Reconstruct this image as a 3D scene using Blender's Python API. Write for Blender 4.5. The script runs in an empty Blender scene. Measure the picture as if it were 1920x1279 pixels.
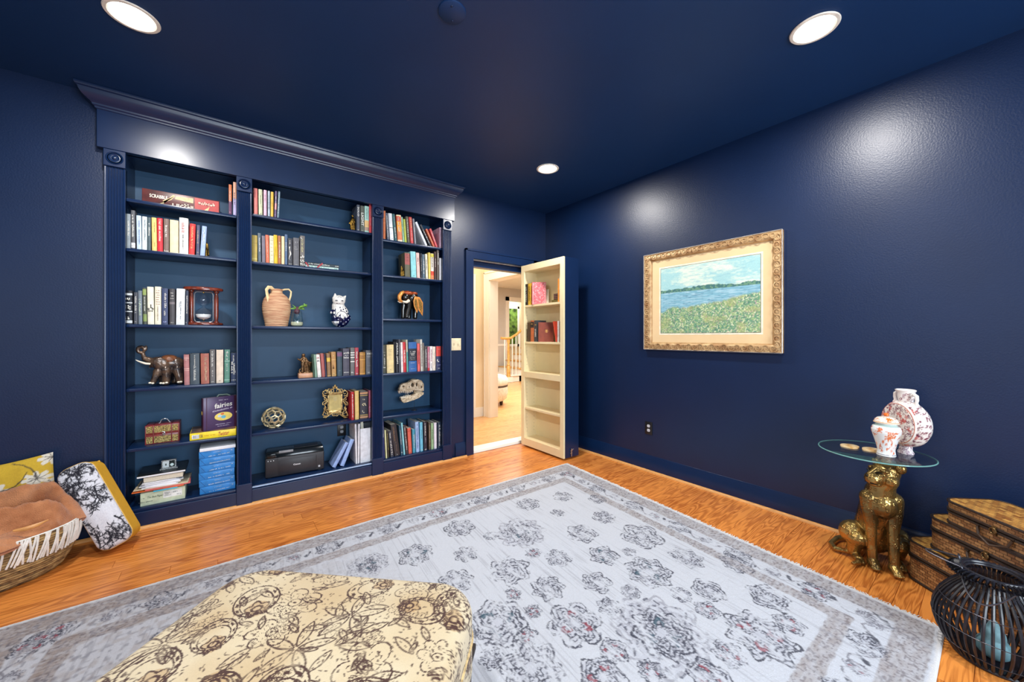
import bpy, bmesh, math, random
import numpy as np
from mathutils import Vector, Matrix, Quaternion
R_ = math.radians
random.seed(7)
C = bpy.context.scene.collection
SC = bpy.context.scene
# ---------------------------------------------------------------- camera
FPX, YAW, HY, CAMH = 700.0, R_(37.16), 631.4, 1.238
cam = bpy.data.objects.new('camera', bpy.data.cameras.new('camera')); C.objects.link(cam)
cam.location = (0, 0, CAMH); cam.rotation_euler = (R_(90), 0, -YAW)
cam.data.sensor_width = 36; cam.data.lens = 36 * FPX / 1920
cam.data.shift_y = -(639.5 - HY) / 1920
cam.data.clip_start = .02
SC.camera = cam
# ---------------------------------------------------------------- world, daylight, exposure
w = bpy.data.worlds.new('world'); SC.world = w; w.use_nodes = True
w.node_tree.nodes['Background'].inputs[0].default_value = (.75, .86, 1, 1)
w.node_tree.nodes['Background'].inputs[1].default_value = .6
SC.view_settings.view_transform = 'Standard'; SC.view_settings.look = 'None'
SC.view_settings.gamma = 1; SC.view_settings.use_curve_mapping = False
SC.view_settings.exposure = 0.0
def area(name, loc, size, power, col, target):
    l = bpy.data.lights.new(name, 'AREA'); l.shape = 'RECTANGLE'; l.size, l.size_y = size
    l.energy = power; l.color = col
    o = bpy.data.objects.new(name, l); C.objects.link(o); o.location = loc
    o.rotation_euler = (Vector(target) - Vector(loc)).to_track_quat('-Z', 'Y').to_euler()
    return o
CEIL, YB, XR, XL, YR = 2.74, 3.392, 3.085, -2.3, -2.3
area('daylight_rear_window', (.9, YR - .12, 1.5), (2.3, 1.5), 190, (.79, .90, 1), (.9, 2, 1.2))
area('daylight_side_window', (XL - .12, .2, 1.5), (1.5, 1.5), 16, (.86, .93, 1), (2, .4, 1.2))
area('daylight_hall', (2.55, 4.2, 2.70), (.9, 1.0), 22, (1, .90, .76), (2.55, 4.2, 0))
area('porch_light', (7.8, 9.9, 2.6), (.8, .6), 25, (1, .97, .9), (7.8, 9.9, 0))
area('daylight_living_room', (4.9, 5.9, 2.70), (2.2, 3.0), 200, (1, .96, .9), (4.9, 5.9, 0))
# ---------------------------------------------------------------- pixel helpers (1920 x 1279)
_s, _c = math.sin(YAW), math.cos(YAW)
def ray(px, py):
    a = (px - 960) / FPX
    return _s + a * _c, _c - a * _s, (HY - py) / FPX
def on_y(px, py, Y):
    r = ray(px, py); t = Y / r[1]; return Vector((r[0] * t, Y, CAMH + r[2] * t))
def on_x(px, py, X):
    r = ray(px, py); t = X / r[0]; return Vector((X, r[1] * t, CAMH + r[2] * t))
def on_z(px, py, Z):
    r = ray(px, py); t = (Z - CAMH) / r[2]; return Vector((r[0] * t, r[1] * t, Z))
# ---------------------------------------------------------------- colours and materials
def S(r, g, b):
    f = lambda v: (v / 255 / 12.92) if v / 255 <= .04045 else ((v / 255 + .055) / 1.055) ** 2.4
    return (f(r), f(g), f(b))
_mats = {}
def M(name, rgb, rough=.5, metal=0, var=.12, vs=25, bump=0, bs=150, coat=0, spec=.5, sheen=0, st=(1, 1, 1), rgb2=None, distort=0):
    if name in _mats: return _mats[name]
    m = bpy.data.materials.new(name); m.use_nodes = True; nt = m.node_tree; N = nt.nodes; L = nt.links
    b = N['Principled BSDF']
    b.inputs['Roughness'].default_value = rough; b.inputs['Metallic'].default_value = metal
    b.inputs['Specular IOR Level'].default_value = spec; b.inputs['Coat Weight'].default_value = coat
    b.inputs['Coat Roughness'].default_value = .12
    if sheen:
        b.inputs['Sheen Weight'].default_value = sheen; b.inputs['Sheen Roughness'].default_value = .4
    tc = N.new('ShaderNodeTexCoord'); mp = N.new('ShaderNodeMapping'); mp.inputs['Scale'].default_value = st
    L.new(tc.outputs['Object'], mp.inputs['Vector'])
    nz = N.new('ShaderNodeTexNoise'); nz.inputs['Scale'].default_value = vs; nz.inputs['Detail'].default_value = 5
    nz.inputs['Distortion'].default_value = distort
    L.new(mp.outputs[0], nz.inputs['Vector'])
    cr = N.new('ShaderNodeValToRGB')
    lo = rgb2 if rgb2 else tuple(v * (1 - var) for v in rgb)
    hi = rgb if rgb2 else tuple(min(1, v * (1 + var)) for v in rgb)
    cr.color_ramp.elements[0].position = .36; cr.color_ramp.elements[0].color = (*lo, 1)
    cr.color_ramp.elements[1].position = .64; cr.color_ramp.elements[1].color = (*hi, 1)
    L.new(nz.outputs[0], cr.inputs[0]); L.new(cr.outputs[0], b.inputs['Base Color'])
    if bump:
        n2 = N.new('ShaderNodeTexNoise'); n2.inputs['Scale'].default_value = bs; n2.inputs['Detail'].default_value = 3
        L.new(mp.outputs[0], n2.inputs['Vector'])
        bp = N.new('ShaderNodeBump'); bp.inputs['Strength'].default_value = bump; bp.inputs['Distance'].default_value = .01
        L.new(n2.outputs[0], bp.inputs['Height']); L.new(bp.outputs[0], b.inputs['Normal'])
    _mats[name] = m; return m
def VC(name, rough=.8, bump=0, bs=300, sheen=0, coat=0, var=.08, vs=120):
    """material that reads the pattern stored in the mesh attribute Col"""
    if name in _mats: return _mats[name]
    m = M(name, (1, 1, 1), rough, 0, var, vs, bump, bs, coat, .4, sheen); nt = m.node_tree
    at = nt.nodes.new('ShaderNodeAttribute'); at.attribute_name = 'Col'
    mx = nt.nodes.new('ShaderNodeMix'); mx.data_type = 'RGBA'; mx.blend_type = 'MULTIPLY'; mx.inputs[0].default_value = 1
    b = nt.nodes['Principled BSDF']; src = b.inputs['Base Color'].links[0].from_socket
    nt.links.new(src, mx.inputs[6]); nt.links.new(at.outputs['Color'], mx.inputs[7]); nt.links.new(mx.outputs[2], b.inputs['Base Color'])
    return m
def EM(name, rgb, k):
    if name in _mats: return _mats[name]
    m = bpy.data.materials.new(name); m.use_nodes = True; b = m.node_tree.nodes['Principled BSDF']
    b.inputs['Base Color'].default_value = (*rgb, 1); b.inputs['Emission Color'].default_value = (*rgb, 1)
    b.inputs['Emission Strength'].default_value = k; _mats[name] = m; return m
def GLASS(name, rgb, rough=0.0, ior=1.45):
    if name in _mats: return _mats[name]
    m = bpy.data.materials.new(name); m.use_nodes = True; nt = m.node_tree; N = nt.nodes; N.remove(N['Principled BSDF'])
    tr = N.new('ShaderNodeBsdfTransparent'); tr.inputs[0].default_value = (*rgb, 1); gl = N.new('ShaderNodeBsdfGlossy'); gl.inputs['Roughness'].default_value = max(.02, rough)
    fr = N.new('ShaderNodeMath'); fr.operation = 'MULTIPLY_ADD'; fr.inputs[1].default_value = .65; fr.inputs[2].default_value = .05; lw_ = N.new('ShaderNodeLayerWeight'); lw_.inputs[0].default_value = .5; pw_ = N.new('ShaderNodeMath'); pw_.operation = 'POWER'; pw_.inputs[1].default_value = 4; nt.links.new(lw_.outputs['Facing'], pw_.inputs[0]); nt.links.new(pw_.outputs[0], fr.inputs[0]); mx = N.new('ShaderNodeMixShader')
    nt.links.new(fr.outputs[0], mx.inputs[0]); nt.links.new(tr.outputs[0], mx.inputs[1]); nt.links.new(gl.outputs[0], mx.inputs[2]); nt.links.new(mx.outputs[0], N['Material Output'].inputs[0])
    _mats[name] = m; return m
_cc = [0]
def K(rgb255, rough=.55, **kw):
    """plain procedural colour material shared by colour"""
    nm = 'colour_%d_%d_%d_%d' % (*rgb255, int(rough * 100))
    return M(nm, S(*rgb255), rough, **kw)
# ---------------------------------------------------------------- mesh builder
class MB:
    def __init__(s): s.v = []; s.f = []
    def add(s, vs, fs):
        o = len(s.v); s.v += [tuple(p) for p in vs]; s.f += [tuple(i + o for i in f) for f in fs]; return s
    def box(s, a, b, m=None):
        x0, y0, z0 = a; x1, y1, z1 = b
        vs = [(x0, y0, z0), (x1, y0, z0), (x1, y1, z0), (x0, y1, z0), (x0, y0, z1), (x1, y0, z1), (x1, y1, z1), (x0, y1, z1)]
        if m is not None: vs = [m @ Vector(p) for p in vs]
        return s.add(vs, [(0, 3, 2, 1), (4, 5, 6, 7), (0, 1, 5, 4), (1, 2, 6, 5), (2, 3, 7, 6), (3, 0, 4, 7)])
    def hull8(s, P): return s.add(P, [(0, 3, 2, 1), (4, 5, 6, 7), (0, 1, 5, 4), (1, 2, 6, 5), (2, 3, 7, 6), (3, 0, 4, 7)])
    def lathe(s, prof, n=32, c=(0, 0, 0), m=None, sx=1, sy=1, closed=False):
        vs = []; fs = []
        for r, z in prof:
            for i in range(n):
                a = 2 * math.pi * i / n
                p = Vector((r * math.cos(a) * sx, r * math.sin(a) * sy, z))
                vs.append((m @ p) if m is not None else p + Vector(c))
        k = len(prof)
        for j in range(k - 1 + (1 if closed else 0)):
            j2 = (j + 1) % k
            for i in range(n):
                i2 = (i + 1) % n
                fs.append((j * n + i, j * n + i2, j2 * n + i2, j2 * n + i))
        if not closed:
            if prof[0][0] > 1e-6: fs.append(tuple(range(n - 1, -1, -1)))
            if prof[-1][0] > 1e-6: fs.append(tuple((k - 1) * n + i for i in range(n)))
        return s.add(vs, fs)
    def tube(s, pts, r, n=8, closed=False, cap=True, flat=1.0):
        pts = [Vector(p) for p in pts]; k = len(pts)
        if k < 2: return s
        rs = r if isinstance(r, (list, tuple)) else [r] * k
        t0 = (pts[1] - pts[0]).normalized()
        up = Vector((0, 0, 1)) if abs(t0.z) < .9 else Vector((1, 0, 0))
        nrm = (up - t0 * up.dot(t0)).normalized(); vs = []; fs = []
        for i, p in enumerate(pts):
            if closed: t = (pts[(i + 1) % k] - pts[i - 1]).normalized()
            else: t = (pts[min(i + 1, k - 1)] - pts[max(i - 1, 0)]).normalized()
            if t.length < 1e-9: t = t0
            nrm = (nrm - t * nrm.dot(t)); nrm = nrm.normalized() if nrm.length > 1e-6 else t.orthogonal().normalized()
            bn = t.cross(nrm)
            for q in range(n):
                a = 2 * math.pi * q / n
                vs.append(p + nrm * math.cos(a) * rs[i] + bn * math.sin(a) * rs[i] * flat)
        for i in range(k if closed else k - 1):
            i2 = (i + 1) % k
            for q in range(n):
                q2 = (q + 1) % n
                fs.append((i * n + q, i * n + q2, i2 * n + q2, i2 * n + q))
        if cap and not closed:
            fs.append(tuple(range(n - 1, -1, -1))); fs.append(tuple((k - 1) * n + q for q in range(n)))
        return s.add(vs, fs)
    def ell(s, c, r, n=16, m=12, rot=None):
        vs = []; fs = []; c = Vector(c)
        if not isinstance(r, (list, tuple)): r = (r, r, r)
        for j in range(m + 1):
            ph = math.pi * j / m
            for i in range(n):
                a = 2 * math.pi * i / n
                p = Vector((r[0] * math.sin(ph) * math.cos(a), r[1] * math.sin(ph) * math.sin(a), -r[2] * math.cos(ph)))
                vs.append(c + (rot @ p if rot is not None else p))
        for j in range(m):
            for i in range(n):
                i2 = (i + 1) % n
                fs.append((j * n + i, j * n + i2, (j + 1) * n + i2, (j + 1) * n + i))
        return s.add(vs, fs)
    def limb(s, pts, rs, n=12):
        """tapered capsules, to be fused by remesh()"""
        for i in range(len(pts)):
            s.ell(pts[i], rs[i], n, 8)
            if i: s.tube([pts[i - 1], pts[i]], [rs[i - 1], rs[i]], n)
        return s
    def prism(s, poly, f, t):
        """poly: list of 2d points; f(u,v,w)->3d ; thickness 0..t"""
        n = len(poly); vs = [f(u, v, 0) for u, v in poly] + [f(u, v, t) for u, v in poly]
        fs = [tuple(range(n - 1, -1, -1)), tuple(range(n, 2 * n))]
        for i in range(n): fs.append((i, (i + 1) % n, n + (i + 1) % n, n + i))
        return s.add(vs, fs)
    def mesh(s, name='mesh', bevel=0, seg=2):
        me = bpy.data.meshes.new(name); me.from_pydata(s.v, [], s.f)
        bm = bmesh.new(); bm.from_mesh(me)
        bmesh.ops.remove_doubles(bm, verts=bm.verts, dist=1e-6)
        if bevel: bmesh.ops.bevel(bm, geom=bm.edges[:] + bm.verts[:], offset=bevel, segments=seg, affect='EDGES', clamp_overlap=True, profile=.5)
        bmesh.ops.recalc_face_normals(bm, faces=bm.faces)
        bm.to_mesh(me); bm.free(); return me
    def build(s, name, mat, parent=None, smooth=True, bevel=0, seg=2, angle=38):
        return obj(name, s.mesh(name, bevel, seg), mat, parent, smooth, angle)
def obj(name, me, mat, parent=None, smooth=True, angle=38):
    me.materials.clear(); me.materials.append(mat)
    if smooth:
        me.polygons.foreach_set('use_smooth', [True] * len(me.polygons)); me.set_sharp_from_angle(angle=R_(angle))
    o = bpy.data.objects.new(name, me); C.objects.link(o)
    if parent is not None: o.parent = parent
    return o
def remesh(mb, voxel, it=6, fac=.5):
    me = mb.mesh('tmp'); o = bpy.data.objects.new('tmp', me); C.objects.link(o)
    r = o.modifiers.new('r', 'REMESH'); r.mode = 'VOXEL'; r.voxel_size = voxel
    sm = o.modifiers.new('s', 'SMOOTH'); sm.iterations = it; sm.factor = fac
    dg = bpy.context.evaluated_depsgraph_get(); dg.update()
    out = bpy.data.meshes.new_from_object(o.evaluated_get(dg)); bpy.data.objects.remove(o); bpy.data.meshes.remove(me)
    return out
def colour(me, fn):
    """write the flat pattern fn(x, y, z) -> rgb linear into attribute Col"""
    n = len(me.vertices); co = np.empty(n * 3, np.float32); me.vertices.foreach_get('co', co); co = co.reshape(-1, 3)
    col = np.ones((n, 4), np.float32); col[:, :3] = fn(co)
    at = me.attributes.new('Col', 'FLOAT_COLOR', 'POINT'); at.data.foreach_set('color', col.ravel()); return me
def tag(o, label, cat, group=None, kind=None):
    o['label'] = label; o['category'] = cat
    if group: o['group'] = group
    if kind: o['kind'] = kind
    return o
def thing(name, label, cat, loc=(0, 0, 0), rz=0, group=None):
    o = bpy.data.objects.new(name, None); C.objects.link(o); o.empty_display_size = .05
    o.location = loc; o.rotation_euler = (0, 0, rz); return tag(o, label, cat, group)
def struct(o): o['kind'] = 'structure'; return o
# text as flat mesh (cached outlines)
_tx = {}
def text_geo(s, bold=0):
    k = (s, bold)
    if k not in _tx:
        cu = bpy.data.curves.new('t', 'FONT'); cu.body = s; cu.size = 1; cu.resolution_u = 2; cu.offset = bold
        o = bpy.data.objects.new('t', cu); C.objects.link(o); dg = bpy.context.evaluated_depsgraph_get(); dg.update()
        me = bpy.data.meshes.new_from_object(o.evaluated_get(dg)); vs = [v.co.copy() for v in me.vertices]; fs = [tuple(p.vertices) for p in me.polygons]
        bpy.data.objects.remove(o); bpy.data.meshes.remove(me); bpy.data.curves.remove(cu)
        x0 = min(v.x for v in vs); x1 = max(v.x for v in vs); y0 = min(v.y for v in vs); y1 = max(v.y for v in vs)
        _tx[k] = ([(v.x - (x0 + x1) / 2, v.y - (y0 + y1) / 2) for v in vs], fs, x1 - x0, y1 - y0)
    return _tx[k]
def text(name, s, mat, parent, origin, right, up, length=None, height=None, bold=0, slant=0):
    """flat lettering centred at origin, running along right; fitted into length x height"""
    vs, fs, w_, h_ = text_geo(s, bold); o = Vector(origin); r = Vector(right).normalized(); u = Vector(up).normalized()
    kx = (length / w_) if length else height / h_; ky = (height / h_) if height else kx
    me = bpy.data.meshes.new(name); me.from_pydata([o + r * (x * kx + slant * y * ky) + u * y * ky for x, y in vs], [], fs)
    return obj(name, me, mat, parent, False)
def glyphs(mb, origin, right, up, length, height, rnd, words=3):
    """illegible small print: little letter-like strokes in words"""
    o = Vector(origin); r = Vector(right).normalized(); u = Vector(up).normalized(); x = -length / 2
    while x < length / 2 - height * .3:
        if rnd.random() < .16: x += height * .5; continue
        wd = height * rnd.uniform(.34, .62); hh = height * rnd.choice((.7, .7, 1))
        kind = rnd.randrange(4); t = height * .2; y0 = -height / 2
        q = lambda a, b, c_, d: mb.add([o + r * a + u * c_, o + r * b + u * c_, o + r * b + u * d, o + r * a + u * d], [(0, 1, 2, 3)])
        q(x, x + t, y0, y0 + hh)
        if kind in (0, 1): q(x + wd - t, x + wd, y0, y0 + height * .7)
        if kind in (0, 2): q(x, x + wd, y0 + height * .5, y0 + height * .7)
        if kind in (1, 2, 3): q(x, x + wd, y0, y0 + t)
        x += wd + height * .16
    return mb
# ---------------------------------------------------------------- materials used widely
NAVY = M('navy_wall_paint', S(7, 31, 66), .38, var=.05, vs=3, bump=.09, bs=120, spec=.5)
NAVYC = M('navy_ceiling_paint', S(14, 51, 98), .5, var=.05, vs=2, bump=.04, bs=120, spec=.4)
NAVYT = M('navy_trim_paint', S(10, 35, 72), .3, var=.06, vs=6, spec=.5)
TEAL = M('teal_navy_panel_paint', S(32, 74, 108), .5, var=.06, vs=4, spec=.4)
WHITE = M('white_trim_paint', S(240, 236, 226), .4, var=.02, vs=4)
CREAM = M('cream_wall_paint', S(236, 214, 178), .6, var=.03, vs=3)
GREYW = M('warm_grey_wall_paint', S(200, 194, 186), .6, var=.03, vs=3)
SHELFCREAM = M('cream_shelf_paint', S(238, 222, 178), .42, var=.03, vs=5)
OAKTRIM = M('oak_shoe_moulding', S(222, 160, 92), .4, var=.15, vs=30, st=(1, 1, 8))
GOLD = M('antique_gold', S(168, 132, 62), .3, 1, var=.35, vs=25, bump=.15, bs=60, rgb2=S(72, 52, 24))
BRASS = M('polished_brass', S(212, 178, 106), .22, 1, var=.25, vs=30)
STEEL = M('brushed_steel', S(190, 192, 196), .3, 1, var=.1)
BLACK = M('black_plastic', S(22, 22, 25), .4, var=.1)
PAPER = M('paper_pages', S(232, 224, 204), .8, var=.06, vs=200, st=(1, 1, 1))
PAPERW = M('white_paper', S(236, 238, 244), .8, var=.03, vs=60)
# floor wood: grain runs along x, tone differs per plank
def wood_floor(name, base, dark):
    m = bpy.data.materials.new(name); m.use_nodes = True; nt = m.node_tree; N = nt.nodes; L = nt.links; b = N['Principled BSDF']
    b.inputs['Roughness'].default_value = .27; b.inputs['Specular IOR Level'].default_value = .5
    tc = N.new('ShaderNodeTexCoord'); oi = N.new('ShaderNodeObjectInfo')
    mul = N.new('ShaderNodeMath'); mul.operation = 'MULTIPLY'; mul.inputs[1].default_value = 40; L.new(oi.outputs['Random'], mul.inputs[0])
    cb = N.new('ShaderNodeCombineXYZ'); L.new(mul.outputs[0], cb.inputs[0]); L.new(mul.outputs[0], cb.inputs[1])
    ad = N.new('ShaderNodeVectorMath'); ad.operation = 'ADD'; L.new(tc.outputs['Object'], ad.inputs[0]); L.new(cb.outputs[0], ad.inputs[1])
    mp = N.new('ShaderNodeMapping'); mp.inputs['Scale'].default_value = (1.6, 14, 14); L.new(ad.outputs[0], mp.inputs[0])
    n1 = N.new('ShaderNodeTexNoise'); n1.inputs['Scale'].default_value = 1; n1.inputs['Detail'].default_value = 2; n1.inputs['Distortion'].default_value = .6; L.new(mp.outputs[0], n1.inputs[0])
    wv = N.new('ShaderNodeMath'); wv.operation = 'MULTIPLY'; wv.inputs[1].default_value = 60; L.new(n1.outputs[0], wv.inputs[0])
    sn = N.new('ShaderNodeMath'); sn.operation = 'SINE'; L.new(wv.outputs[0], sn.inputs[0])
    mp2 = N.new('ShaderNodeMapping'); mp2.inputs['Scale'].default_value = (9, 260, 260); L.new(ad.outputs[0], mp2.inputs[0])
    n2 = N.new('ShaderNodeTexNoise'); n2.inputs['Scale'].default_value = 1; n2.inputs['Detail'].default_value = 3; L.new(mp2.outputs[0], n2.inputs[0])
    m1 = N.new('ShaderNodeMath'); m1.operation = 'MULTIPLY_ADD'; m1.inputs[1].default_value = .16; m1.inputs[2].default_value = .2; L.new(sn.outputs[0], m1.inputs[0])
    m2 = N.new('ShaderNodeMath'); m2.operation = 'MULTIPLY_ADD'; m2.inputs[1].default_value = .55; L.new(n2.outputs[0], m2.inputs[0]); L.new(m1.outputs[0], m2.inputs[2])
    m3 = N.new('ShaderNodeMath'); m3.operation = 'MULTIPLY_ADD'; m3.inputs[1].default_value = .22; L.new(oi.outputs['Random'], m3.inputs[0]); L.new(m2.outputs[0], m3.inputs[2])
    cr = N.new('ShaderNodeValToRGB'); cr.color_ramp.elements[0].position = .25; cr.color_ramp.elements[0].color = (*dark, 1)
    cr.color_ramp.elements[1].position = .72; cr.color_ramp.elements[1].color = (*base, 1); L.new(m3.outputs[0], cr.inputs[0]); L.new(cr.outputs[0], b.inputs['Base Color'])
    bp = N.new('ShaderNodeBump'); bp.inputs['Strength'].default_value = .08; bp.inputs['Distance'].default_value = .002; L.new(m2.outputs[0], bp.inputs['Height']); L.new(bp.outputs[0], b.inputs['Normal'])
    _mats[name] = m; return m
OAK = wood_floor('oak_floor_wood', S(232, 146, 68), S(166, 86, 32))
OAKH = wood_floor('pale_hall_oak', S(226, 178, 118), S(196, 140, 84))
# ---------------------------------------------------------------- room shell
floor = struct(MB().box((XL, YR, -.06), (XR, YB + .25, -.006)).build('floor', OAK, smooth=False))
PW = .083
_pl = {}
def plank_mesh(L, mat):
    k = (round(L, 2), mat.name)
    if k not in _pl:
        me = MB().box((-L / 2, -PW / 2 + .0007, -.006), (L / 2, PW / 2 - .0007, 0)).mesh('plank', .0008, 1); me.materials.append(mat); _pl[k] = me
    return _pl[k]
def lay(parent, mat, x0, x1, yc, rnd, hide=None):
    x = x0 - rnd.choice((.1, .35, .6, .85))
    while x < x1:
        L = rnd.choice((.7, .9, 1.1, 1.3)); a, b = max(x, x0), min(x + L, x1); x += L
        if b - a < .04: continue
        if hide and hide(a, b, yc): continue
        L2 = round(b - a, 2)
        o = bpy.data.objects.new('plank', plank_mesh(L2 - .001, mat)); C.objects.link(o); o.parent = parent; o.location = ((a + b) / 2, yc, 0)
rnd = random.Random(3)
for i in range(59):
    yc = YB - .005 - PW * (i + .5)
    lay(floor, OAK, -1.45, XR - .002, yc, rnd, lambda a, b, y: y < 2.45 and y > .3 and a > -.7 and b < 2.35)
# walls
T = .12
wb = MB()
wb.box((XL - T, YB, 0), (-.612, YB + T, CEIL)).box((-.612, YB, 2.402), (1.778, YB + T, CEIL)).box((1.778, YB, 0), (2.048, YB + T, CEIL))
wb.box((2.048, YB, 2.062), (2.88, YB + T, CEIL)).box((2.88, YB, 0), (XR + T, YB + T, CEIL))
wall_back = struct(wb.build('wall_back', NAVY, smooth=False))
wall_right = struct(MB().box((XR, YR, 0), (XR + T, YB, CEIL)).build('wall_right', NAVY, smooth=False))
wr = MB()   # rear wall with a wide window opening
for a, b in (((XL, 0), (-.3, CEIL)), ((2.1, 0), (XR, CEIL)), ((-.3, 0), (2.1, .7)), ((-.3, 2.3), (2.1, CEIL))):
    wr.box((a[0], YR - T, a[1]), (b[0], YR, b[1]))
wall_rear = struct(wr.build('wall_rear', NAVY, smooth=False))
wl = MB()
for a, b in (((YR - T, 0), (-.6, CEIL)), ((1.0, 0), (YB, CEIL)), ((-.6, 0), (1.0, .7)), ((-.6, 2.3), (1.0, CEIL))):
    wl.box((XL - T, a[0], a[1]), (XL, b[0], b[1]))
wall_left = struct(wl.build('wall_left', NAVY, smooth=False))
ceiling = struct(MB().box((XL - T, YR - T, CEIL), (XR + T, YB + T, CEIL + .08)).build('ceiling', NAVYC, smooth=False))
def window(nm, horiz, c0, c1, pl):
    f = MB(); z0, z1 = .7, 2.3
    def bx(a0, a1, b0, b1, d=.05):
        if horiz: f.box((a0, pl - .06, b0), (a1, pl - .06 + d, b1))
        else: f.box((pl - .06, a0, b0), (pl - .06 + d, a1, b1))
    n = 3 if c1 - c0 > 2 else 2
    for i in range(n + 1): x = c0 + (c1 - c0 - .05) * i / n; bx(x, x + .05, z0, z1)
    for z in (z0, 1.48, z1 - .05): bx(c0, c1, z, z + .05)
    o = struct(f.build(nm, WHITE, smooth=False))
window('window_1', True, -.3, 2.1, YR); window('window_2', False, -.6, 1.0, XL)
# baseboards: board, stepped cap, and a pale oak shoe moulding
def prof_run(prof, a, b, inward):
    """extrude a (depth, z) profile from point a to b; depth grows along inward"""
    mb = MB(); n = len(prof); a = Vector((*a, 0)); b = Vector((*b, 0)); i = Vector((*inward, 0))
    vs = [p + i * d + Vector((0, 0, z)) for p in (a, b) for d, z in prof]
    fs = [tuple(range(n)), tuple(range(2 * n - 1, n - 1, -1))] + [(k, (k + 1) % n, n + (k + 1) % n, n + k) for k in range(n)]
    return mb.add(vs, fs)
BBP = [(0, 0), (.016, 0), (.016, .108), (.011, .116), (.011, .124), (.006, .134), (.004, .146), (0, .148)]
SHP = [(0, 0), (.019, 0), (.018, .006), (.015, .012), (.010, .016), (.0, .018)]
def base(side, a, b, inw):
    struct(prof_run(BBP, a, b, inw).build('baseboard_' + side, NAVYT))
base('right', (XR, YB), (XR, YR), (-1, 0)); base('back', (-.612, YB), (XL, YB), (0, -1)); base('back_door', (1.955, YB), (1.84, YB), (0, -1))
base('rear', (XL, YR), (XR, YR), (0, 1)); base('left', (XL, YR), (XL, YB), (1, 0))
struct(prof_run(SHP, (XR - .016, YB - .02), (XR - .016, YR), (-1, 0)).build('trim_1', OAKTRIM))
struct(prof_run(SHP, (1.955, YB - .036), (XL, YB - .036), (0, -1)).build('trim_2', OAKTRIM))
# ---------------------------------------------------------------- door casing
dc = MB()
def casing(mb, x0, x1, z0, z1):
    mb.box((x0, YB - .02, z0), (x1, YB, z1))
dc.box((1.958, YB - .022, 0), (2.048, YB, 2.152)).box((1.954, YB - .03, 0), (1.972, YB, 2.157)).box((2.036, YB - .016, 0), (2.052, YB, 2.07))
dc.box((2.048, YB - .022, 2.062), (2.97, YB, 2.152)).box((1.954, YB - .03, 2.139), (2.97, YB, 2.157)).box((2.05, YB - .016, 2.058), (2.88, YB, 2.074)).box((2.882, YB - .022, 0), (2.97, YB, 2.152))
d1 = struct(dc.build('door_1', NAVYT, smooth=False))
MB().box((2.036, YB, 0), (2.050, YB + T + .02, 2.064)).box((2.87, YB, 0), (2.882, YB + T + .02, 2.064)).build('jamb', NAVYT, d1, smooth=False)
MB().box((2.05, YB + .05, 1.992), (2.87, YB + T + .02, 2.064)).build('door_stop', NAVYT, d1, smooth=False)
MB().box((2.052, YB + .002, 2.046), (2.868, YB + .03, 2.062)).build('header_track', STEEL, d1, smooth=False, bevel=.002)
MB().hull8([(2.04, YB + .0, .0), (2.88, YB + .0, .0), (2.88, YB + .16, .0), (2.04, YB + .16, .0), (2.04, YB + .012, .03), (2.88, YB + .012, .03), (2.88, YB + .15, .03), (2.04, YB + .15, .03)]).build('threshold', WHITE, d1, smooth=False, bevel=.004)
# hall behind the doorway
HX, HYE = 3.18, 4.93
hf = struct(MB().box((1.9, YB + T, -.05), (9.6, 9.6, -.006)).build('floor_hall', OAKH, smooth=False))
rnd = random.Random(5)
for i in range(20): lay(hf, OAKH, 1.95, 3.5, YB + .165 + PW * (i + .5), rnd)
for i in range(34):
    lay(hf, OAKH, 3.5, 6.0, 4.05 + PW * (i + .5), rnd)
struct(MB().box((1.9, HYE, 0), (HX, HYE + T, CEIL)).box((1.9, YB + T, 0), (2.0, HYE, CEIL)).build('wall_hall_end', CREAM, smooth=False))
hw = MB().box((HX, 4.76, 0), (HX + .13, HYE + T, CEIL)).box((HX, YB + T, 2.10), (HX + .13, 4.76, CEIL)).box((HX, YB + T, 0), (HX + .13, 3.62, CEIL))
struct(hw.build('wall_hall_side', CREAM, smooth=False))
d2 = struct(MB().box((HX - .02, 4.76, 0), (HX, 4.88, 2.10)).box((HX - .02, 3.6, 2.10), (HX, 4.88, 2.22)).box((HX - .028, 4.87, 0), (HX, 4.89, 2.23)).box((HX - .028, 3.6, 2.21), (HX, 4.89, 2.235)).build('door_2', WHITE, smooth=False))
MB().box((HX - .005, 4.745, 0), (HX + .145, 4.762, 2.1)).box((HX - .005, 3.6, 2.09), (HX + .145, 4.76, 2.105)).build('jamb', WHITE, d2, smooth=False)
struct(MB().box((2.0, HYE - .016, 0), (HX, HYE, .14)).build('baseboard_hall', WHITE, smooth=False))
struct(MB().box((2.93, HYE - .02, 0), (3.02, HYE, 2.2)).build('trim_3', WHITE, smooth=False))
struct(MB().box((1.9, YB + T, CEIL), (9.6, 9.6, CEIL + .06)).build('ceiling_hall', WHITE, smooth=False))
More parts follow.
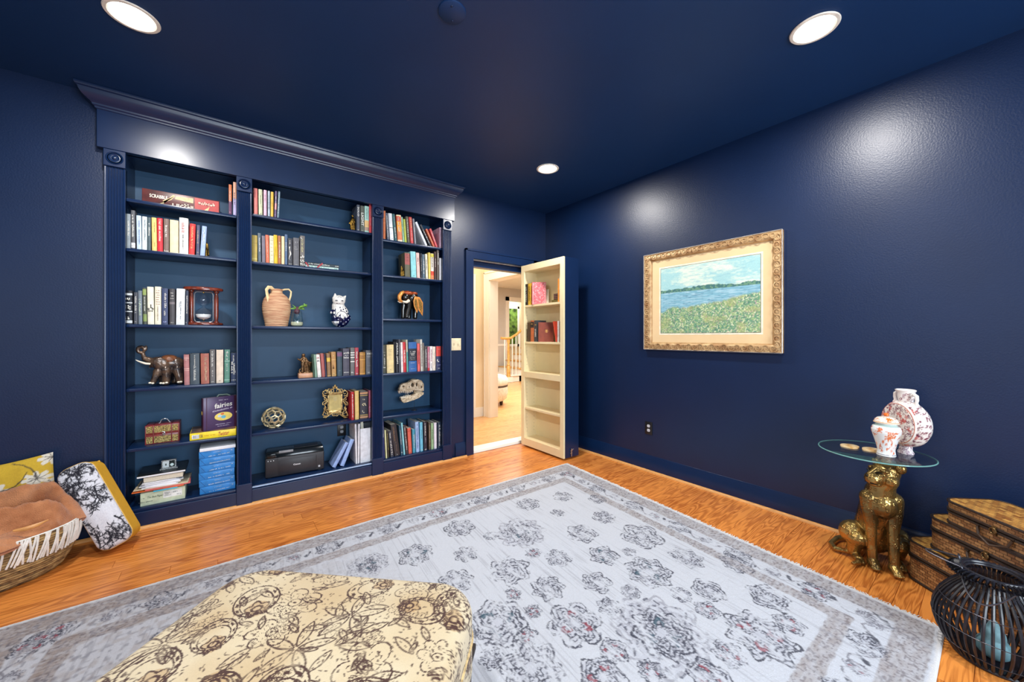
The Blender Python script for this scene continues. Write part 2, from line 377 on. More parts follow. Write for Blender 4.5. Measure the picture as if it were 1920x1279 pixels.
# living room beyond
lw = MB().box((3.31, 9.3, 0), (6.9, 9.42, CEIL)).box((8.3, 9.3, 0), (9.6, 9.42, CEIL)).box((6.9, 9.3, 2.35), (8.3, 9.42, CEIL)).box((9.5, 3.5, 0), (9.6, 9.3, CEIL)).box((3.19, 5.06, 0), (3.31, 9.42, CEIL)).box((3.3, 3.5, 0), (9.5, 3.6, CEIL))
struct(lw.build('wall_living', GREYW, smooth=False))
d3 = struct(MB().box((6.8, 9.27, 0), (6.92, 9.31, 2.47)).box((6.8, 9.27, 2.35), (8.4, 9.31, 2.47)).box((8.28, 9.27, 0), (8.4, 9.31, 2.47)).build('door_3', WHITE, smooth=False))
struct(MB().box((3.31, 9.28, 0), (6.8, 9.3, .16)).build('baseboard_living', WHITE, smooth=False))
struct(MB().box((3.31, 9.285, .95), (6.8, 9.3, 1.02)).build('trim_4', WHITE, smooth=False))
struct(MB().box((6.5, 10.4, 0), (9.6, 10.5, CEIL)).box((6.5, 9.42, -.05), (9.6, 10.5, 0)).box((6.4, 9.42, 0), (6.5, 10.5, CEIL)).box((6.4, 9.42, CEIL), (9.6, 10.5, CEIL + .06)).box((9.5, 9.42, 0), (9.6, 10.5, CEIL)).build('wall_porch', CREAM, smooth=False))
pw = struct(MB().box((7.32, 10.36, .9), (7.4, 10.4, 2.3)).box((8.1, 10.36, .9), (8.18, 10.4, 2.3)).box((7.32, 10.36, 2.22), (8.18, 10.4, 2.3)).box((7.32, 10.36, .9), (8.18, 10.4, .98)).build('window_3', WHITE, smooth=False))
MB().box((7.4, 10.37, .98), (8.1, 10.39, 2.22)).build('pane', M('leafy_window_view', S(120, 160, 70), .4, rgb2=S(40, 60, 30), vs=9), pw, smooth=False)
# ---------------------------------------------------------------- switch plates, sockets
def plate(nm, label, cat, m, c, right, up, w_, h_, kind):
    c = Vector(c); r = Vector(right); u = Vector(up); n = r.cross(u)  # n faces the room
    def bx(mb, a0, a1, b0, b1, d0, d1):
        P = [c + r * a + u * b + n * d for d in (d0, d1) for a, b in ((a0, b0), (a1, b0), (a1, b1), (a0, b1))]
        return mb.hull8(P)
    t = tag(bx(MB(), -w_ / 2, w_ / 2, -h_ / 2, h_ / 2, 0, .006).build(nm, m, bevel=.002), label, cat)
    if kind == 'switch':
        for sx in (-.023, .023):
            bx(MB(), sx - .006, sx + .006, -.013, .013, .006, .008).build('toggle_slot', K((214, 196, 160)), t, bevel=.0005)
            P = [c + r * a + u * b + n * d for d, q in ((.006, 1), (.018, .7)) for a, b in ((sx - .004 * q, -.004), (sx + .004 * q, -.004), (sx + .004 * q, .007), (sx - .004 * q, .007))]
            MB().hull8(P).build('toggle', K((240, 226, 190), .35), t)
    else:
        for b0 in (-.02, .02):
            pr = [(.0145 * math.cos(a) , b0 + max(-.0125, min(.0125, .0155 * math.sin(a)))) for a in [2 * math.pi * i / 20 for i in range(20)]]
            mb = MB().prism(pr, lambda a, b, d: c + r * a + u * b + n * (.006 + d), .002); f = mb.build('receptacle', m2(kind), t)
            q = MB()
            for a in (-.0055, .0055): bx(q, a - .0011, a + .0011, b0 - .001, b0 + .007, .008, .0085)
            bx(q, -.0022, .0022, b0 - .009, b0 - .005, .008, .0085); q.build('slot', K((60, 60, 66)) if kind == 'socket_white' else K((205, 205, 205)), f)
    return t
def m2(kind): return K((214, 214, 220), .4) if kind == 'socket_white' else K((150, 152, 158), .35)
plate('light_switch', 'cream double toggle light switch on navy wall beside the doorway', 'light switch', M('cream_plate', S(238, 222, 184), .35), (1.849, YB - .0005, 1.16), (1, 0, 0), (0, 0, 1), .116, .124, 'switch')
plate('wall_socket', 'black wall socket with pale outlets low under the painting', 'socket', BLACK, (XR - .0005, 1.98, .396), (0, -1, 0), (0, 0, 1), .073, .116, 'socket_white')
# ---------------------------------------------------------------- recessed ceiling lights and blank cover
def downlight(x, y, label, power):
    t = thing('ceiling_downlight', label, 'ceiling light', (x, y, CEIL), 0, 'recessed ceiling downlights')
    MB().lathe([(.078, 0), (.096, 0), (.099, -.003), (.096, -.007), (.084, -.008), (.078, -.004)], 40, closed=True).build('trim_ring', M('white_trim_metal', S(245, 240, 228), .4), t)
    MB().lathe([(0, -.002), (.06, -.002), (.078, -.001)], 40).build('lens', EM('lit_lens', (1, .93, .82), 14), t)
    l = bpy.data.lights.new('downlight_lamp', 'AREA'); l.shape = 'DISK'; l.size = .15; l.energy = power; l.color = (1, .965, .92)
    o = bpy.data.objects.new('downlight_lamp', l); C.objects.link(o); o.location = (x, y, CEIL - .012); return t
DLP = 31
downlight(-.361, 2.467, 'lit recessed ceiling downlight above the bookcase bay by the basket', DLP)
downlight(2.268, 2.464, 'lit recessed ceiling downlight in front of the open bookcase door', DLP)
downlight(2.271, .559, 'lit recessed ceiling downlight above the glass leopard table', DLP)
downlight(-.361, .559, 'lit recessed ceiling downlight over the room behind the ottoman', DLP)
t = thing('ceiling_cover_plate', 'round navy cover plate with two screws on the ceiling', 'cover plate', (.822, 1.542, CEIL))
MB().lathe([(0, -.009), (.056, -.009), (.063, -.005), (.064, 0)], 40).build('plate', NAVYC, t)
for sx, sy in ((.02, .035), (-.02, -.035)):
    MB().ell((sx, sy, -.010), (.005, .005, .003), 10, 6).build('screw', NAVYT, t)
# ---------------------------------------------------------------- built-in bookcase
YF = YB - .02           # front plane of the face frame
YK = 3.662              # back panel
BK = thing('built_in_bookcase', 'navy built-in bookcase with three bays, fluted pilasters and crown moulding', 'bookcase', (0, 0, 0))
PIL = [(-.614, -.522), (.045, .133), (1.003, 1.097), (1.686, 1.78)]
BAY = [(-.522, .045), (.133, 1.003), (1.097, 1.686)]
ZTOP, ZB = 2.40, .13
def fluted(x0, x1, z0, z1):
    """one pilaster, flutes cut as real grooves"""
    n = 6; e = .008; fw = (x1 - x0 - 2 * e) / n; pts = [(x0, .03), (x0, -.018), (x0 + e, -.018)]
    for i in range(n):
        a = x0 + e + i * fw
        for k in range(1, 6): pts.append((a + fw * (.12 + .76 * k / 6), -.018 + .0065 * math.sin(math.pi * k / 6)))
        pts.append((a + fw, -.018))
    pts += [(x1, -.018), (x1, .03)]
    return MB().prism(pts, lambda u, v, w_: Vector((u, YF + v, z0 + w_)), z1 - z0)
for x0, x1 in PIL:
    p = fluted(x0, x1, .16, 2.298).build('pilaster', NAVYT, BK, smooth=True, angle=50)
    xc = (x0 + x1) / 2; hw_ = (x1 - x0) / 2 + .003
    MB().box((xc - hw_, YF - .028, 2.296), (xc + hw_, YF + .03, 2.40)).build('rosette_block', NAVYT, p, smooth=False, bevel=.003)
    mt = Matrix.Translation((xc, YF - .028, 2.348)) @ Matrix.Rotation(R_(90), 4, 'X')
    MB().lathe([(.001, .010), (.006, .009), (.009, .004), (.014, .001), (.02, .003), (.023, .006), (.027, .005), (.029, 0), (.031, -.001), (.034, .002), (.037, .004), (.040, 0)], 28, m=mt).build('rosette', NAVYT, p)
    MB().box((xc - hw_, YF - .026, 0), (xc + hw_, YF + .03, .162)).build('plinth_block', NAVYT, p, smooth=False, bevel=.003)
MB().box((-.643, YF - .032, 2.40), (1.809, YF + .03, 2.655)).build('frieze', NAVYT, BK, smooth=False, bevel=.002)
# crown: swept profile with mitred returns
cp = [(.034, 2.628), (.040, 2.632), (.042, 2.640), (.050, 2.646), (.052, 2.654), (.058, 2.660), (.070, 2.668), (.088, 2.684), (.096, 2.700), (.100, 2.716), (.108, 2.720), (.112, 2.728), (.112, CEIL - .002)]
vs = []; fs = []
for d, z in cp:
    e = d - .034
    vs += [(-.643 - e, YB, z), (-.643 - e, YB - .02 - d + .002, z), (1.809 + e, YB - .02 - d + .002, z), (1.809 + e, YB, z)]
for j in range(len(cp) - 1):
    for k in range(3): fs.append((j * 4 + k, j * 4 + k + 1, j * 4 + k + 5, j * 4 + k + 4))
fs.append((0, 1, 2, 3)); n4 = (len(cp) - 1) * 4; fs.append((n4 + 3, n4 + 2, n4 + 1, n4)); fs.append(tuple([j * 4 for j in range(len(cp))] + [j * 4 + 3 for j in range(len(cp) - 1, -1, -1)]))
MB().add(vs, fs).build('crown_moulding', NAVYT, BK, angle=30)
SHZ = [[2.122, 1.804, 1.319, .905, .519], [2.155, 1.80, 1.319, .905, .517], [2.120, 1.80, 1.404, .905, .517]]
for b, (x0, x1) in enumerate(BAY):
    MB().box((x0 - .02, YK, .10), (x1 + .02, YK + .012, ZTOP + .02)).build('back_panel', TEAL, BK, smooth=False)
    MB().box((x0 - .018, YF + .012, .10), (x0, YK, ZTOP)).build('side_panel', NAVYT, BK, smooth=False)
    MB().box((x1, YF + .012, .10), (x1 + .018, YK, ZTOP)).build('side_panel', NAVYT, BK, smooth=False)
    MB().box((x0 - .02, YF + .012, ZTOP), (x1 + .02, YK + .012, ZTOP + .02)).build('top_panel', NAVYT, BK, smooth=False)
    for z in SHZ[b]:
        MB().box((x0 + .001, YF + .004, z - .021), (x1 - .001, YK, z)).build('shelf', NAVYT, BK, smooth=True, bevel=.003)
    MB().box((x0, YF - .004, ZB - .024), (x1, YK, ZB)).build('bottom_shelf', NAVYT, BK, smooth=True, bevel=.006, seg=3)
    MB().box((x0 - .005, YF - .014, 0), (x1 + .005, YF + .004, .108)).build('kick_board', NAVYT, BK, smooth=False, bevel=.004)
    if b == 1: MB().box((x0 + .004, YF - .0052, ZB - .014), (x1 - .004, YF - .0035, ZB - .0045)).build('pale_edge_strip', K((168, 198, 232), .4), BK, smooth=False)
    h = MB()       # shelf pin holes on both side panels
    for xs, sg in ((x0, 1), (x1, -1)):
        for yy in (YF + .06, YK - .05):
            for k in range(26):
                z = .62 + k * .06 if k else .3
                if k > 8 and k % 2: continue
                h.lathe([(.0028, 0), (.0028, .0006)], 8, m=Matrix.Translation((xs, yy, z)) @ Matrix.Rotation(sg * R_(90), 4, 'Y'))
    q = h.build('pin_holes', K((12, 16, 34)), BK); q['kind'] = 'stuff'
plate('shelf_socket', 'black wall socket behind the white binders in the bookcase', 'socket', BLACK, on_y(640.5, 805, YK - .0005), (1, 0, 0), (0, 0, 1), .073, .118, 'socket_dark')

# ---------------------------------------------------------------- books
rb = random.Random(11)
WHERE = ['bay by the basket', 'middle bay', 'bay by the doorway']
ORD = ['top', 'second', 'third', 'fourth', 'fifth', 'bottom']
def book(w_, h, d, col, desc, parent_mat=None, title=None, tcol=(235, 230, 215), bands=None, thick=None, pages=True, rough=.5, name='book', label='', group=None):
    """book standing with its spine at local y=0, width along +x, fore edge at y=d. returns the cover object"""
    t = min(.0028, w_ * .16); mb = MB(); k = 5; sp = [(0, .004)]
    bow = min(.004, w_ * .16)
    sp = [(0, bow)] + [(w_ * i / k, bow * (1 - math.sin(math.pi * i / k))) for i in range(1, k)] + [(w_, bow)]
    outer = sp; inner = [(w_ - t, bow + t)] + [(w_ * i / k, bow * (1 - math.sin(math.pi * i / k)) + t) for i in range(k - 1, 0, -1)] + [(t, bow + t)]
    poly = [(0, d)] + outer + [(w_, d), (w_ - t, d)] + inner + [(t, d)]
    o = MB().prism(poly, lambda u, v, q: Vector((u, v, q)), h).build(name, K(col, rough), None, True, angle=45)
    tag(o, label, 'book', group)
    MB().box((t, bow + t, .003), (w_ - t, d - .004, h - .003)).build('page_block', PAPER, o, smooth=False)
    y = -.0004
    for bz, bh, bc in (bands or []):
        yy = bow
        pl = [(p[0], p[1] - .0005) for p in sp]; pl2 = [(p[0], p[1] + .0003) for p in reversed(sp)]
        MB().prism(pl + pl2, lambda u, v, q: Vector((u, v, h * bz + q)), h * bh).build('spine_band', K(bc), o)
    if title:
        for it in title:
            kind = it[0]
            if kind == 'g':          # illegible print down the spine: (g, centre, length, size, offset, colour)
                _, cz, ln, sz, off, tc = it
                g = MB(); glyphs(g, (w_ / 2 + off * w_, y - .0003, h * cz), (0, 0, -1), (1, 0, 0), h * ln, w_ * sz, rb); g.build('spine_lettering', K(tc), o, smooth=False)
            elif kind == 'h':        # print across the spine
                _, cz, ln, sz, tc = it
                g = MB(); glyphs(g, (w_ / 2, y - .0003, h * cz), (1, 0, 0), (0, 0, 1), w_ * ln, h * sz, rb); g.build('spine_lettering', K(tc), o, smooth=False)
            elif kind == 't':        # readable title down the spine
                _, s_, cz, ln, sz, tc = it
                text('spine_title', s_, K(tc), o, (w_ / 2, y - .0004, h * cz), (0, 0, -1), (1, 0, 0), h * ln, w_ * sz, .012)
            elif kind == 'T':        # readable title across the spine
                _, s_, cz, ln, sz, tc = it
                text('spine_title', s_, K(tc), o, (w_ / 2, y - .0004, h * cz), (1, 0, 0), (0, 0, 1), w_ * ln, h * sz, .012)
    return o
W_ = (236, 234, 226); D_ = (58, 56, 60); G_ = (206, 172, 92); RD = (186, 42, 48)
def auto_title(col, i):
    L = sum(col) / 3; tc = D_ if L > 150 else (W_ if i % 3 else (214, 196, 140))
    r = random.Random(i * 7 + int(L))
    out = [('g', .56 + r.uniform(-.04, .08), r.uniform(.34, .56), r.uniform(.34, .5), r.uniform(-.08, .1), tc)]
    if r.random() < .6: out.append(('h', r.uniform(.06, .1), .5, .022, tc))
    return out
_n = [0]
def row(bay, sh, items, Y=3.392, depth=.165):
    z = (SHZ[bay] + [ZB])[sh]; where = WHERE[bay]; shelf = ORD[sh] + ' shelf'
    for it in items:
        l, r, top, lean, col, desc = it[:6]; opt = it[6] if len(it) > 6 else {}
        _n[0] += 1
        x0 = on_y(l, 631, Y).x; x1 = on_y(r, 631, Y).x; w_ = x1 - x0 - .0012
        zt = on_y((l + r) / 2 + lean, top, Y).z; h = max(.08, zt - z)
        dx = on_y((l + r) / 2 + lean, 631, Y).x - on_y((l + r) / 2, 631, Y).x
        th = math.atan2(dx, h); hh = (h - abs(math.sin(th)) * w_ * .5) / math.cos(th); wt = w_ * math.cos(th) if abs(th) > .1 else w_
        d = opt.get('d', min(depth, max(.11, hh * rb.uniform(.66, .76)), YK - Y - .02))
        o = book(wt, hh, d, col, desc, title=opt.get('t') or (None if opt.get('plain') else auto_title(col, _n[0])), bands=opt.get('b'), rough=opt.get('r', .5),
                 name=opt.get('n', 'book'), label='%s, %s of the %s' % (desc, shelf, where), group='books on the shelves')
        if th >= 0:    # leaning towards +x turns about the lower right corner
            pv = Vector((x1, Y, z)); o.matrix_world = Matrix.Translation(pv) @ Matrix.Rotation(th, 4, 'Y') @ Matrix.Translation((-wt, 0, 0))
        else:
            o.matrix_world = Matrix.Translation((x0, Y, z)) @ Matrix.Rotation(th, 4, 'Y')
        if opt.get('pull'): o.location.y -= opt['pull']
B = 'b'
row(0, 1, [
 (236.9, 244.7, 401, 0, (128, 138, 146), 'slim grey-blue book with faint title'),
 (246, 254, 394.4, -.6, (84, 86, 92), 'tallest charcoal book with white foot label', {'t': [('g', .58, .6, .5, 0, W_), ('h', .1, .7, .05, W_)], 'b': [(.03, .13, (206, 208, 214))]}),
 (256.5, 265.8, 404, -1, (188, 206, 224), 'pale blue book with blue title', {'t': [('g', .5, .7, .3, .1, (80, 110, 170))]}),
 (266, 275.4, 406, 0, (214, 228, 230), 'icy white book with grey title', {'t': [('g', .6, .6, .34, .1, (110, 120, 130))]}),
 (276, 282.8, 407.5, 0, (70, 88, 96), 'thin dark teal book'),
 (285, 294.6, 408, -1, (226, 196, 118), 'mustard yellow book', {'t': [('g', .7, .3, .2, .1, (150, 120, 60)), ('g', .2, .14, .2, .1, (150, 120, 60))]}),
 (295, 305.8, 409, -.6, (206, 40, 52), 'bright red book with white script', {'t': [('g', .62, .66, .42, 0, W_), ('h', .1, .4, .05, W_)]}),
 (306.4, 316.6, 410, 0, (122, 102, 94), 'brown book with white script', {'t': [('g', .62, .36, .5, 0, W_), ('h', .04, .8, .05, W_)]}),
 (318, 334.3, 412.6, 0, (232, 214, 172), 'thick cream book without title', {'plain': 1}),
 (335.8, 352.8, 408.6, 0, (236, 234, 228), 'thick white book with red and black title', {'t': [('g', .72, .28, .3, -.06, (200, 40, 50)), ('g', .33, .4, .16, -.06, D_)]}),
 (353.4, 364.6, 419.6, 2.2, (206, 52, 50), 'squat red book with gilt title', {'t': [('g', .55, .7, .4, 0, (240, 190, 130))]}),
 (367, 373.8, 422, 1.2, (72, 76, 104), 'thin slate book with white title'),
 (374.6, 383.8, 424, 4, (160, 182, 222), 'light blue book leaning on slate book', {'t': [('g', .6, .5, .5, 0, (222, 230, 244))]})])
row(0, 0, [(428.5, 434.5, 346, 0, (196, 108, 62), 'orange and plum picture book', {'b': [(0, .45, (96, 50, 84))], 'd': .2}),
           (436.8, 443.2, 341.5, 0, (206, 156, 130), 'peach and lilac picture book', {'b': [(0, .5, (168, 160, 200))], 'd': .2, 't': [('g', .5, .4, .5, 0, (90, 70, 90))]})], Y=3.385)
row(0, 2, [
 (236.9, 248, 544.8, 0, (26, 30, 42), 'black book with silver bands', {'b': [(.86, .06, (206, 212, 216)), (.62, .03, (206, 212, 216)), (.36, .03, (206, 212, 216)), (.03, .08, (206, 212, 216))], 't': [('h', .76, .8, .1, W_), ('h', .5, .6, .12, W_), ('h', .18, .6, .08, W_)]}),
 (250.5, 258, 548, 0, (66, 70, 80), 'small charcoal book with white title'),
 (259.5, 267.4, 545, -.8, (112, 124, 136), 'grey book with pale green title', {'t': [('g', .5, .5, .6, 0, (200, 216, 190))]}),
 (268.8, 276, 539.6, -1.6, (74, 80, 70), 'dark olive book with green squares', {'t': [('g', .55, .4, .4, 0, W_)], 'b': [(.8, .16, (142, 160, 92)), (.08, .2, (130, 150, 88))]}),
 (277, 289.4, 537.8, -1.2, (232, 228, 208), 'cream book with black emblem', {'t': [('h', .48, .9, .1, (40, 40, 44)), ('h', .42, .9, .07, (60, 60, 64)), ('h', .36, .8, .05, (60, 60, 64))]}),
 (289.9, 301.8, 537.5, 0, (236, 230, 206), 'cream book with small red lines', {'t': [('h', z_, .6, .025, (150, 70, 60)) for z_ in (.9, .84, .78, .72, .66, .6, .54)] + [('g', .3, .4, .2, 0, (140, 110, 90))]}),
 (302.6, 314.8, 540.5, 0, (58, 70, 104), 'navy book with white block title', {'t': [('g', .66, .4, .36, .12, W_), ('g', .3, .16, .3, 0, W_), ('h', .08, .4, .05, (170, 180, 230))]}),
 (317.2, 327.8, 541.3, 0, (70, 68, 72), 'charcoal book with grey band', {'b': [(.57, .06, (120, 112, 116))], 't': [('h', .88, .5, .03, W_), ('h', .8, .6, .03, W_), ('h', .73, .7, .02, W_), ('h', .06, .6, .02, W_)]}),
 (329.6, 345.8, 541.3, 1, (226, 232, 236), 'thick white book with thin black lettering', {'t': [('g', .4, .5, .14, .04, D_), ('g', .55, .16, .1, -.12, D_)]}),
 (347, 352.5, 545, .8, (50, 58, 78), 'dark blue book beside the hourglass')], Y=3.395)
row(0, 3, [
 (345.6, 356, 665, -1.2, (176, 118, 118), 'faded rose book with gilt lines', {'b': [(.86, .012, (226, 190, 176)), (.9, .012, (226, 190, 176)), (.52, .02, (226, 190, 176)), (.47, .012, (226, 190, 176))], 't': [('h', .82, .5, .03, (230, 200, 180))]}),
 (356.6, 374.6, 663, -.3, (64, 76, 86), 'wide slate book with white title', {'t': [('g', .78, .34, .14, 0, W_), ('g', .36, .5, .24, 0, W_)]}),
 (377, 392.8, 663, -1, (168, 98, 82), 'rust red book with gilt title', {'t': [('g', .5, .8, .32, .12, (206, 176, 140))]}),
 (394, 404.2, 655.5, -.6, (106, 102, 102), 'tall taupe book with white title', {'t': [('g', .72, .44, .4, 0, W_), ('g', .3, .18, .26, 0, W_), ('h', .05, .6, .03, W_)]}),
 (405.2, 418.6, 656, 0, (230, 212, 192), 'cream book with tiny emblem', {'t': [('h', .07, .2, .03, (150, 120, 90))]}),
 (420, 430.6, 655.5, .6, (92, 140, 124), 'sea green book with white title', {'b': [(.64, .02, (160, 200, 186)), (.07, .02, (170, 206, 190))], 't': [('g', .82, .24, .4, 0, W_), ('g', .46, .22, .24, 0, W_)]}),
 (432.2, 443.4, 662, 0, (38, 52, 84), 'navy book with large white title', {'t': [('g', .8, .24, .24, 0, W_), ('g', .48, .4, .44, .14, W_), ('g', .5, .4, .4, -.24, W_), ('h', .08, .8, .03, W_)]})], Y=3.41)
row(1, 0, [
 (476, 483.6, 353, -.4, (214, 124, 116), 'coral pink book', {'plain': 1}), (485.2, 492.6, 355, -.4, (202, 206, 172), 'sage cream book', {'t': [('g', .6, .34, .24, 0, (120, 130, 100)), ('h', .05, .3, .03, D_)]}),
 (494.2, 500, 356.3, 0, (230, 186, 206), 'baby pink book', {'t': [('g', .66, .3, .3, 0, (140, 90, 130))]}), (502, 506.2, 358, 0, (176, 190, 202), 'thin powder grey book'),
 (507.4, 512.4, 359.7, .4, (234, 188, 76), 'golden yellow book', {'t': [('g', .55, .3, .3, 0, (170, 120, 40))]}), (514, 518, 358.5, 1.6, (104, 86, 122), 'thin purple book with pink stripe', {'b': [(.3, .24, (222, 146, 150))]}),
 (519.2, 523, 359, 2.6, (108, 134, 150), 'thin blue-grey book leaning left row end', {'t': [('g', .55, .8, .6, 0, (222, 236, 240))]})], Y=3.385)
row(1, 0, [
 (669.2, 674.6, 384, 0, (74, 82, 98), 'slate book with diagonal white letters', {'t': [('t', 'SOLO', .74, .36, .6, W_), ('h', .05, .5, .03, W_)]}),
 (676, 683, 386, 0, (88, 94, 84), 'olive grey book with huge white title', {'t': [('t', 'LIGHT', .48, .5, .7, W_), ('h', .05, .4, .04, W_)]}),
 (683.7, 691.8, 386.5, 0, (180, 220, 208), 'mint book with orange lower half', {'b': [(.2, .25, (232, 192, 130)), (.06, .14, (176, 150, 130))], 't': [('g', .72, .4, .3, 0, (110, 160, 150))]}),
 (692.2, 697.2, 385, 0, (208, 62, 66), 'red book against the divider', {'t': [('g', .55, .6, .3, 0, (240, 180, 176))]})], Y=3.385)
row(1, 1, [
 (472, 482.4, 441, 0, (190, 166, 86), 'mustard cloth book', {'b': [(.7, .012, (150, 128, 60)), (.08, .06, (214, 196, 120))], 'plain': 1}), (484.2, 490, 437, -.8, (92, 106, 118), 'slate book with white title', {'t': [('g', .6, .5, .5, .1, W_)]}),
 (491.4, 498, 442, -.6, (118, 112, 126), 'mauve grey book without title', {'plain': 1}), (498.9, 505.4, 440.6, -1.2, (226, 116, 86), 'coral orange book', {'t': [('g', .5, .6, .26, 0, (250, 220, 200))]}),
 (506, 513.8, 442, -.6, (232, 226, 190), 'cream book with small black lines', {'t': [('h', z_, .6, .02, D_) for z_ in (.92, .84, .7, .58, .44, .3, .18, .08)]}), (514.2, 521.2, 440.6, -1, (240, 190, 40), 'vivid yellow book', {'t': [('g', .45, .3, .2, 0, (190, 140, 30))]}),
 (521.6, 527, 442, -.3, (174, 110, 72), 'brown book with white title', {'t': [('g', .5, .56, .46, .1, W_)]}), (527.6, 533.3, 443, 0, (236, 214, 168), 'plain cream book', {'plain': 1}),
 (534, 539, 439.5, 0, (84, 108, 142), 'denim blue book', {'t': [('g', .6, .3, .4, 0, W_)]}), (540, 548.6, 447, 0, (60, 62, 70), 'black book with white lizard', {'t': [('g', .84, .16, .24, -.1, W_), ('h', .05, .7, .03, W_)], 'n': 'book'}),
 (549.8, 560.8, 446, 0, (100, 100, 106), 'thick grey book', {'t': [('h', .84, .6, .05, (206, 206, 206)), ('h', .68, .6, .05, (170, 170, 170)), ('h', .6, .6, .05, (170, 170, 170)), ('h', .05, .5, .025, (220, 220, 220))]}),
 (562.2, 570.8, 442, .8, (116, 112, 108), 'patterned black and white book', {'t': [('g', .66, .5, .5, 0, (210, 206, 150)), ('h', .93, .9, .08, W_), ('h', .32, .9, .1, W_), ('h', .2, .9, .1, W_), ('h', .08, .9, .08, W_)]})], Y=3.395)
row(1, 3, [
 (587.5, 590.2, 671, -2, (52, 76, 58), 'thin dark green book', {'plain': 1}), (590.8, 595, 665, -2.6, (128, 160, 140), 'thin sage green book', {'plain': 1}),
 (596, 603, 665, -3.4, (232, 226, 220), 'white book with red head title', {'t': [('h', .86, .7, .06, (200, 60, 70)), ('h', .74, .7, .08, D_), ('h', .06, .2, .04, D_)]}), (604, 610.3, 663, -3.2, (168, 92, 88), 'rust red book', {'plain': 1}),
 (610.8, 613.2, 664, -3, (52, 56, 84), 'very thin navy book', {'plain': 1}), (614, 621, 662.7, -1.9, (142, 108, 72), 'brown book with yellow label', {'b': [(.64, .17, (214, 178, 76)), (.01, .04, (200, 160, 100))], 't': [('h', .44, .4, .03, (220, 180, 140))]}),
 (622.4, 631, 660, -1.2, (182, 138, 84), 'gilt ornamented tan book', {'t': [('h', .86, .6, .06, (230, 206, 140)), ('h', .4, .6, .16, (140, 98, 60)), ('h', .12, .6, .05, (226, 190, 130))], 'b': [(.68, .012, (226, 196, 130)), (.05, .012, (226, 196, 130))]}),
 (632.6, 642.4, 659, -.6, (54, 72, 84), 'dark teal book with plum label', {'b': [(.8, .16, (116, 78, 112))], 't': [('h', .22, .4, .02, (150, 170, 170))]}), (643.6, 655.8, 653.5, -.4, (72, 70, 86), 'charcoal book with bold white title', {'t': [('h', .84, .8, .07, W_), ('h', .75, .5, .04, W_), ('h', .67, .8, .07, W_), ('h', .12, .8, .04, W_)]}),
 (657, 665, 652, 0, (104, 104, 104), 'grey book with white bars', {'b': [(.8, .03, W_), (.72, .03, W_), (.63, .03, W_), (.48, .03, W_)], 't': [('h', .1, .7, .05, W_)]}), (666, 672.8, 652, -.3, (172, 62, 76), 'red book with white title', {'t': [('g', .58, .6, .5, 0, W_), ('h', .06, .5, .04, W_)]}),
 (674.4, 684.8, 660.5, 0, (168, 118, 52), 'tan gold book with triangle', {'b': [(.9, .02, (226, 176, 90)), (.66, .02, (226, 176, 90)), (.03, .04, (220, 160, 80))], 't': [('h', .8, .6, .03, (110, 70, 30)), ('h', .73, .6, .03, (110, 70, 30))]}),
 (686.2, 697.4, 657, 0, (84, 86, 94), 'grey book with white numerals', {'t': [('T', '100', .86, .7, .08, W_), ('h', .76, .8, .03, W_), ('h', .7, .8, .02, W_), ('h', .36, .7, .02, (170, 170, 170)), ('h', .08, .4, .06, W_)]})], Y=3.40)
row(1, 4, [
 (659.2, 664.4, 735, -.6, (184, 36, 44), 'red book with white spine title', {'t': [('g', .5, .84, .5, 0, W_)]}), (666.2, 673.6, 733, -.6, (214, 182, 112), 'tan gilt book', {'plain': 1}),
 (675, 690, 734, 0, (46, 44, 56), 'black book with gold shield and bands', {'b': [(.9, .07, (190, 140, 100)), (.84, .02, G_), (.12, .02, G_), (.02, .07, (190, 140, 100))], 't': [('h', .54, .5, .14, (236, 220, 180)), ('h', .72, .4, .08, (190, 180, 160)), ('h', .28, .5, .14, (190, 180, 160))]}),
 (691.4, 696.6, 732, 0, (152, 72, 98), 'magenta book', {'t': [('g', .3, .24, .3, -.1, (230, 190, 210))]})], Y=3.41)
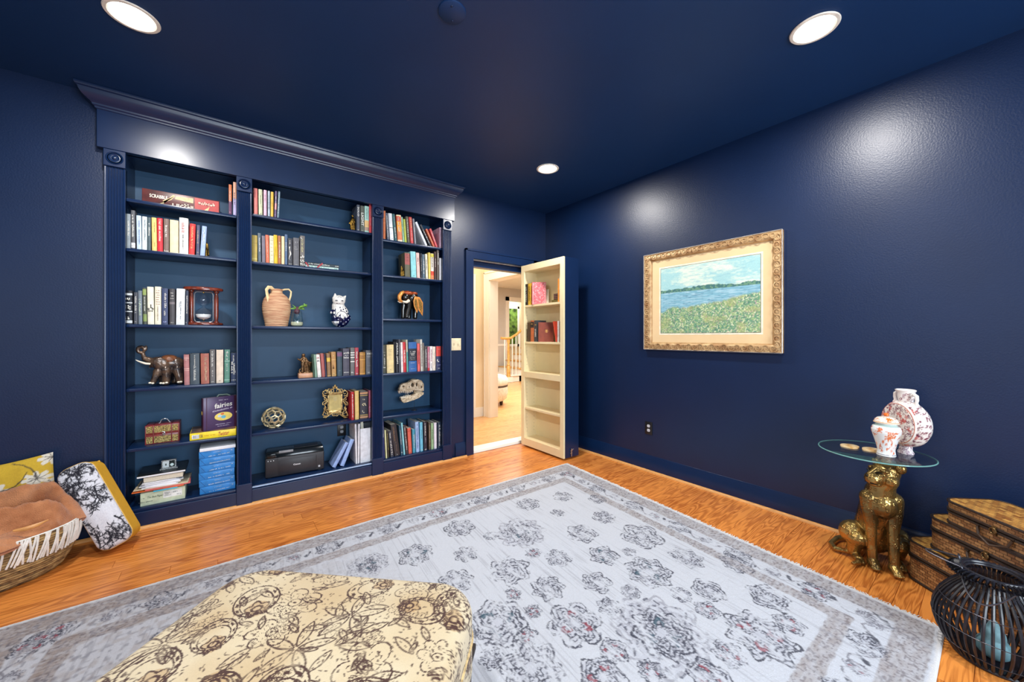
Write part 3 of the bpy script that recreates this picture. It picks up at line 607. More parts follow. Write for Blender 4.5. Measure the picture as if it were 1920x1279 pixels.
row(2, 0, [
 (717.8, 723, 395, 0, (204, 108, 56), 'burnt orange book', {'b': [(.72, .012, (236, 160, 110)), (.57, .012, (236, 160, 110))], 'plain': 1}), (726, 730.6, 399.5, -3.2, (86, 96, 114), 'slate book with white title', {'t': [('g', .5, .8, .5, 0, W_)]}),
 (732, 738.8, 400, -3.8, (232, 236, 240), 'white book split by black band', {'b': [(.46, .02, D_)], 't': [('h', .07, .3, .04, D_)]}), (740.4, 745, 401, -4.6, (52, 100, 104), 'teal book with white title', {'t': [('g', .3, .4, .5, 0, W_), ('g', .74, .3, .3, 0, (160, 200, 200))]}),
 (746.2, 755, 403, -3, (216, 90, 60), 'thick red and orange book', {'b': [(.08, .3, (222, 130, 84)), (.38, .38, (240, 164, 52)), (.0, .07, (238, 220, 190)), (.95, .05, (240, 224, 180))]}), (755.6, 759, 407, -3.6, (146, 190, 160), 'mint green book'),
 (759.6, 763, 411, -3, (188, 200, 72), 'lime green book', {'t': [('g', .6, .6, .4, 0, (240, 240, 180))]}), (764.2, 769, 406, -3.4, (88, 84, 66), 'olive brown book with white title', {'t': [('g', .55, .7, .4, 0, W_)]}),
 (770.4, 775.8, 407, -3.6, (206, 66, 66), 'red book with yellow title', {'t': [('g', .75, .4, .4, .1, (244, 220, 150)), ('g', .3, .4, .3, 0, (250, 210, 200))]}), (777.6, 781, 410, -3.8, (124, 128, 140), 'thin grey book'),
 (798, 802.6, 416, -20, (222, 226, 232), 'white book leaning far over', {'plain': 1}), (806.4, 810.4, 421, -19.5, (34, 38, 50), 'black book leaning far over', {'t': [('g', .45, .6, .5, 0, W_)]}),
 (812.6, 816.4, 429, -14.8, (196, 92, 60), 'orange-red book leaning over', {'t': [('g', .5, .5, .4, 0, (240, 200, 150))]}), (817.8, 821.6, 428.6, -12.6, (200, 72, 80), 'rose red book leaning over'),
 (824.2, 827.4, 426.5, 0, (206, 170, 190), 'thin pink-grey book at the end', {'d': .2})], Y=3.39)
row(2, 1, [
 (760, 769.4, 473.5, -1, (92, 90, 68), 'thick olive book with maroon top', {'b': [(.5, .46, (160, 84, 80)), (.9, .01, (206, 150, 120)), (.8, .01, (206, 150, 120)), (.66, .01, (206, 150, 120))], 'plain': 1}), (771.6, 781.2, 471.5, -1.8, (140, 208, 214), 'thick aqua book', {'t': [('h', .07, .16, .03, D_)]}),
 (782.4, 788.2, 474, -2, (232, 192, 184), 'blush pink book with black title', {'t': [('g', .66, .28, .4, 0, D_)]}), (789.6, 791.9, 475, -1, (40, 46, 60), 'very thin black book'),
 (792.8, 797.4, 477, -1, (84, 106, 124), 'slate blue book with white title', {'t': [('g', .5, .6, .5, 0, W_)]}), (799, 803, 476.5, -1.6, (226, 222, 204), 'cream book'), (804.4, 807.6, 473.5, -1, (228, 206, 104), 'pale yellow book', {'plain': 1}),
 (808.3, 814, 475.5, -.6, (232, 220, 206), 'white book with red foot', {'b': [(.86, .13, (206, 196, 70)), (0, .16, (226, 130, 84)), (.16, .16, (206, 66, 44))]}), (815.2, 818.6, 472, -.6, (70, 46, 42), 'dark brown book with white title', {'t': [('g', .6, .3, .4, 0, W_)]}),
 (819.2, 823.4, 469, 0, (88, 76, 68), 'dark book with tan edge and lettering', {'t': [('g', .7, .4, .4, .1, W_)]}), (824, 828, 484, 0, (236, 234, 236), 'short white book', {'plain': 1})], Y=3.39)
row(2, 3, [
 (718, 724.6, 647, -.4, (74, 76, 64), 'dark olive book with white boxes', {'t': [('g', .46, .4, .3, 0, W_), ('h', .74, .8, .012, W_), ('h', .22, .8, .06, W_)]}), (726, 739, 646.5, -.8, (230, 206, 150), 'thick cream book with fine print', {'t': [('h', .84, .5, .03, (150, 120, 80)), ('h', .78, .4, .025, (150, 120, 80)), ('h', .64, .4, .025, (150, 120, 80)), ('h', .12, .2, .02, (150, 120, 80))]}),
 (739.4, 741.7, 641, -1, (34, 30, 34), 'thin black book', {'plain': 1}), (743, 748, 641, -1.2, (36, 36, 44), 'black book with stacked white title', {'t': [('t', 'PEARL JAM', .62, .66, .62, W_)]}), (748.6, 751.2, 636.5, -.8, (80, 82, 92), 'thin grey book with white title'),
 (752.6, 756.6, 642, -1.4, (230, 222, 220), 'white book with grey print', {'t': [('g', .5, .3, .2, 0, (140, 140, 150))]}), (757, 762, 641.5, -1.6, (200, 48, 56), 'red book with white title', {'t': [('t', 'THE PATH', .54, .42, .5, W_)]}), (763, 766, 637, -1.6, (190, 190, 166), 'thin cream and teal book', {'b': [(0, .62, (86, 160, 150))], 'plain': 1}),
 (767, 782, 641.5, -.6, (44, 96, 160), 'thick blue book with black label', {'b': [(.36, .42, (30, 36, 50))], 't': [('h', .68, .6, .05, W_), ('h', .62, .6, .04, W_), ('h', .57, .4, .04, W_), ('h', .5, .7, .02, (190, 190, 190)), ('h', .46, .7, .02, (190, 190, 190)), ('h', .42, .6, .02, (190, 190, 190)), ('h', .3, .6, .02, W_), ('h', .1, .5, .02, W_)]}),
 (783.4, 788.2, 644, -1, (226, 100, 96), 'salmon red book', {'t': [('g', .5, .5, .5, 0, (120, 40, 50))]}), (789.6, 793.2, 636.5, -1.4, (206, 204, 194), 'tall pale book with black title', {'t': [('g', .5, .7, .5, 0, (40, 40, 44))]}), (793.7, 796, 643, -.8, (128, 120, 112), 'very thin taupe book'),
 (797.2, 801.8, 650, -.6, (74, 70, 72), 'black book with rough white title', {'t': [('g', .5, .76, .5, 0, (220, 220, 220))]}), (802.2, 805.8, 650.5, -.3, (190, 110, 132), 'rose book with red foot', {'b': [(0, .12, (196, 40, 50))]}), (806.2, 811.3, 649.5, 0, (232, 226, 224), 'white book with red title', {'t': [('g', .62, .5, .4, 0, (170, 50, 70)), ('g', .2, .2, .3, 0, D_)]}),
 (811.8, 816.8, 650, 0, (230, 216, 200), 'ivory book', {'t': [('g', .5, .6, .2, 0, (150, 130, 120))]}), (818, 827, 649, 0, (44, 50, 88), 'navy book with red head', {'b': [(.58, .41, (214, 66, 56))], 't': [('h', .88, .6, .05, (250, 200, 180)), ('h', .42, .7, .16, (230, 226, 220)), ('h', .22, .8, .03, (160, 170, 220)), ('h', .08, .3, .04, W_)]})], Y=3.40)
row(2, 5, [
 (719, 722, 790, -2.4, (40, 52, 110), 'navy book with white head title', {'t': [('g', .76, .4, .5, 0, W_)]}), (723.6, 726.4, 807, -2.6, (228, 228, 176), 'thin pale yellow book', {'plain': 1}), (727.6, 730.4, 808, -2.8, (62, 58, 50), 'thin dark book with yellow print', {'t': [('g', .6, .6, .4, 0, (214, 200, 110))]}),
 (733, 739, 808, -5, (62, 64, 76), 'charcoal book with white capitals', {'t': [('g', .5, .84, .5, 0, W_)]}), (740.8, 751, 796, -8, (50, 44, 48), 'thick black book with brown capitals', {'t': [('g', .72, .46, .3, -.1, (150, 116, 84)), ('g', .3, .3, .16, 0, (130, 110, 90)), ('h', .05, .2, .03, W_)]}),
 (752.2, 755.8, 798, -4, (48, 84, 108), 'dark teal book with white print', {'t': [('g', .6, .5, .4, 0, W_), ('h', .1, .5, .05, W_)]}), (757.2, 760.2, 793, -5, (140, 204, 216), 'thin aqua book', {'plain': 1}), (761.8, 766, 799, -5, (70, 58, 64), 'dark book with white capitals', {'t': [('g', .55, .8, .6, 0, (226, 214, 206))]}),
 (766.8, 773, 803, -2.6, (214, 98, 80), 'coral book', {'t': [('h', .1, .5, .04, (250, 200, 180))], 'b': [(.88, .02, (170, 50, 44))]}), (774.6, 779.8, 805, -1.4, (70, 150, 176), 'blue-green book with white title', {'t': [('g', .5, .6, .3, 0, W_), ('g', .6, .4, .2, .3, W_)]}),
 (781, 787, 791, -2, (160, 190, 232), 'pale blue book with lilac print', {'t': [('g', .45, .7, .5, 0, (120, 130, 190)), ('h', .9, .5, .05, (80, 90, 140))]}), (788.6, 793.8, 792, -1.2, (110, 190, 220), 'sky blue book with white foot', {'t': [('g', .6, .3, .3, 0, (60, 80, 110)), ('h', .06, .8, .05, W_)]}),
 (795.6, 801.4, 791, -1, (44, 40, 56), 'black book with large white title', {'t': [('g', .74, .4, .5, 0, W_), ('g', .36, .2, .3, 0, (180, 180, 190)), ('h', .05, .6, .05, W_)]}), (804.7, 808.2, 792, -.6, (90, 76, 66), 'brown book with cream print', {'t': [('g', .5, .8, .4, 0, (226, 200, 160))]}),
 (809, 813.4, 794, -.4, (150, 184, 140), 'green and white book'), (814.6, 819.4, 793, -.4, (226, 220, 232), 'lilac white book', {'plain': 1}), (821, 826.6, 792, 0, (44, 60, 80), 'dark blue book with white print', {'t': [('g', .5, .8, .5, .1, W_)]})], Y=3.40, depth=.21)
# white lizard emblem on the black book
lz = [o for o in bpy.data.objects if o.get('label', '').startswith('black book with white lizard')][0]
wv = max(v.co.x for v in lz.data.vertices); hv = max(v.co.z for v in lz.data.vertices); g = MB()
P = [(.3, .62), (.25, .68), (.4, .7), (.34, .6), (.42, .52), (.62, .46), (.5, .42), (.55, .34), (.34, .36), (.2, .28), (.45, .2)]
g.tube([(wv * a, -.0002, hv * b) for a, b in P[:6]], wv * .07, 5); g.tube([(wv * .42, -.0002, hv * .52), (wv * .55, -.0002, hv * .42), (wv * .36, -.0002, hv * .34), (wv * .2, -.0002, hv * .24), (wv * .45, -.0002, hv * .19)], [wv * .12, wv * .16, wv * .1, wv * .05, wv * .02], 6)
g.build('lizard_print', K(W_), lz)
# two books lying flat with a red ribbon
def flat_book(x0, x1, y0, d, z0, z1, col, tcol, label, lettering=True):
    w_ = x1 - x0; h = z1 - z0; t = .0022
    mb = MB().box((x0, y0, z0), (x1, y0 + t, z1)).box((x0, y0, z0), (x1, y0 + d, z0 + t)).box((x0, y0, z1 - t), (x1, y0 + d, z1))
    o = mb.build('book', K(col), bevel=.0004); tag(o, label, 'book', 'books on the shelves')
    MB().box((x0 + .004, y0 + t, z0 + t), (x1 - .004, y0 + d - .004, z1 - t)).build('page_block', PAPER, o, smooth=False)
    if lettering:
        g = MB(); glyphs(g, ((x0 + x1) / 2 - w_ * .1, y0 - .0003, (z0 + z1) / 2), (1, 0, 0), (0, 0, 1), w_ * .62, h * .5, rb); glyphs(g, (x1 - w_ * .08, y0 - .0003, (z0 + z1) / 2), (1, 0, 0), (0, 0, 1), w_ * .1, h * .5, rb); g.build('spine_lettering', K(tcol), o, smooth=False)
    return o
fx0, fx1 = on_y(572.6, 631, 3.40).x, on_y(635, 631, 3.40).x
flat_book(fx0, fx1 - .002, 3.40, .16, 1.80, 1.819, (196, 220, 214), (90, 170, 160), 'pale green book lying flat under a dark book, second shelf')
fb = flat_book(fx0, fx1 + .004, 3.397, .165, 1.8195, 1.842, (44, 58, 66), W_, 'dark slate book lying flat with a red ribbon, second shelf')
g = MB()
for a, b in (((fx0 + .0, 1.838), (fx0 + .022, 1.806)), ((fx0 + .085, 1.803), (fx0 + .125, 1.843))):
    d = Vector((b[0] - a[0], 0, b[1] - a[1])).normalized(); n = Vector((d.z, 0, -d.x)) * .005
    A = Vector((a[0], 3.3955, a[1])); Bv = Vector((b[0], 3.3955, b[1])); g.add([A - n, A + n, Bv + n, Bv - n], [(0, 1, 2, 3)])
g.build('ribbon', K((172, 30, 44), .4), fb, smooth=False)
# ---------------------------------------------------------------- ornaments on the shelves
class Zm:
    """reads points off a magnified crop of the photograph and puts them on the plane y = Y (the object's own depth on its shelf)"""
    def __init__(s, x0, y0, k, Y, cx=None):
        s.x0, s.y0, s.k, s.Y = x0, y0, k, Y; p = on_y(x0 + 600 / k, y0, Y); s.m = (p.x * _s + p.y * _c) / FPX / k
    def __call__(s, zx, zy, dy=0.0): p = on_y(s.x0 + zx / s.k, s.y0 + zy / s.k, s.Y); p.y += dy; return p
    def r(s, q): return q * s.m
def seat(parts, z):
    """rest a group of meshes exactly on height z"""
    lo = min(min((v.co.z for v in o.data.vertices)) for o in parts)
    for o in parts:
        for v in o.data.vertices: v.co.z += z - lo
def base_of(parts, root, z):
    seat(parts, z)
    xs = [v.co for o in parts for v in o.data.vertices]; cx = (min(v.x for v in xs) + max(v.x for v in xs)) / 2; cy = (min(v.y for v in xs) + max(v.y for v in xs)) / 2
    root.location = (cx, cy, z)
    for o in parts:
        o.data.transform(Matrix.Translation((-cx, -cy, -z)))
BRONZE = M('dark_bronze_resin', S(112, 88, 70), .26, .35, var=.5, vs=22, bump=.3, bs=40, rgb2=S(40, 36, 40), coat=.4)
IVORY = M('ivory_white', S(236, 226, 206), .3, var=.05)
# bronze elephant with raised curled trunk
t = thing('elephant_figurine', 'dark bronze elephant figurine with raised curled trunk, fourth shelf', 'figurine')
q = Zm(250, 640, 13.46, 3.49); mb = MB(); r = q.r
mb.ell(q(930, 610, .0), (r(270), r(170), r(185)), 20, 14).ell(q(1080, 620, 0), (r(170), r(165), r(180)), 18, 12).ell(q(640, 590, -.012), (r(185), r(140), r(150)), 18, 12)
mb.limb([q(480, 560, -.01), q(380, 520, -.01), q(300, 500, -.01), q(262, 420, -.01), q(256, 360, -.01)], [r(95), r(72), r(58), r(42), r(38)])
mb.tube([q(205 + 88 * math.cos(a), 270 + 72 * math.sin(a), -.01 - .004 * a / 6) for a in [1.2 + i * .32 for i in range(20)]], [r(40)] * 17 + [r(34), r(30), r(24)], 10)
mb.limb([q(320, 260, -.014), q(335, 200, -.014), q(330, 170, -.014)], [r(34), r(28), r(16)])
mb.limb([q(470, 660, -.01), q(420, 710, -.01)], [r(50), r(18)])
for pts, rr in ((((640, 800, -.03), (590, 930, -.035), (520, 1070, -.035)), (95, 72, 62)), (((830, 760, -.025), (850, 930, -.03), (840, 1080, -.03)), (125, 95, 80)), (((700, 780, .03), (700, 950, .035), (720, 1075, .035)), (95, 75, 65)),
                ((((1120, 760, -.02)), (1170, 930, -.03), (1185, 1065, -.03)), (120, 85, 70)), (((1040, 800, .03), (1030, 950, .035), (1020, 1070, .035)), (105, 75, 65))):
    mb.limb([q(*p) for p in pts], [r(v) for v in rr])
body = obj('body', remesh(mb, .0028, 4), BRONZE)
ear = MB().ell(q(700, 610, -.048), (r(140), r(26), r(150)), 16, 10).ell(q(780, 640, -.044), (r(110), r(22), r(95)), 14, 8).ell(q(640, 560, -.05), (r(80), r(22), r(90)), 14, 8)
ears = obj('ear', remesh(ear, .003, 3), BRONZE)
tusk = MB().tube([q(450, 620, -.038), q(340, 610, -.044), q(230, 575, -.048), q(150, 545, -.048), q(90, 515, -.048)], [r(26), r(27), r(22), r(15), r(5)], 10).tube([q(440, 650, .01), q(410, 700, .012), q(398, 735, .012)], [r(20), r(14), r(4)], 8).build('tusk', IVORY)
toes = MB()
for x, y, dy in ((720, 1095, -.05), (785, 1095, -.056), (865, 1080, -.054), (1160, 1065, -.05), (1215, 1060, -.045), (450, 1090, -.05), (520, 1095, -.056)): toes.ell(q(x, y, dy), (r(32), r(26), r(24)), 10, 6)
toes = toes.build('toenails', IVORY); toes['kind'] = 'stuff'
sad = obj('blanket', remesh(MB().ell(q(900, 520, 0), (r(190), r(178), r(130)), 18, 12), .004, 4), M('worn_brown_resin', S(120, 74, 48), .35, .2, var=.4, vs=40, bump=.4, bs=60))
ps = [body, ears, tusk, toes, sad]; base_of(ps, t, .905)
for o in ps: o.parent = t
# painted elephant with gilt blanket
t = thing('elephant_ornament', 'dark elephant ornament with orange gilt blanket and curled trunk, third shelf', 'figurine')
q = Zm(730, 535, 18.27, 3.50); r = q.r; mb = MB()
mb.ell(q(780, 430, .02), (r(240), r(230), r(230)), 18, 12).ell(q(500, 420, -.03), (r(160), r(150), r(160)), 16, 12).ell(q(600, 330, -.02), (r(150), r(140), r(120)), 14, 10)
for pts, rr in ((((600, 640, -.04), (590, 820, -.05), (520, 1090, -.055)), (110, 85, 75)), (((500, 640, .0), (470, 850, .0), (470, 1100, 0)), (100, 80, 75)), (((900, 640, .03), (930, 850, .03), (920, 1110, .03)), (120, 90, 75)), (((760, 650, .06), (760, 880, .07), (760, 1110, .07)), (110, 85, 75))):
    mb.limb([q(*p) for p in pts], [r(v) for v in rr])
body = obj('body', remesh(mb, .003, 4), M('black_lacquer', S(46, 40, 34), .2, .2, var=.5, vs=30, coat=.5, rgb2=S(16, 14, 14)))
OR = M('orange_gilt_paint', S(226, 150, 74), .32, .25, var=.3, vs=40, bump=.2, bs=80)
trunk = MB().tube([q(400, 250, -.06), q(310, 300, -.075), q(245, 380, -.085), q(225, 460, -.088), q(250, 550, -.085), q(330, 585, -.08)], [r(48), r(62), r(68), r(66), r(56), r(40)], 12).build('trunk', OR)
tk = MB().tube([q(560, 545, -.08), q(470, 605, -.088), q(370, 590, -.092), q(330, 560, -.09)], [r(55), r(48), r(34), r(10)], 10).tube([q(340, 605, -.07), q(250, 605, -.08), q(170, 572, -.085)], [r(26), r(26), r(6)], 8).build('tusk', IVORY)
cap = obj('headdress', remesh(MB().ell(q(580, 285, -.03), (r(210), r(130), r(85)), 16, 10).ell(q(820, 290, .0), (r(150), r(150), r(70)), 14, 10), .003, 3), M('rust_gilt_paint', S(176, 82, 44), .3, .3, var=.4, vs=50))
fl = []
for pts in ([(770, 390), (850, 420), (890, 620), (890, 880), (855, 970), (740, 740), (715, 560)], [(850, 410), (965, 430), (1085, 610), (1090, 830), (1075, 1065), (910, 860), (890, 620)]):
    cx = sum(p[0] for p in pts) / len(pts); cy = sum(p[1] for p in pts) / len(pts)
    f = MB().prism([(p[0], p[1]) for p in pts], lambda u, v, w_: q(u, v, -.072 + .00009 * (u - 800) + w_), .006).build('blanket_flap', OR, bevel=.001)
    fl.append(f); inn = [(cx + (a - cx) * .66, cy + (b - cy) * .66) for a, b in pts]
    fl.append(MB().prism(inn, lambda u, v, w_: q(u, v, -.0735 + .00009 * (u - 800) + w_), .002).build('blanket_inlay', M('dark_beaded_inlay', S(74, 44, 26), .3, .3, var=.9, vs=160, rgb2=S(190, 150, 80)), None))
ps = [body, trunk, tk, cap] + fl; base_of(ps, t, 1.404)
for o in ps: o.parent = t
# porcelain cat
t = thing('porcelain_cat', 'white porcelain cat painted with dark blue flowers, middle bay', 'figurine')
q = Zm(600, 550, 18.27, 3.49); r = q.r; mb = MB()
mb.ell(q(620, 370, -.03), (r(205), r(180), r(185)), 20, 14)
for pts in (((500, 300, -.03), (490, 140, -.028)), ((745, 320, -.03), (850, 215, -.028))): mb.limb([q(*p) for p in pts], [r(100), r(22)])
mb.limb([q(620, 560, -.01), q(680, 780, 0), q(700, 980, 0)], [r(205), r(280), r(300)]).ell(q(800, 950, .01), (r(250), r(240), r(190)), 16, 10)
mb.limb([q(470, 700, -.05), q(470, 950, -.055), q(480, 1110, -.06)], [r(75), r(65), r(60)]).limb([q(420, 730, -.03), q(340, 770, -.04)], [r(60), r(50)]).limb([q(620, 960, -.06), q(560, 1100, -.07)], [r(150), r(70)])
cm = remesh(mb, .0021, 3); c0 = q(0, 0); k1 = q(1000, 0).x - q(0, 0).x; zt, zb = q(600, 0).z, q(600, 1000).z
def catcol(co):
    u = (co[:, 0] - q(0, 600).x) / k1 * 1000; v = (zt - co[:, 2]) / (zt - zb) * 1000
    col = np.tile(np.array(S(240, 238, 232)), (len(co), 1)); dk = np.array(S(18, 20, 66)); gr = np.array(S(70, 76, 92))
    def put(m, c): col[m] = c
    haunch = ((u - 680) / 215) ** 2 + ((v - 960) / 230) ** 2
    put((haunch < 1) & (haunch > .84), dk); low = (v > 880 + 60 * np.sin(u / 60)) & (u > 390); put(low & (((u - 690) / 80) ** 2 + ((v - 900) / 90) ** 2 > 1), dk)
    put((u < 470) & (v > 640) & (v < 1080) & (np.sin(u / 14) + np.sin(v / 22) > -.5), dk); put((u > 880) & (v - 620 > (u - 860) * -.2) & (np.sin(u / 19) * np.sin(v / 27) > .1) & (v < 900), dk)
    put((u > 590) & (u < 990) & (v > 590) & (v < 850) & (np.sin(u / 23 + v / 40) * np.sin(v / 26 - u / 50) > .36) & (haunch > 1.05), dk)
    put((v > 1080) & (u < 560), np.array(S(236, 236, 232)))
    put((low & (np.sin(u / 31) * np.sin(v / 24) > .72)), np.array(S(200, 204, 226)))
    fr = co[:, 1] < 3.475
    for ex in (490, 690):
        e = ((u - ex) / 44) ** 2 + ((v - 385) / 26) ** 2; put(fr & (e < 1) & (e > .5), gr); put(fr & (e < .3), np.array(S(24, 24, 28)))
    put(fr & (((u - 510) / 22) ** 2 + ((v - 475) / 14) ** 2 < 1), np.array(S(150, 120, 124))); put(fr & (np.abs(v - 490 - np.abs(u - 560) * -.15) < 7) & (np.abs(u - 560) < 70), gr)
    put(fr & (np.abs(v - 255 - ((u - 600) / 60) ** 2 * 12) < 7) & (np.abs(u - 600) < 70), gr)
    return col
colour(cm, catcol); o = obj('body', cm, VC('glazed_porcelain', .12, coat=.6, var=.02)); base_of([o], t, 1.319); o.parent = t
# two-handled amphora
t = thing('amphora_vase', 'tan ribbed terracotta amphora with two strap handles, middle bay', 'vase')
q = Zm(480, 530, 14.21, 3.50); r = q.r; cx = q(550, 600); zz = lambda y: q(550, y).z
pr = [(285, 1150), (292, 1100), (300, 1040), (320, 950), (345, 840), (362, 730), (366, 640), (352, 520), (322, 430), (255, 335), (190, 290), (155, 262), (148, 235), (146, 200), (160, 172), (158, 158), (132, 162), (128, 230), (150, 300)]
prof = []
for i in range(len(pr) - 1):
    for k in range(4):
        a = k / 4; rr = pr[i][0] * (1 - a) + pr[i + 1][0] * a; yy = pr[i][1] * (1 - a) + pr[i + 1][1] * a
        rib = 5 * math.sin(yy / 9.5) if 340 < yy < 1140 and i < 9 else 0; prof.append((r(rr + rib) * .9, zz(yy)))
pot = MB().lathe(prof, 48, (cx.x, 3.50, 0)).build('body', M('streaked_terracotta', S(226, 186, 146), .7, var=.2, vs=9, st=(1.2, 1.2, 16), rgb2=S(186, 128, 96), bump=.3, bs=50))
def strap(pts): return MB().tube(pts, r(44), 8, flat=.34)
h1 = strap([q(480, 185, -.01), q(400, 120, -.03), q(320, 118, -.045), q(265, 190, -.055), q(280, 300, -.06), q(325, 500, -.062)]).build('handle', M('pale_clay', S(236, 210, 160), .7))
h2 = MB().tube([q(680, 185, .0), q(770, 165, .0), q(870, 160, .0), q(935, 225, 0), q(925, 330, 0), q(880, 480, 0)], r(22), 8, flat=1).build('handle', M('pale_clay', S(236, 210, 160), .7))
ps = [pot, h1, h2]; base_of(ps, t, 1.319)
for o in ps: o.parent = t
# glass jar terrarium
t = thing('plant_jar', 'small glass jar of sand with a little green plant beside the amphora', 'plant')
q = Zm(480, 530, 14.21, 3.46); r = q.r; cx = q(1090, 900); zz = lambda y: q(1090, y).z
JG = GLASS('jar_glass', (.93, .98, .97))
outp = [(0, 1158), (100, 1156), (140, 1130), (152, 1080), (150, 1000), (138, 900), (122, 800), (108, 765), (112, 750), (118, 740), (114, 725)]
inp = [(r(a) - .0018, zz(b) + (.002 if b > 1140 else 0)) for a, b in reversed(outp[1:])] + [(0, zz(1158) + .003)]
jar = MB().lathe([(r(a), zz(b)) for a, b in outp] + inp, 32, (cx.x, 3.46, 0)).build('jar', JG)
sand = MB().lathe([(0, zz(1150)), (r(95), zz(1148)), (r(134), zz(1120)), (r(143), zz(1080)), (r(141), zz(1035)), (r(60), zz(1040)), (0, zz(1045))], 28, (cx.x, 3.46, 0)).build('sand', M('pale_sand', S(226, 212, 184), .9, var=.2, vs=600))
lv = MB(); rl = random.Random(4)
for i in range(16):
    a = rl.uniform(0, 6.28); el = rl.uniform(.2, 1.0); L = r(rl.uniform(150, 270)); b0 = Vector((cx.x, 3.46, zz(700))); d = Vector((math.cos(a) * math.cos(el), math.sin(a) * math.cos(el) * .7, math.sin(el)))
    pts = [b0 + d * L * k / 5 + Vector((0, 0, -L * .25 * (k / 5) ** 2)) for k in range(6)]; lv.tube(pts, [r(8), r(13), r(14), r(12), r(8), r(2)], 5, flat=.35)
for i in range(9):
    a = rl.uniform(-.6, .9); p = q(1250 + rl.uniform(-50, 60), 640 + rl.uniform(-50, 40), rl.uniform(-.02, .01)); lv.ell(p, (r(60), r(26), r(24)), 8, 5, Matrix.Rotation(rl.uniform(-1, 1), 3, 'Y'))
leaves = lv.build('leaves', M('fresh_leaf_green', S(110, 160, 60), .5, var=.5, vs=30))
stem = MB().limb([Vector((cx.x, 3.46, zz(760))), Vector((cx.x + .004, 3.46, zz(670)))], [r(70), r(50)]).build('root_cluster', M('plum_stem', S(84, 40, 60), .6))
ps = [jar, sand, leaves, stem]; base_of(ps, t, 1.319)
for o in ps: o.parent = t
# hourglass
t = thing('hourglass', 'hourglass with white sand in a reddish wooden frame, third shelf', 'hourglass')
q = Zm(225, 525, 9.6, 3.47); r = q.r; X = lambda x: q(x, 400).x; Zz = lambda y: q(1500, y).z; cx = X(1505); ky = .42
WOODR = M('red_mahogany', S(112, 46, 30), .22, var=.35, vs=14, coat=.5, st=(4, 1, 1))
pl = lambda y0, y1: MB().lathe([(r(270), Zz(y0)), (r(295), Zz(y0) + .004), (r(300), (Zz(y0) + Zz(y1)) / 2), (r(290), Zz(y1) - .003), (r(265), Zz(y1))], 40, (cx, 3.47, 0), sy=1, m=Matrix.Translation((cx, 3.47, 0)) @ Matrix.Diagonal((1, .62, 1, 1)))
ps = [pl(805, 755).build('base_plate', WOODR), pl(185, 125).build('top_plate', WOODR)]
for x, dy in ((1285, 0), (1735, 0)):
    xx = X(x); rr = r(34); ps.append(MB().lathe([(rr * 1.25, Zz(755)), (rr * 1.3, Zz(735)), (rr * .7, Zz(725)), (rr, Zz(640)), (rr * 1.05, Zz(450)), (rr, Zz(290)), (rr * .7, Zz(225)), (rr * 1.3, Zz(210)), (rr * 1.25, Zz(186))], 16, (xx, 3.47 + dy, 0)).build('post', WOODR))
loop = []
for sx, sy, a0 in ((1, -1, 0), (1, 1, 1), (-1, 1, 2), (-1, -1, 3)):
    for k in range(6):
        a = (-90 + 90 * a0 + 18 * k) * math.pi / 180
        loop.append(Vector((X(1508 + sx * 115 + 55 * math.cos(a)), 3.47, Zz(475 + sy * 215 - 0) ) ) + Vector((0, 0, -r(60) * math.sin(a) * 1)))
ps.append(MB().tube(loop, r(9), 8, closed=True).build('metal_loop', STEEL))
gp = [(12, 215), (40, 235), (90, 270), (118, 330), (110, 390), (70, 430), (16, 468), (70, 510), (108, 550), (120, 610), (108, 660), (60, 695), (14, 712)]
ps.append(MB().lathe([(r(a), Zz(b)) for a, b in gp], 32, (cx, 3.47, 0)).build('glass_bulb', GLASS('hourglass_glass', (.96, .98, 1), ior=1.12)))
ps.append(MB().lathe([(0, Zz(606)), (r(112), Zz(606)), (r(112), Zz(620)), (r(100), Zz(660)), (r(52), Zz(690)), (0, Zz(700))], 28, (cx, 3.47, 0)).build('sand', M('white_sand', S(244, 244, 240), .9, var=.05, vs=500)))
for y in (212, 705): ps.append(MB().ell((cx, 3.47, Zz(y)), r(18), 10, 6).build('brass_bead', BRASS))
base_of(ps, t, 1.319)
for o in ps: o.parent = t
# board game box lying on the top shelf
gx0, gx1 = on_y(266, 631, 3.43).x, on_y(411.5, 631, 3.43).x; gz = 2.122; gh = on_y(266, 352, 3.43).z - gz
gb = MB().box((gx0, 3.43, gz), (gx1, 3.63, gz + gh)).build('board_game_box', M('game_box_maroon', S(104, 44, 40), .35, var=.35, vs=14, rgb2=S(66, 32, 34)), bevel=.003)
tag(gb, 'maroon crossword board game box lying on the top shelf', 'game box')
gl = gx1 - gx0; zc = gz + gh * .5
text('box_title', 'SCRABBLE', K((240, 232, 214)), gb, (gx0 + gl * .2, 3.4292, gz + gh * .58), (1, 0, 0), (0, 0, 1), gl * .22, gh * .24, .02)
MB().box((gx0 + gl * .66, 3.4294, gz + .004), (gx1 - .004, 3.4299, gz + gh - .006)).build('red_panel', K((176, 44, 40), .35), gb, smooth=False)
g = MB(); glyphs(g, (gx0 + gl * .83, 3.4288, gz + gh * .62), (1, 0, 0), (0, 0, 1), gl * .24, gh * .24, rb); glyphs(g, (gx0 + gl * .5, 3.4292, gz + gh * .22), (1, 0, 0), (0, 0, 1), gl * .26, gh * .3, rb); g.build('box_lettering', K((236, 214, 190)), gb, smooth=False)
g = MB()
for pts in ([(.2, .1), (.27, .18), (.25, .34), (.33, .6), (.38, .86), (.41, .84), (.36, .5), (.29, .3)], [(.4, .6), (.64, .5), (.64, .86), (.42, .8)], [(.78, .1), (.86, .44), (.84, .12)]):
    g.add([Vector((gx0 + gl * a, 3.4291, gz + gh * b)) for a, b in pts], [tuple(range(len(pts)))])
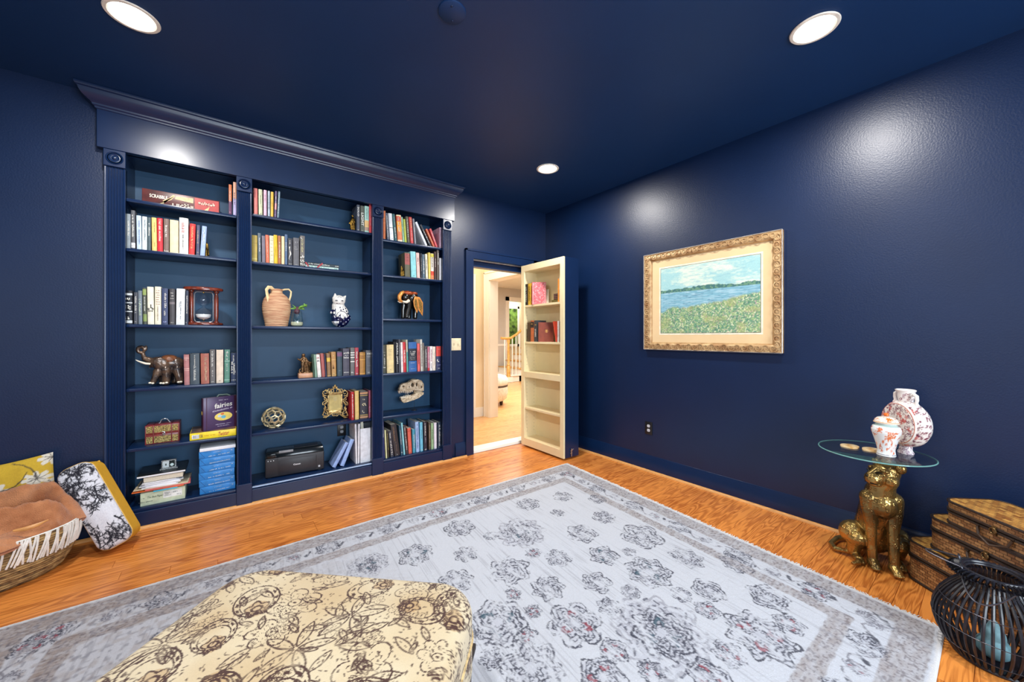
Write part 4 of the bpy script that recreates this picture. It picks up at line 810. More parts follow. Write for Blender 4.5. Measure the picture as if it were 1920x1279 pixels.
g.build('box_artwork', M('box_art_cream', S(222, 186, 130), .4, var=.3, vs=60), gb, smooth=False)
# jewellery chest
q = Zm(265, 775, 19.68, 3.44); x0, x1 = q(130, 800).x, q(1400, 800).x; z0 = .519; z1 = q(130, 480).z; L = x1 - x0; Hh = z1 - z0; y0, y1 = 3.44, 3.58
t = thing('jewellery_chest', 'small red and gold wooden jewellery chest with metal handle, fifth shelf', 'chest', ((x0 + x1) / 2, y0, z0))
RW = M('red_lacquer_wood', S(122, 40, 40), .35, var=.3, vs=30); FOIL = M('embossed_gold_foil', S(196, 172, 106), .38, .6, var=.5, vs=140, bump=.6, bs=160, rgb2=S(110, 92, 60))
a = lambda u, v, d: Vector((-L / 2 + L * u, d, Hh * v))
def bx(u0, u1, v0, v1, d0, d1): return MB().box(a(u0, v0, d0), a(u1, v1, d1))
bx(0, 1, 0, .5, 0, .14).build('lower_case', RW, t, bevel=.002); bx(0, 1, .505, 1, 0, .14).build('lid', RW, t, bevel=.002)
for u0, u1 in ((.03, .22), (.26, .75), (.79, .965)):
    bx(u0, u1, .05, .40, -.0015, .001).build('foil_panel', FOIL, t, smooth=False); bx(u0, u1, .6, .95, -.0015, .001).build('foil_panel', FOIL, t, smooth=False)
for u in (.02, .24, .77, .985): bx(u - .016, u + .016, 0, 1.0, -.004, .142).build('strap', RW, t, bevel=.001)
MB().tube([a(.36, 1.0, .06), a(.4, 1.03, .06), a(.42, 1.14, .06), a(.46, 1.2, .06), a(.52, 1.23, .06), a(.6, 1.2, .06), a(.64, 1.12, .06), a(.67, 1.03, .06), a(.7, 1.0, .06)], .0034, 8).build('handle', M('aged_silver', S(190, 196, 200), .3, .9), t)
MB().tube([a(.5, .62, -.006), a(.56, .6, -.007), a(.575, .52, -.007), a(.55, .45, -.007), a(.525, .44, -.007)], .003, 8).ell(a(.52, .5, -.006), (.004, .003, .004), 10, 6).build('clasp', M('aged_silver', S(190, 196, 200), .3, .9), t)
# twister box with the purple picture book on it
x0, x1 = on_y(355.5, 631, 3.39).x, .042; zt = on_y(356, 813.8, 3.39).z
tb = MB().box((x0, 3.39, .519), (x1, 3.64, zt)).build('party_game_box', K((244, 214, 40), .4), bevel=.002); tag(tb, 'yellow party game box lying flat on the fifth shelf', 'game box'); L = x1 - x0; hz = zt - .519
text('box_title', 'Twister', K((176, 40, 60)), tb, (x0 + L * .72, 3.3892, .519 + hz * .52), (1, 0, .04), (0, 0, 1), L * .24, hz * .6, .01, .15)
MB().box((x0 + .012, 3.3893, .519 + hz * .2), (x0 + L * .2, 3.3898, .519 + hz * .75)).build('barcode_label', K((236, 240, 244)), tb, smooth=False)
g = MB()
for i in range(9): u = x0 + .018 + i * .0062; g.box((u, 3.3888, .519 + hz * .26), (u + rb.uniform(.001, .003), 3.3892, .519 + hz * .7))
g.build('barcode', K(D_), tb, smooth=False)
g = MB(); glyphs(g, (x0 + L * .4, 3.3892, .519 + hz * .5), (1, 0, 0), (0, 0, 1), L * .3, hz * .16, rb); g.build('box_lettering', K((214, 160, 40)), tb, smooth=False)
MB().box((x0 + .004, 3.395, zt), (x1 - .004, 3.636, zt + .0015)).build('lid_print', M('party_game_top', S(150, 110, 90), .4, rgb2=S(70, 66, 60), vs=18), tb, smooth=False)
zt += .0015
fa = on_y(381.5, 808, 3.405); ang = R_(19); bw = .235; bh = .232; th = .036
t = thing('picture_book', 'purple picture book of fairies standing cover-out on the yellow game box', 'book', (fa.x, 3.41, zt), ang)
PUR = M('plum_cover', S(78, 56, 96), .32, var=.12, vs=6); PUR2 = M('plum_spine', S(70, 34, 58), .35)
bm_ = MB().box((0, 0, 0), (bw, .003, bh)).box((0, th - .003, 0), (bw, th, bh)).build('cover', PUR, t, bevel=.001)
MB().box((-.003, 0, 0), (0, th, bh)).build('spine', PUR2, t, bevel=.001); MB().box((0, .003, .003), (bw - .004, th - .003, bh - .003)).build('page_block', PAPER, t, smooth=False)
MB().box((.016, -.0006, 0), (.02, .001, bh)).build('cover_groove', PUR2, t, smooth=False); MB().box((bw * .78, -.0006, 0), (bw, .0006, bh)).build('cover_flap', PUR2, t, smooth=False)
text('cover_title', 'fairies', K(W_), t, (bw * .5, -.001, bh * .74), (1, 0, .1), (0, 0, 1), bw * .46, bh * .15, .02); g = MB(); glyphs(g, (bw * .48, -.001, bh * .6), (1, 0, .12), (0, 0, 1), bw * .52, bh * .05, rb); glyphs(g, (bw * .5, -.001, bh * .9), (1, 0, 0), (0, 0, 1), bw * .24, bh * .03, rb)
glyphs(g, (bw * .5, -.001, bh * .15), (1, 0, 0), (0, 0, 1), bw * .4, bh * .025, rb); glyphs(g, (bw * .5, -.001, bh * .09), (1, 0, 0), (0, 0, 1), bw * .3, bh * .022, rb); g.build('cover_lettering', K((210, 200, 220)), t, smooth=False)
el = lambda cx, cz, rx, rz, y: [Vector((cx + rx * math.cos(a_), y, cz + rz * math.sin(a_))) for a_ in [i * math.pi / 12 for i in range(24)]]
for nm, c_, e in (('oval', (240, 214, 110), el(bw * .5, bh * .38, bw * .23, bh * .13, -.0008)), ('wing_shape', (196, 214, 232), el(bw * .4, bh * .4, bw * .05, bh * .04, -.001)), ('dress_shape', (110, 190, 214), el(bw * .5, bh * .36, bw * .06, bh * .05, -.0012)), ('petal_shape', (214, 110, 60), el(bw * .47, bh * .46, bw * .045, bh * .03, -.0014)), ('badge', (206, 196, 190), el(bw * .86, bh * .46, bw * .035, bh * .032, -.0012))):
    MB().add(e, [tuple(range(24))]).build(nm, K(c_), t, smooth=False)
MB().add([Vector((-.0036, th / 2 + .013 * math.cos(a_), bh * .55 + .014 * math.sin(a_))) for a_ in [i * math.pi / 8 for i in range(16)]], [tuple(range(16))]).build('spine_badge', K((214, 180, 96)), t, smooth=False)
MB().tube([(bw * .36, .018, bh), (bw * .4, .016, bh + .014), (bw * .5, .016, bh + .012), (bw * .62, .02, bh + .012), (bw * .7, .018, bh)], .005, 6).build('ribbon_tab', K((120, 140, 130)), t)
# geometric gold ball
q = Zm(480, 750, 19.67, 3.50); rad = .083; cb = q(655, 640); t = thing('gold_orb', 'openwork gold geometric orb on the fifth shelf, middle bay', 'ornament', (cb.x, 3.50, .517))
bm = bmesh.new(); bmesh.ops.create_icosphere(bm, subdivisions=2, radius=1); bm.verts.ensure_lookup_table(); mb = MB()
for v in bm.verts:
    cs = [f.calc_center_median().normalized() for f in v.link_faces]; n = v.co.normalized(); u = n.orthogonal().normalized(); w2 = n.cross(u)
    cs.sort(key=lambda c_: math.atan2(c_.dot(w2), c_.dot(u))); cen = sum(cs, Vector()) / len(cs)
    ring = lambda k, R2: [Vector((0, 0, rad)) + (cen + (c_ - cen) * k).normalized() * R2 for c_ in cs]
    a_, b_, c2, d2 = ring(.98, rad), ring(.83, rad), ring(.83, rad - .009), ring(.98, rad - .009); m_ = len(cs)
    mb.add(a_ + b_ + c2 + d2, [(i, (i + 1) % m_, m_ + (i + 1) % m_, m_ + i) for i in range(m_)] + [(m_ + i, m_ + (i + 1) % m_, 2 * m_ + (i + 1) % m_, 2 * m_ + i) for i in range(m_)] + [(2 * m_ + i, 2 * m_ + (i + 1) % m_, 3 * m_ + (i + 1) % m_, 3 * m_ + i) for i in range(m_)] + [(3 * m_ + i, 3 * m_ + (i + 1) % m_, (i + 1) % m_, i) for i in range(m_)])
bm.free(); lo = min(v[2] for v in mb.v); mb.v = [(x, y, z - lo) for x, y, z in mb.v]; mb.build('lattice', M('gold_orb_metal', S(224, 208, 168), .3, .6, var=.25, vs=30), t, smooth=False)
# ornate gold photo frame
q = Zm(590, 720, 15.99, 3.50); r = q.r; t = thing('ornate_frame', 'small gold openwork scroll frame with sepia portrait, middle bay', 'picture frame'); ps = []
G1 = M('gilt_cast_metal', S(214, 184, 124), .34, .7, var=.35, vs=60, rgb2=S(140, 104, 56)); cxx = 610
rail = MB()
for a_, b_ in (((385, 385), (830, 420)), ((385, 930), (830, 968)), ((385, 385), (425, 968)), ((790, 385), (830, 968))):
    P, Q = q(*a_, -.008), q(*b_, .004); rail.box((P.x, P.y, Q.z), (Q.x, Q.y, P.z))
ps.append(rail.build('inner_frame', G1, bevel=.0015))
P, Q = q(420, 415), q(795, 935); ps.append(MB().box((P.x, 3.499, Q.z), (Q.x, 3.503, P.z)).build('print', M('sepia_print', S(206, 184, 116), .6, var=.2, vs=14)))
blob = lambda cx, cy, rx, ry, d, c_: MB().add([q(cx + rx * math.cos(k * math.pi / 12), cy + ry * math.sin(k * math.pi / 12), d) for k in range(24)], [tuple(range(24))]).build('portrait_shape', K(c_, .7), None, smooth=False)
ps += [blob(620, 780, 140, 150, -.0006, (222, 204, 150)), blob(615, 560, 82, 105, -.0008, (120, 110, 74)), blob(615, 560, 55, 80, -.0012, (206, 188, 130))]
sc = MB()
def spiral(cx, cy, r0, turns, a0, sgn):
    pts = []; n = int(18 * turns)
    for i in range(n + 1):
        f = i / n; rr = r0 * (1 - .82 * f); a_ = a0 + sgn * f * turns * 2 * math.pi; pts.append(q(cx + rr * math.cos(a_), cy + rr * math.sin(a_), -.004))
    sc.tube(pts, [r(17 * (1 - .5 * i / n)) for i in range(n + 1)], 6)
for sg in (1, -1):
    m_ = lambda x: cxx + sg * (x - cxx)
    for cx, cy, r0, tn, a0 in ((320, 380, 95, 1.3, 1.2), (300, 1010, 95, 1.3, -1.2), (320, 560, 60, 1.1, 0), (300, 700, 72, 1.2, 2.4), (320, 850, 62, 1.1, .4), (520, 330, 80, 1.2, 2.6), (560, 1020, 56, 1.2, .6), (420, 1020, 60, 1.1, 3.2), (440, 300, 60, 1.0, 1.6)):
        spiral(m_(cx), cy, r0, tn, a0 if sg > 0 else math.pi - a0, sg)
    sc.tube([q(m_(x), y, -.004) for x, y in ((250, 1110), (330, 1120), (420, 1060), (500, 1000))], r(20), 6).tube([q(m_(x), y, -.004) for x, y in ((240, 380), (250, 480), (330, 540), (370, 640), (280, 740), (330, 820), (280, 940), (230, 1060))], r(20), 6).tube([q(m_(x), y, -.004) for x, y in ((240, 360), (330, 290), (440, 370), (520, 270), (600, 230))], r(20), 6)
    sc.limb([q(m_(330), 1080), q(m_(330), 1140)], [r(26), r(22)])
sc.ell(q(610, 185, -.004), (r(42), r(20), r(44)), 10, 8).ell(q(560, 215, -.004), (r(30), r(16), r(24)), 8, 6).ell(q(660, 215, -.004), (r(30), r(16), r(24)), 8, 6).ell(q(612, 150, -.004), (r(20), r(12), r(20)), 8, 6)
ps.append(sc.build('scrollwork', G1)); ps.append(MB().hull8([q(560, 960, .004), q(660, 960, .004), q(660, 960, .007), q(560, 960, .007), q(560, 500, .004), q(660, 500, .004), q(660, 500, .007), q(560, 500, .007)]).build('back_strut', BLACK))
base_of(ps, t, .517)
for o in ps: o.parent = t
# small cast statuettes
def statuette(nm, label, z, mat, limbs, basebox, Zq, mat2=None, vox=.0022):
    t = thing(nm, label, 'figurine'); mb = MB(); r = Zq.r
    for pts, rr in limbs: mb.limb([Zq(*p) for p in pts], [r(v) for v in rr])
    ps = [obj('figure', remesh(mb, vox, 3), mat)]
    if basebox:
        (a_, b_, c_, d_, dp) = basebox; P, Q = Zq(a_, b_), Zq(c_, d_); ps.append(MB().box((P.x, Zq.Y - dp, Q.z), (Q.x, Zq.Y + dp, P.z)).build('plinth', mat2 or mat, bevel=.003))
    base_of(ps, t, z)
    for o in ps: o.parent = t
    return t
CB = M('cast_bronze', S(150, 114, 78), .34, .7, var=.4, vs=50, rgb2=S(70, 50, 34))
statuette('bronze_statuette', 'small bronze seated figure statuette on a tan slab, middle bay', .905, CB, [
 ([(240, 440, -.004)], [42]), ([(240, 480, 0), (245, 540, 0), (260, 610, 0)], [38, 56, 60]), ([(215, 510, -.01), (160, 560, -.02), (100, 530, -.02)], [30, 24, 16]), ([(285, 520, 0), (340, 590, -.01), (400, 615, -.01), (450, 620, -.01)], [34, 28, 22, 14]),
 ([(225, 600, -.01), (215, 700, -.015), (210, 840, -.015)], [46, 32, 28]), ([(300, 640, .0), (345, 720, .0), (345, 840, 0)], [52, 36, 26]), ([(380, 640, .01), (400, 700, .01), (430, 720, .01)], [50, 34, 14]), ([(370, 680, .01), (380, 780, .01), (400, 840, .01)], [44, 30, 22]),
 ([(270, 700, .01), (280, 790, .01)], [60, 46]), ([(170, 770, 0), (140, 810, 0), (150, 850, 0)], [16, 18, 18]), ([(150, 860, 0), (300, 860, 0), (480, 860, 0)], [26, 34, 22])], (115, 872, 510, 960, .03), Zm(550, 635, 12.8, 3.45), M('tan_marble', S(206, 150, 112), .35, var=.2, vs=20))
statuette('gilt_statuette', 'small gilt standing figure statuette beside slate book, top shelf', 2.155, GOLD, [
 ([(240, 465, 0)], [48]), ([(240, 520, 0), (240, 600, 0), (235, 680, 0)], [40, 70, 74]), ([(180, 640, -.006), (110, 740, -.01), (95, 780, -.01)], [34, 26, 22]), ([(300, 620, -.006), (300, 740, -.014), (250, 690, -.02)], [34, 28, 22]),
 ([(210, 700, 0), (190, 850, 0), (200, 1000, 0)], [66, 62, 60]), ([(270, 700, 0), (285, 850, 0), (290, 1000, 0)], [64, 56, 56]), ([(320, 760, .0), (330, 850, 0), (300, 960, 0)], [22, 26, 22])], (130, 1015, 410, 1075, .02), Zm(650, 380, 21.3, 3.42))
def bookend(nm, label, z, Zq, cx, top, bot, s_):
    statuette(nm, label, z, GOLD, [([(cx - .3 * s_, top + .1 * s_, 0), (cx - .35 * s_, (top + bot) / 2, 0), (cx - .4 * s_, bot - 10, 0)], [.16 * s_, .22 * s_, .26 * s_]), ([(cx, top + .5 * s_, 0), (cx + .1 * s_, (top + bot) / 2 + 20, 0), (cx + .1 * s_, bot - 20, 0)], [.18 * s_, .3 * s_, .34 * s_]), ([(cx + .3 * s_, (top + bot) / 2, -.01), (cx + .35 * s_, bot - 30, -.01)], [.12 * s_, .16 * s_])], None, Zq)
bookend('brass_bookend', 'small brass figure bookend holding the light blue book', 1.804, Zm(225, 390, 10.667, 3.42), 1750, 670, 955, 70)
bookend('gold_bookend', 'small gold mottled figure bookend beside thick olive book', 1.80, Zm(745, 465, 19.68, 3.42), 185, 620, 1000, 120)
# dinosaur skull on a wire stand
t = thing('dinosaur_skull', 'bone-coloured toothed dinosaur skull model on a thin stand', 'skull model'); q = Zm(735, 700, 15.04, 3.50); r = q.r
up = [(188, 500), (184, 450), (232, 330), (300, 285), (450, 250), (530, 190), (690, 160), (800, 200), (862, 300), (862, 490), (720, 478), (560, 476), (440, 510), (300, 505)]
sk = MB()
for k, dd in ((1, .0), ):
    sk.prism(up, lambda u, v, w_: q(u, v, (-.034 + .068 * w_) * (.55 + .45 * min(1, max(0, (u - 180) / 480)))), 1)
sk.ell(q(600, 190, 0), (r(90), .03, r(40)), 12, 8).ell(q(800, 330, 0), (r(70), .04, r(130)), 12, 8)
um = remesh(sk, .0022, 5)
cut = MB()
for cx, cy, rx, ry in ((545, 320, 46, 66), (660, 310, 30, 62), (790, 380, 22, 40), (300, 365, 40, 16), (455, 370, 14, 28)): cut.ell(q(cx, cy, 0), (r(rx), .07, r(ry)), 14, 10)
co_ = bpy.data.objects.new('cut', cut.mesh('cut')); C.objects.link(co_); uo = bpy.data.objects.new('uo', um); C.objects.link(uo); bo = uo.modifiers.new('b', 'BOOLEAN'); bo.object = co_; bo.operation = 'DIFFERENCE'; bo.solver = 'EXACT'
dg = bpy.context.evaluated_depsgraph_get(); dg.update(); um2 = bpy.data.meshes.new_from_object(uo.evaluated_get(dg)); bpy.data.objects.remove(uo); bpy.data.objects.remove(co_)
BONE = M('bone_resin', S(220, 204, 176), .6, var=.3, vs=40, bump=.4, bs=80, rgb2=S(160, 138, 108)); ps = [obj('upper_skull', um2, BONE)]
lw = [(230, 705), (250, 682), (300, 700), (400, 655), (540, 620), (640, 560), (780, 520), (868, 530), (862, 580), (720, 690), (600, 742), (400, 812), (310, 830), (270, 800)]
ps.append(obj('lower_jaw', remesh(MB().prism(lw, lambda u, v, w_: q(u, v, (-.03 + .06 * w_) * (.55 + .45 * min(1, max(0, (u - 180) / 480)))), 1), .0024, 4), BONE))
for nm, pts in (('upper_teeth', [(198, 490, 85), (250, 495, 55), (300, 495, 55), (368, 495, 75), (415, 495, 85), (455, 490, 70), (495, 485, 60), (540, 480, 50)]), ('lower_teeth', [(250, 700, -40), (285, 700, -48), (320, 690, -45), (355, 675, -45), (400, 655, -45), (440, 645, -40), (480, 635, -36)])):
    mb = MB()
    for x, y, L in pts:
        for sg in (-1, 1): dd = sg * .026 * (.55 + .45 * min(1, max(0, (x - 180) / 480))); mb.tube([q(x, y, dd), q(x + 4, y + L * .6, dd), q(x + 8, y + L, dd)], [r(17), r(12), r(2)], 7)
    ps.append(mb.build(nm, IVORY))
ps.append(MB().limb([q(640, 520, 0), q(720, 520, 0), q(820, 510, 0)], [r(40), r(46), r(40)]).build('jaw_joint', BONE))
zb_ = .517; jx = q(625, 800, 0); ps.append(MB().tube([(jx.x, 3.5, zb_), (jx.x, 3.5, q(625, 720).z)], .0016, 8).lathe([(.028, zb_), (.028, zb_ + .004), (.002, zb_ + .006)], 24, (jx.x, 3.5, 0)).build('stand', BLACK))
base_of(ps, t, .517)
for o in ps: o.parent = t
# ---------------------------------------------------------------- bottom shelf contents
# printer
t = thing('printer', 'black inkjet printer with paper door on the bottom shelf', 'printer', (.222, 3.462, ZB), R_(-4.6)); Wd, Hd, Dp = .412, .198, .168
PB = M('printer_black', S(40, 39, 44), .38, var=.1, bump=.1, bs=600); PG = M('printer_gloss', S(20, 26, 30), .15)
MB().box((0, 0, .006), (Wd, Dp, Hd * .78)).build('body', PB, t, bevel=.008, seg=3)
MB().hull8([(.0, .012, Hd * .78), (Wd, .012, Hd * .78), (Wd, Dp, Hd * .78), (0, Dp, Hd * .78), (.006, .03, Hd), (Wd - .006, .03, Hd), (Wd - .012, Dp - .004, Hd), (.012, Dp - .004, Hd)]).build('scanner_lid', PG, t, bevel=.004)
MB().box((.09, -.003, .012), (Wd - .062, .004, Hd * .66)).build('paper_door', PB, t, bevel=.002); MB().box((.0805, -.0012, .008), (.083, .002, Hd * .78)).build('seam', K((8, 8, 10)), t, smooth=False); MB().box((Wd - .058, -.0012, .008), (Wd - .056, .002, Hd * .66)).build('seam', K((8, 8, 10)), t, smooth=False)
text('logo', 'Canon', K((232, 232, 236)), t, (.215, -.0034, Hd * .42), (1, 0, 0), (0, 0, 1), .05, .012, .03)
for u in (.02, .038, .056): MB().lathe([(.0032, 0), (.0032, .002), (0, .0026)], 12, m=Matrix.Translation((u, .0, Hd * .69)) @ Matrix.Rotation(R_(90), 4, 'X')).build('button', K((220, 222, 226)), t)
MB().box((.014, .0, Hd * .8), (.07, .014, Hd * .95)).build('control_panel', PG, t, bevel=.002); MB().box((.092, .02, Hd * .92), (.19, .03, Hd * 1.01)).build('grey_strip', K((150, 154, 160)), t, bevel=.001)
MB().box((Wd - .044, -.0012, .03), (Wd - .03, .002, .044)).build('sticker', K((206, 206, 212)), t, smooth=False); MB().box((.2, .05, Hd), (Wd - .04, Dp - .03, Hd + .004)).build('feeder_tray', PB, t, bevel=.002)
for u in (.03, Wd - .03): MB().box((u - .012, .02, 0), (u + .012, .04, .008)).build('foot', BLACK, t, smooth=False)
# leaning blue binders, white folders, magazine file
def rowx(items, cat, grp):
    n0 = set(o.name for o in bpy.data.objects); row(1, 5, items, Y=3.41, depth=.2)
    for o in bpy.data.objects:
        if o.name not in n0 and o.get('category') == 'book': o['category'] = cat; o['group'] = grp; o['label'] = o['label'].replace(', bottom shelf of the middle bay', ' on the bottom shelf, middle bay')
rowx([(621, 629, 830, 26, (146, 172, 224), 'pale blue binder leaning behind its twin', {'plain': 1, 'n': 'binder'}), (637, 645, 824, 20, (150, 178, 230), 'pale blue binder leaning on the white folders', {'plain': 1, 'n': 'binder'}),
      (667.4, 670.6, 795, -2, (226, 226, 232), 'thin white folder next to the blue binders', {'plain': 1, 'n': 'binder'}), (671, 674, 795, .8, (232, 232, 238), 'thin white folder next to the magazine file', {'plain': 1, 'n': 'binder'})], 'binder', 'binders on the bottom shelf')
x0, x1 = on_y(675.8, 631, 3.41).x, on_y(696, 631, 3.41).x; hz = on_y(686, 803, 3.41).z - ZB
t = thing('magazine_file', 'white open-topped magazine file against the divider, bottom shelf', 'file box', ((x0 + x1) / 2, 3.41, ZB)); hw_ = (x1 - x0) / 2; WF = K((226, 230, 238), .5)
MB().box((-hw_, 0, 0), (hw_, .003, hz)).build('front_panel', WF, t, smooth=False); MB().box((-hw_, .003, 0), (-hw_ + .003, .22, hz)).box((hw_ - .003, .003, 0), (hw_, .22, hz)).build('side_panel', WF, t, smooth=False); MB().box((-hw_ + .003, .003, 0), (hw_ - .003, .22, .003)).box((-hw_, .217, 0), (hw_, .22, hz)).build('back_panel', WF, t, smooth=False)
MB().hull8([(-.02, .05, .01), (.015, .05, .01), (.015, .053, .01), (-.02, .053, .01), (-.028, .06, hz + .05), (-.008, .06, hz + .055), (-.008, .063, hz + .055), (-.028, .063, hz + .05)]).build('paper_sheet', K((236, 228, 206)), t, smooth=False)
# blue reams of paper
x0, x1 = on_y(373.5, 631, 3.40).x, .040; z = ZB; zt = on_y(374, 848, 3.40).z; hh = (zt - ZB) / 6
ORDN = ['lowest', 'second lowest', 'third lowest', 'third highest', 'second highest', 'topmost']
for i in range(6):
    dx = rb.uniform(-.003, .003) - .003; a, b = x0 + .003 + dx, x1 + dx - .002
    o = MB().box((a, 3.40, z), (b, 3.62, z + hh - .0006)).build('paper_ream', K((44, 130, 206), .4), bevel=.003, seg=2); tag(o, 'blue wrapped paper ream, %s of the stack in the bookcase' % ORDN[i], 'paper ream', 'blue paper reams'); L = b - a
    g = MB(); glyphs(g, (a + L * .56, 3.3994, z + hh * .3), (1, 0, .06), (0, 0, 1), L * .6, hh * .16, rb); glyphs(g, (a + L * .5, 3.3994, z + hh * .72), (1, 0, 0), (0, 0, 1), L * .2, hh * .1, rb); glyphs(g, (a + L * .92, 3.3994, z + hh * .7), (1, 0, 0), (0, 0, 1), L * .05, hh * .16, rb); g.build('wrapper_print', K((206, 226, 240)), o, smooth=False)
    MB().box((a + .004, 3.3992, z + hh * .94), (a + .006, 3.4, z + hh * .98)).add([(a + .003, 3.3993, z + hh * .92), (a + .005, 3.3993, z + hh * .96), (a + L * .17, 3.3993, z + hh * .12), (a + L * .165, 3.3993, z + hh * .06)], [(0, 1, 2, 3)]).build('wrapper_fold', K((20, 84, 150)), o, smooth=False)
    z += hh
o = MB().box((x0 + .002, 3.395, z), (x1 - .002, 3.63, z + .022)).build('paper_stack', PAPERW, bevel=.001); tag(o, 'loose white paper stack on top of the blue reams', 'paper')
# pile of papers, folders and books
Y0 = 3.40; q = Zm(240, 830, 10.66, Y0); x0, x1 = q(245, 1100).x, q(1140, 1100).x; z = ZB; h = q(245, 1015).z - ZB - .004
o = MB().box((x0, Y0, z), (x1, 3.61, z + h)).build('envelope_box', K((206, 218, 190), .6), bevel=.001); tag(o, 'pale green stationery box at the bottom of the paper pile', 'box'); L = x1 - x0
text('box_title', 'The Best Paper', K((70, 90, 70)), o, (x0 + L * .32, Y0 - .0006, z + h * .58), (1, 0, 0), (0, 0, 1), L * .34, h * .2, .01, .2)
MB().box((x0 + L * .5, Y0 - .0004, z + h * .34), (x0 + L * .93, Y0, z + h * .86)).build('label_sticker', K((236, 240, 238)), o, smooth=False); g = MB()
for k, (u, v, l2) in enumerate(((.6, .74, .14), (.58, .62, .1), (.6, .5, .14), (.78, .7, .12), (.86, .48, .1), (.12, .3, .3), (.06, .6, .08))): glyphs(g, (x0 + L * u, Y0 - .0007, z + h * v), (1, 0, 0), (0, 0, 1), L * l2, h * .08, rb)
g.build('box_print', K((90, 100, 96)), o, smooth=False); z += h
def sheetpile(nm, label, cat, xa, xb, y0, y1, h, mat, rot=0, tw=.0, sag=0):
    global z
    o = MB().box((-(xb - xa) / 2, -(y1 - y0) / 2, 0), ((xb - xa) / 2, (y1 - y0) / 2, h)).build(nm, mat, bevel=min(.0015, h * .3)); o.location = ((xa + xb) / 2, (y0 + y1) / 2, z + .0004); o.rotation_euler = (0, 0, R_(rot)); tag(o, label, cat); z += h + .0005; return o
sheetpile('folder', 'turquoise folder in the paper pile above the green box', 'folder', x0 + .06, x1 - .04, 3.385, 3.6, .008, K((60, 178, 214), .5), 1.5)
sheetpile('folder', 'orange folder in the paper pile', 'folder', x0 - .035, x1 + .0, 3.39, 3.6, .006, K((224, 110, 50), .5), -3)
sheetpile('folder', 'pink folder in the paper pile', 'folder', x0 + .02, x1 + .025, 3.385, 3.6, .007, K((206, 100, 100), .5), 2)
sheetpile('folder', 'manila folder in the paper pile', 'folder', x0 - .03, x1 + .02, 3.392, 3.61, .004, K((206, 190, 160), .6), -2)
k = z; n_ = 7
for i in range(n_):
    sheetpile('paper_bundle', 'loose white paper bundle, %s layer of the paper pile' % ('first second third fourth fifth sixth seventh'.split()[i]), 'paper', x0 + .005 + rb.uniform(-.02, .03), x1 - .03 + rb.uniform(-.02, .02), 3.392 + rb.uniform(0, .01), 3.61, .0052, PAPERW, rb.uniform(-4, 4))['group'] = 'paper bundles in the pile'
bz = z; bt = thing('hardback_book', 'dark hardback lying with cream page edges outwards on the paper pile', 'book', ((x0 + x1) / 2 + .005, 3.395, z)); Lb = .20
MB().box((-Lb / 2, 0, 0), (Lb / 2, .15, .002)).box((-Lb / 2, 0, .034), (Lb / 2, .15, .036)).box((-Lb / 2 - .002, 0, 0), (-Lb / 2, .15, .036)).build('cover', K((52, 46, 50)), bt, bevel=.0006); MB().box((-Lb / 2 + .001, .003, .002), (Lb / 2 - .006, .148, .034)).build('page_block', PAPER, bt, smooth=False); z += .0365
nb = thing('notebook', 'large black notebook with white page edges topping the paper pile', 'notebook', ((x0 + x1) / 2 - .005, 3.385, z)); Ln = .24
MB().box((-Ln / 2, 0, .012), (Ln / 2, .24, .0145)).box((-Ln / 2, .0, 0), (Ln / 2, .24, .002)).box((Ln / 2 - .002, 0, 0), (Ln / 2, .24, .0145)).build('cover', K((22, 26, 28), .35), nb, bevel=.0006); MB().box((-Ln / 2 + .001, .001, .002), (Ln / 2 - .003, .236, .012)).build('page_block', PAPERW, nb, smooth=False); z += .0145
cq = on_y(317, 850, 3.47); t = thing('desk_clock', 'small silver beaded desk clock on the black notebook', 'clock', (cq.x, 3.46, z)); SV = M('beaded_silver', S(200, 204, 206), .3, .8, var=.5, vs=200, bump=.8, bs=200)
MB().box((-.038, 0, .006), (.038, .022, .062)).build('case', SV, t, bevel=.003); MB().box((-.046, -.006, 0), (.046, .03, .007)).build('foot', SV, t, bevel=.002); MB().box((-.03, -.0015, .014), (.0, .002, .056)).build('dial', K((222, 232, 236), .3), t, smooth=False); MB().box((.002, -.0015, .014), (.03, .002, .056)).build('window', K((26, 40, 40), .2), t, smooth=False)
MB().add([(.016 + .010 * math.cos(a_), -.002, .028 + .010 * math.sin(a_)) for a_ in [i * .5236 for i in range(12)]], [tuple(range(12))]).build('small_dial', K((206, 226, 226)), t, smooth=False); MB().box((-.019, -.002, .026), (-.011, -.0014, .04)).build('numeral', K((90, 100, 100)), t, smooth=False)
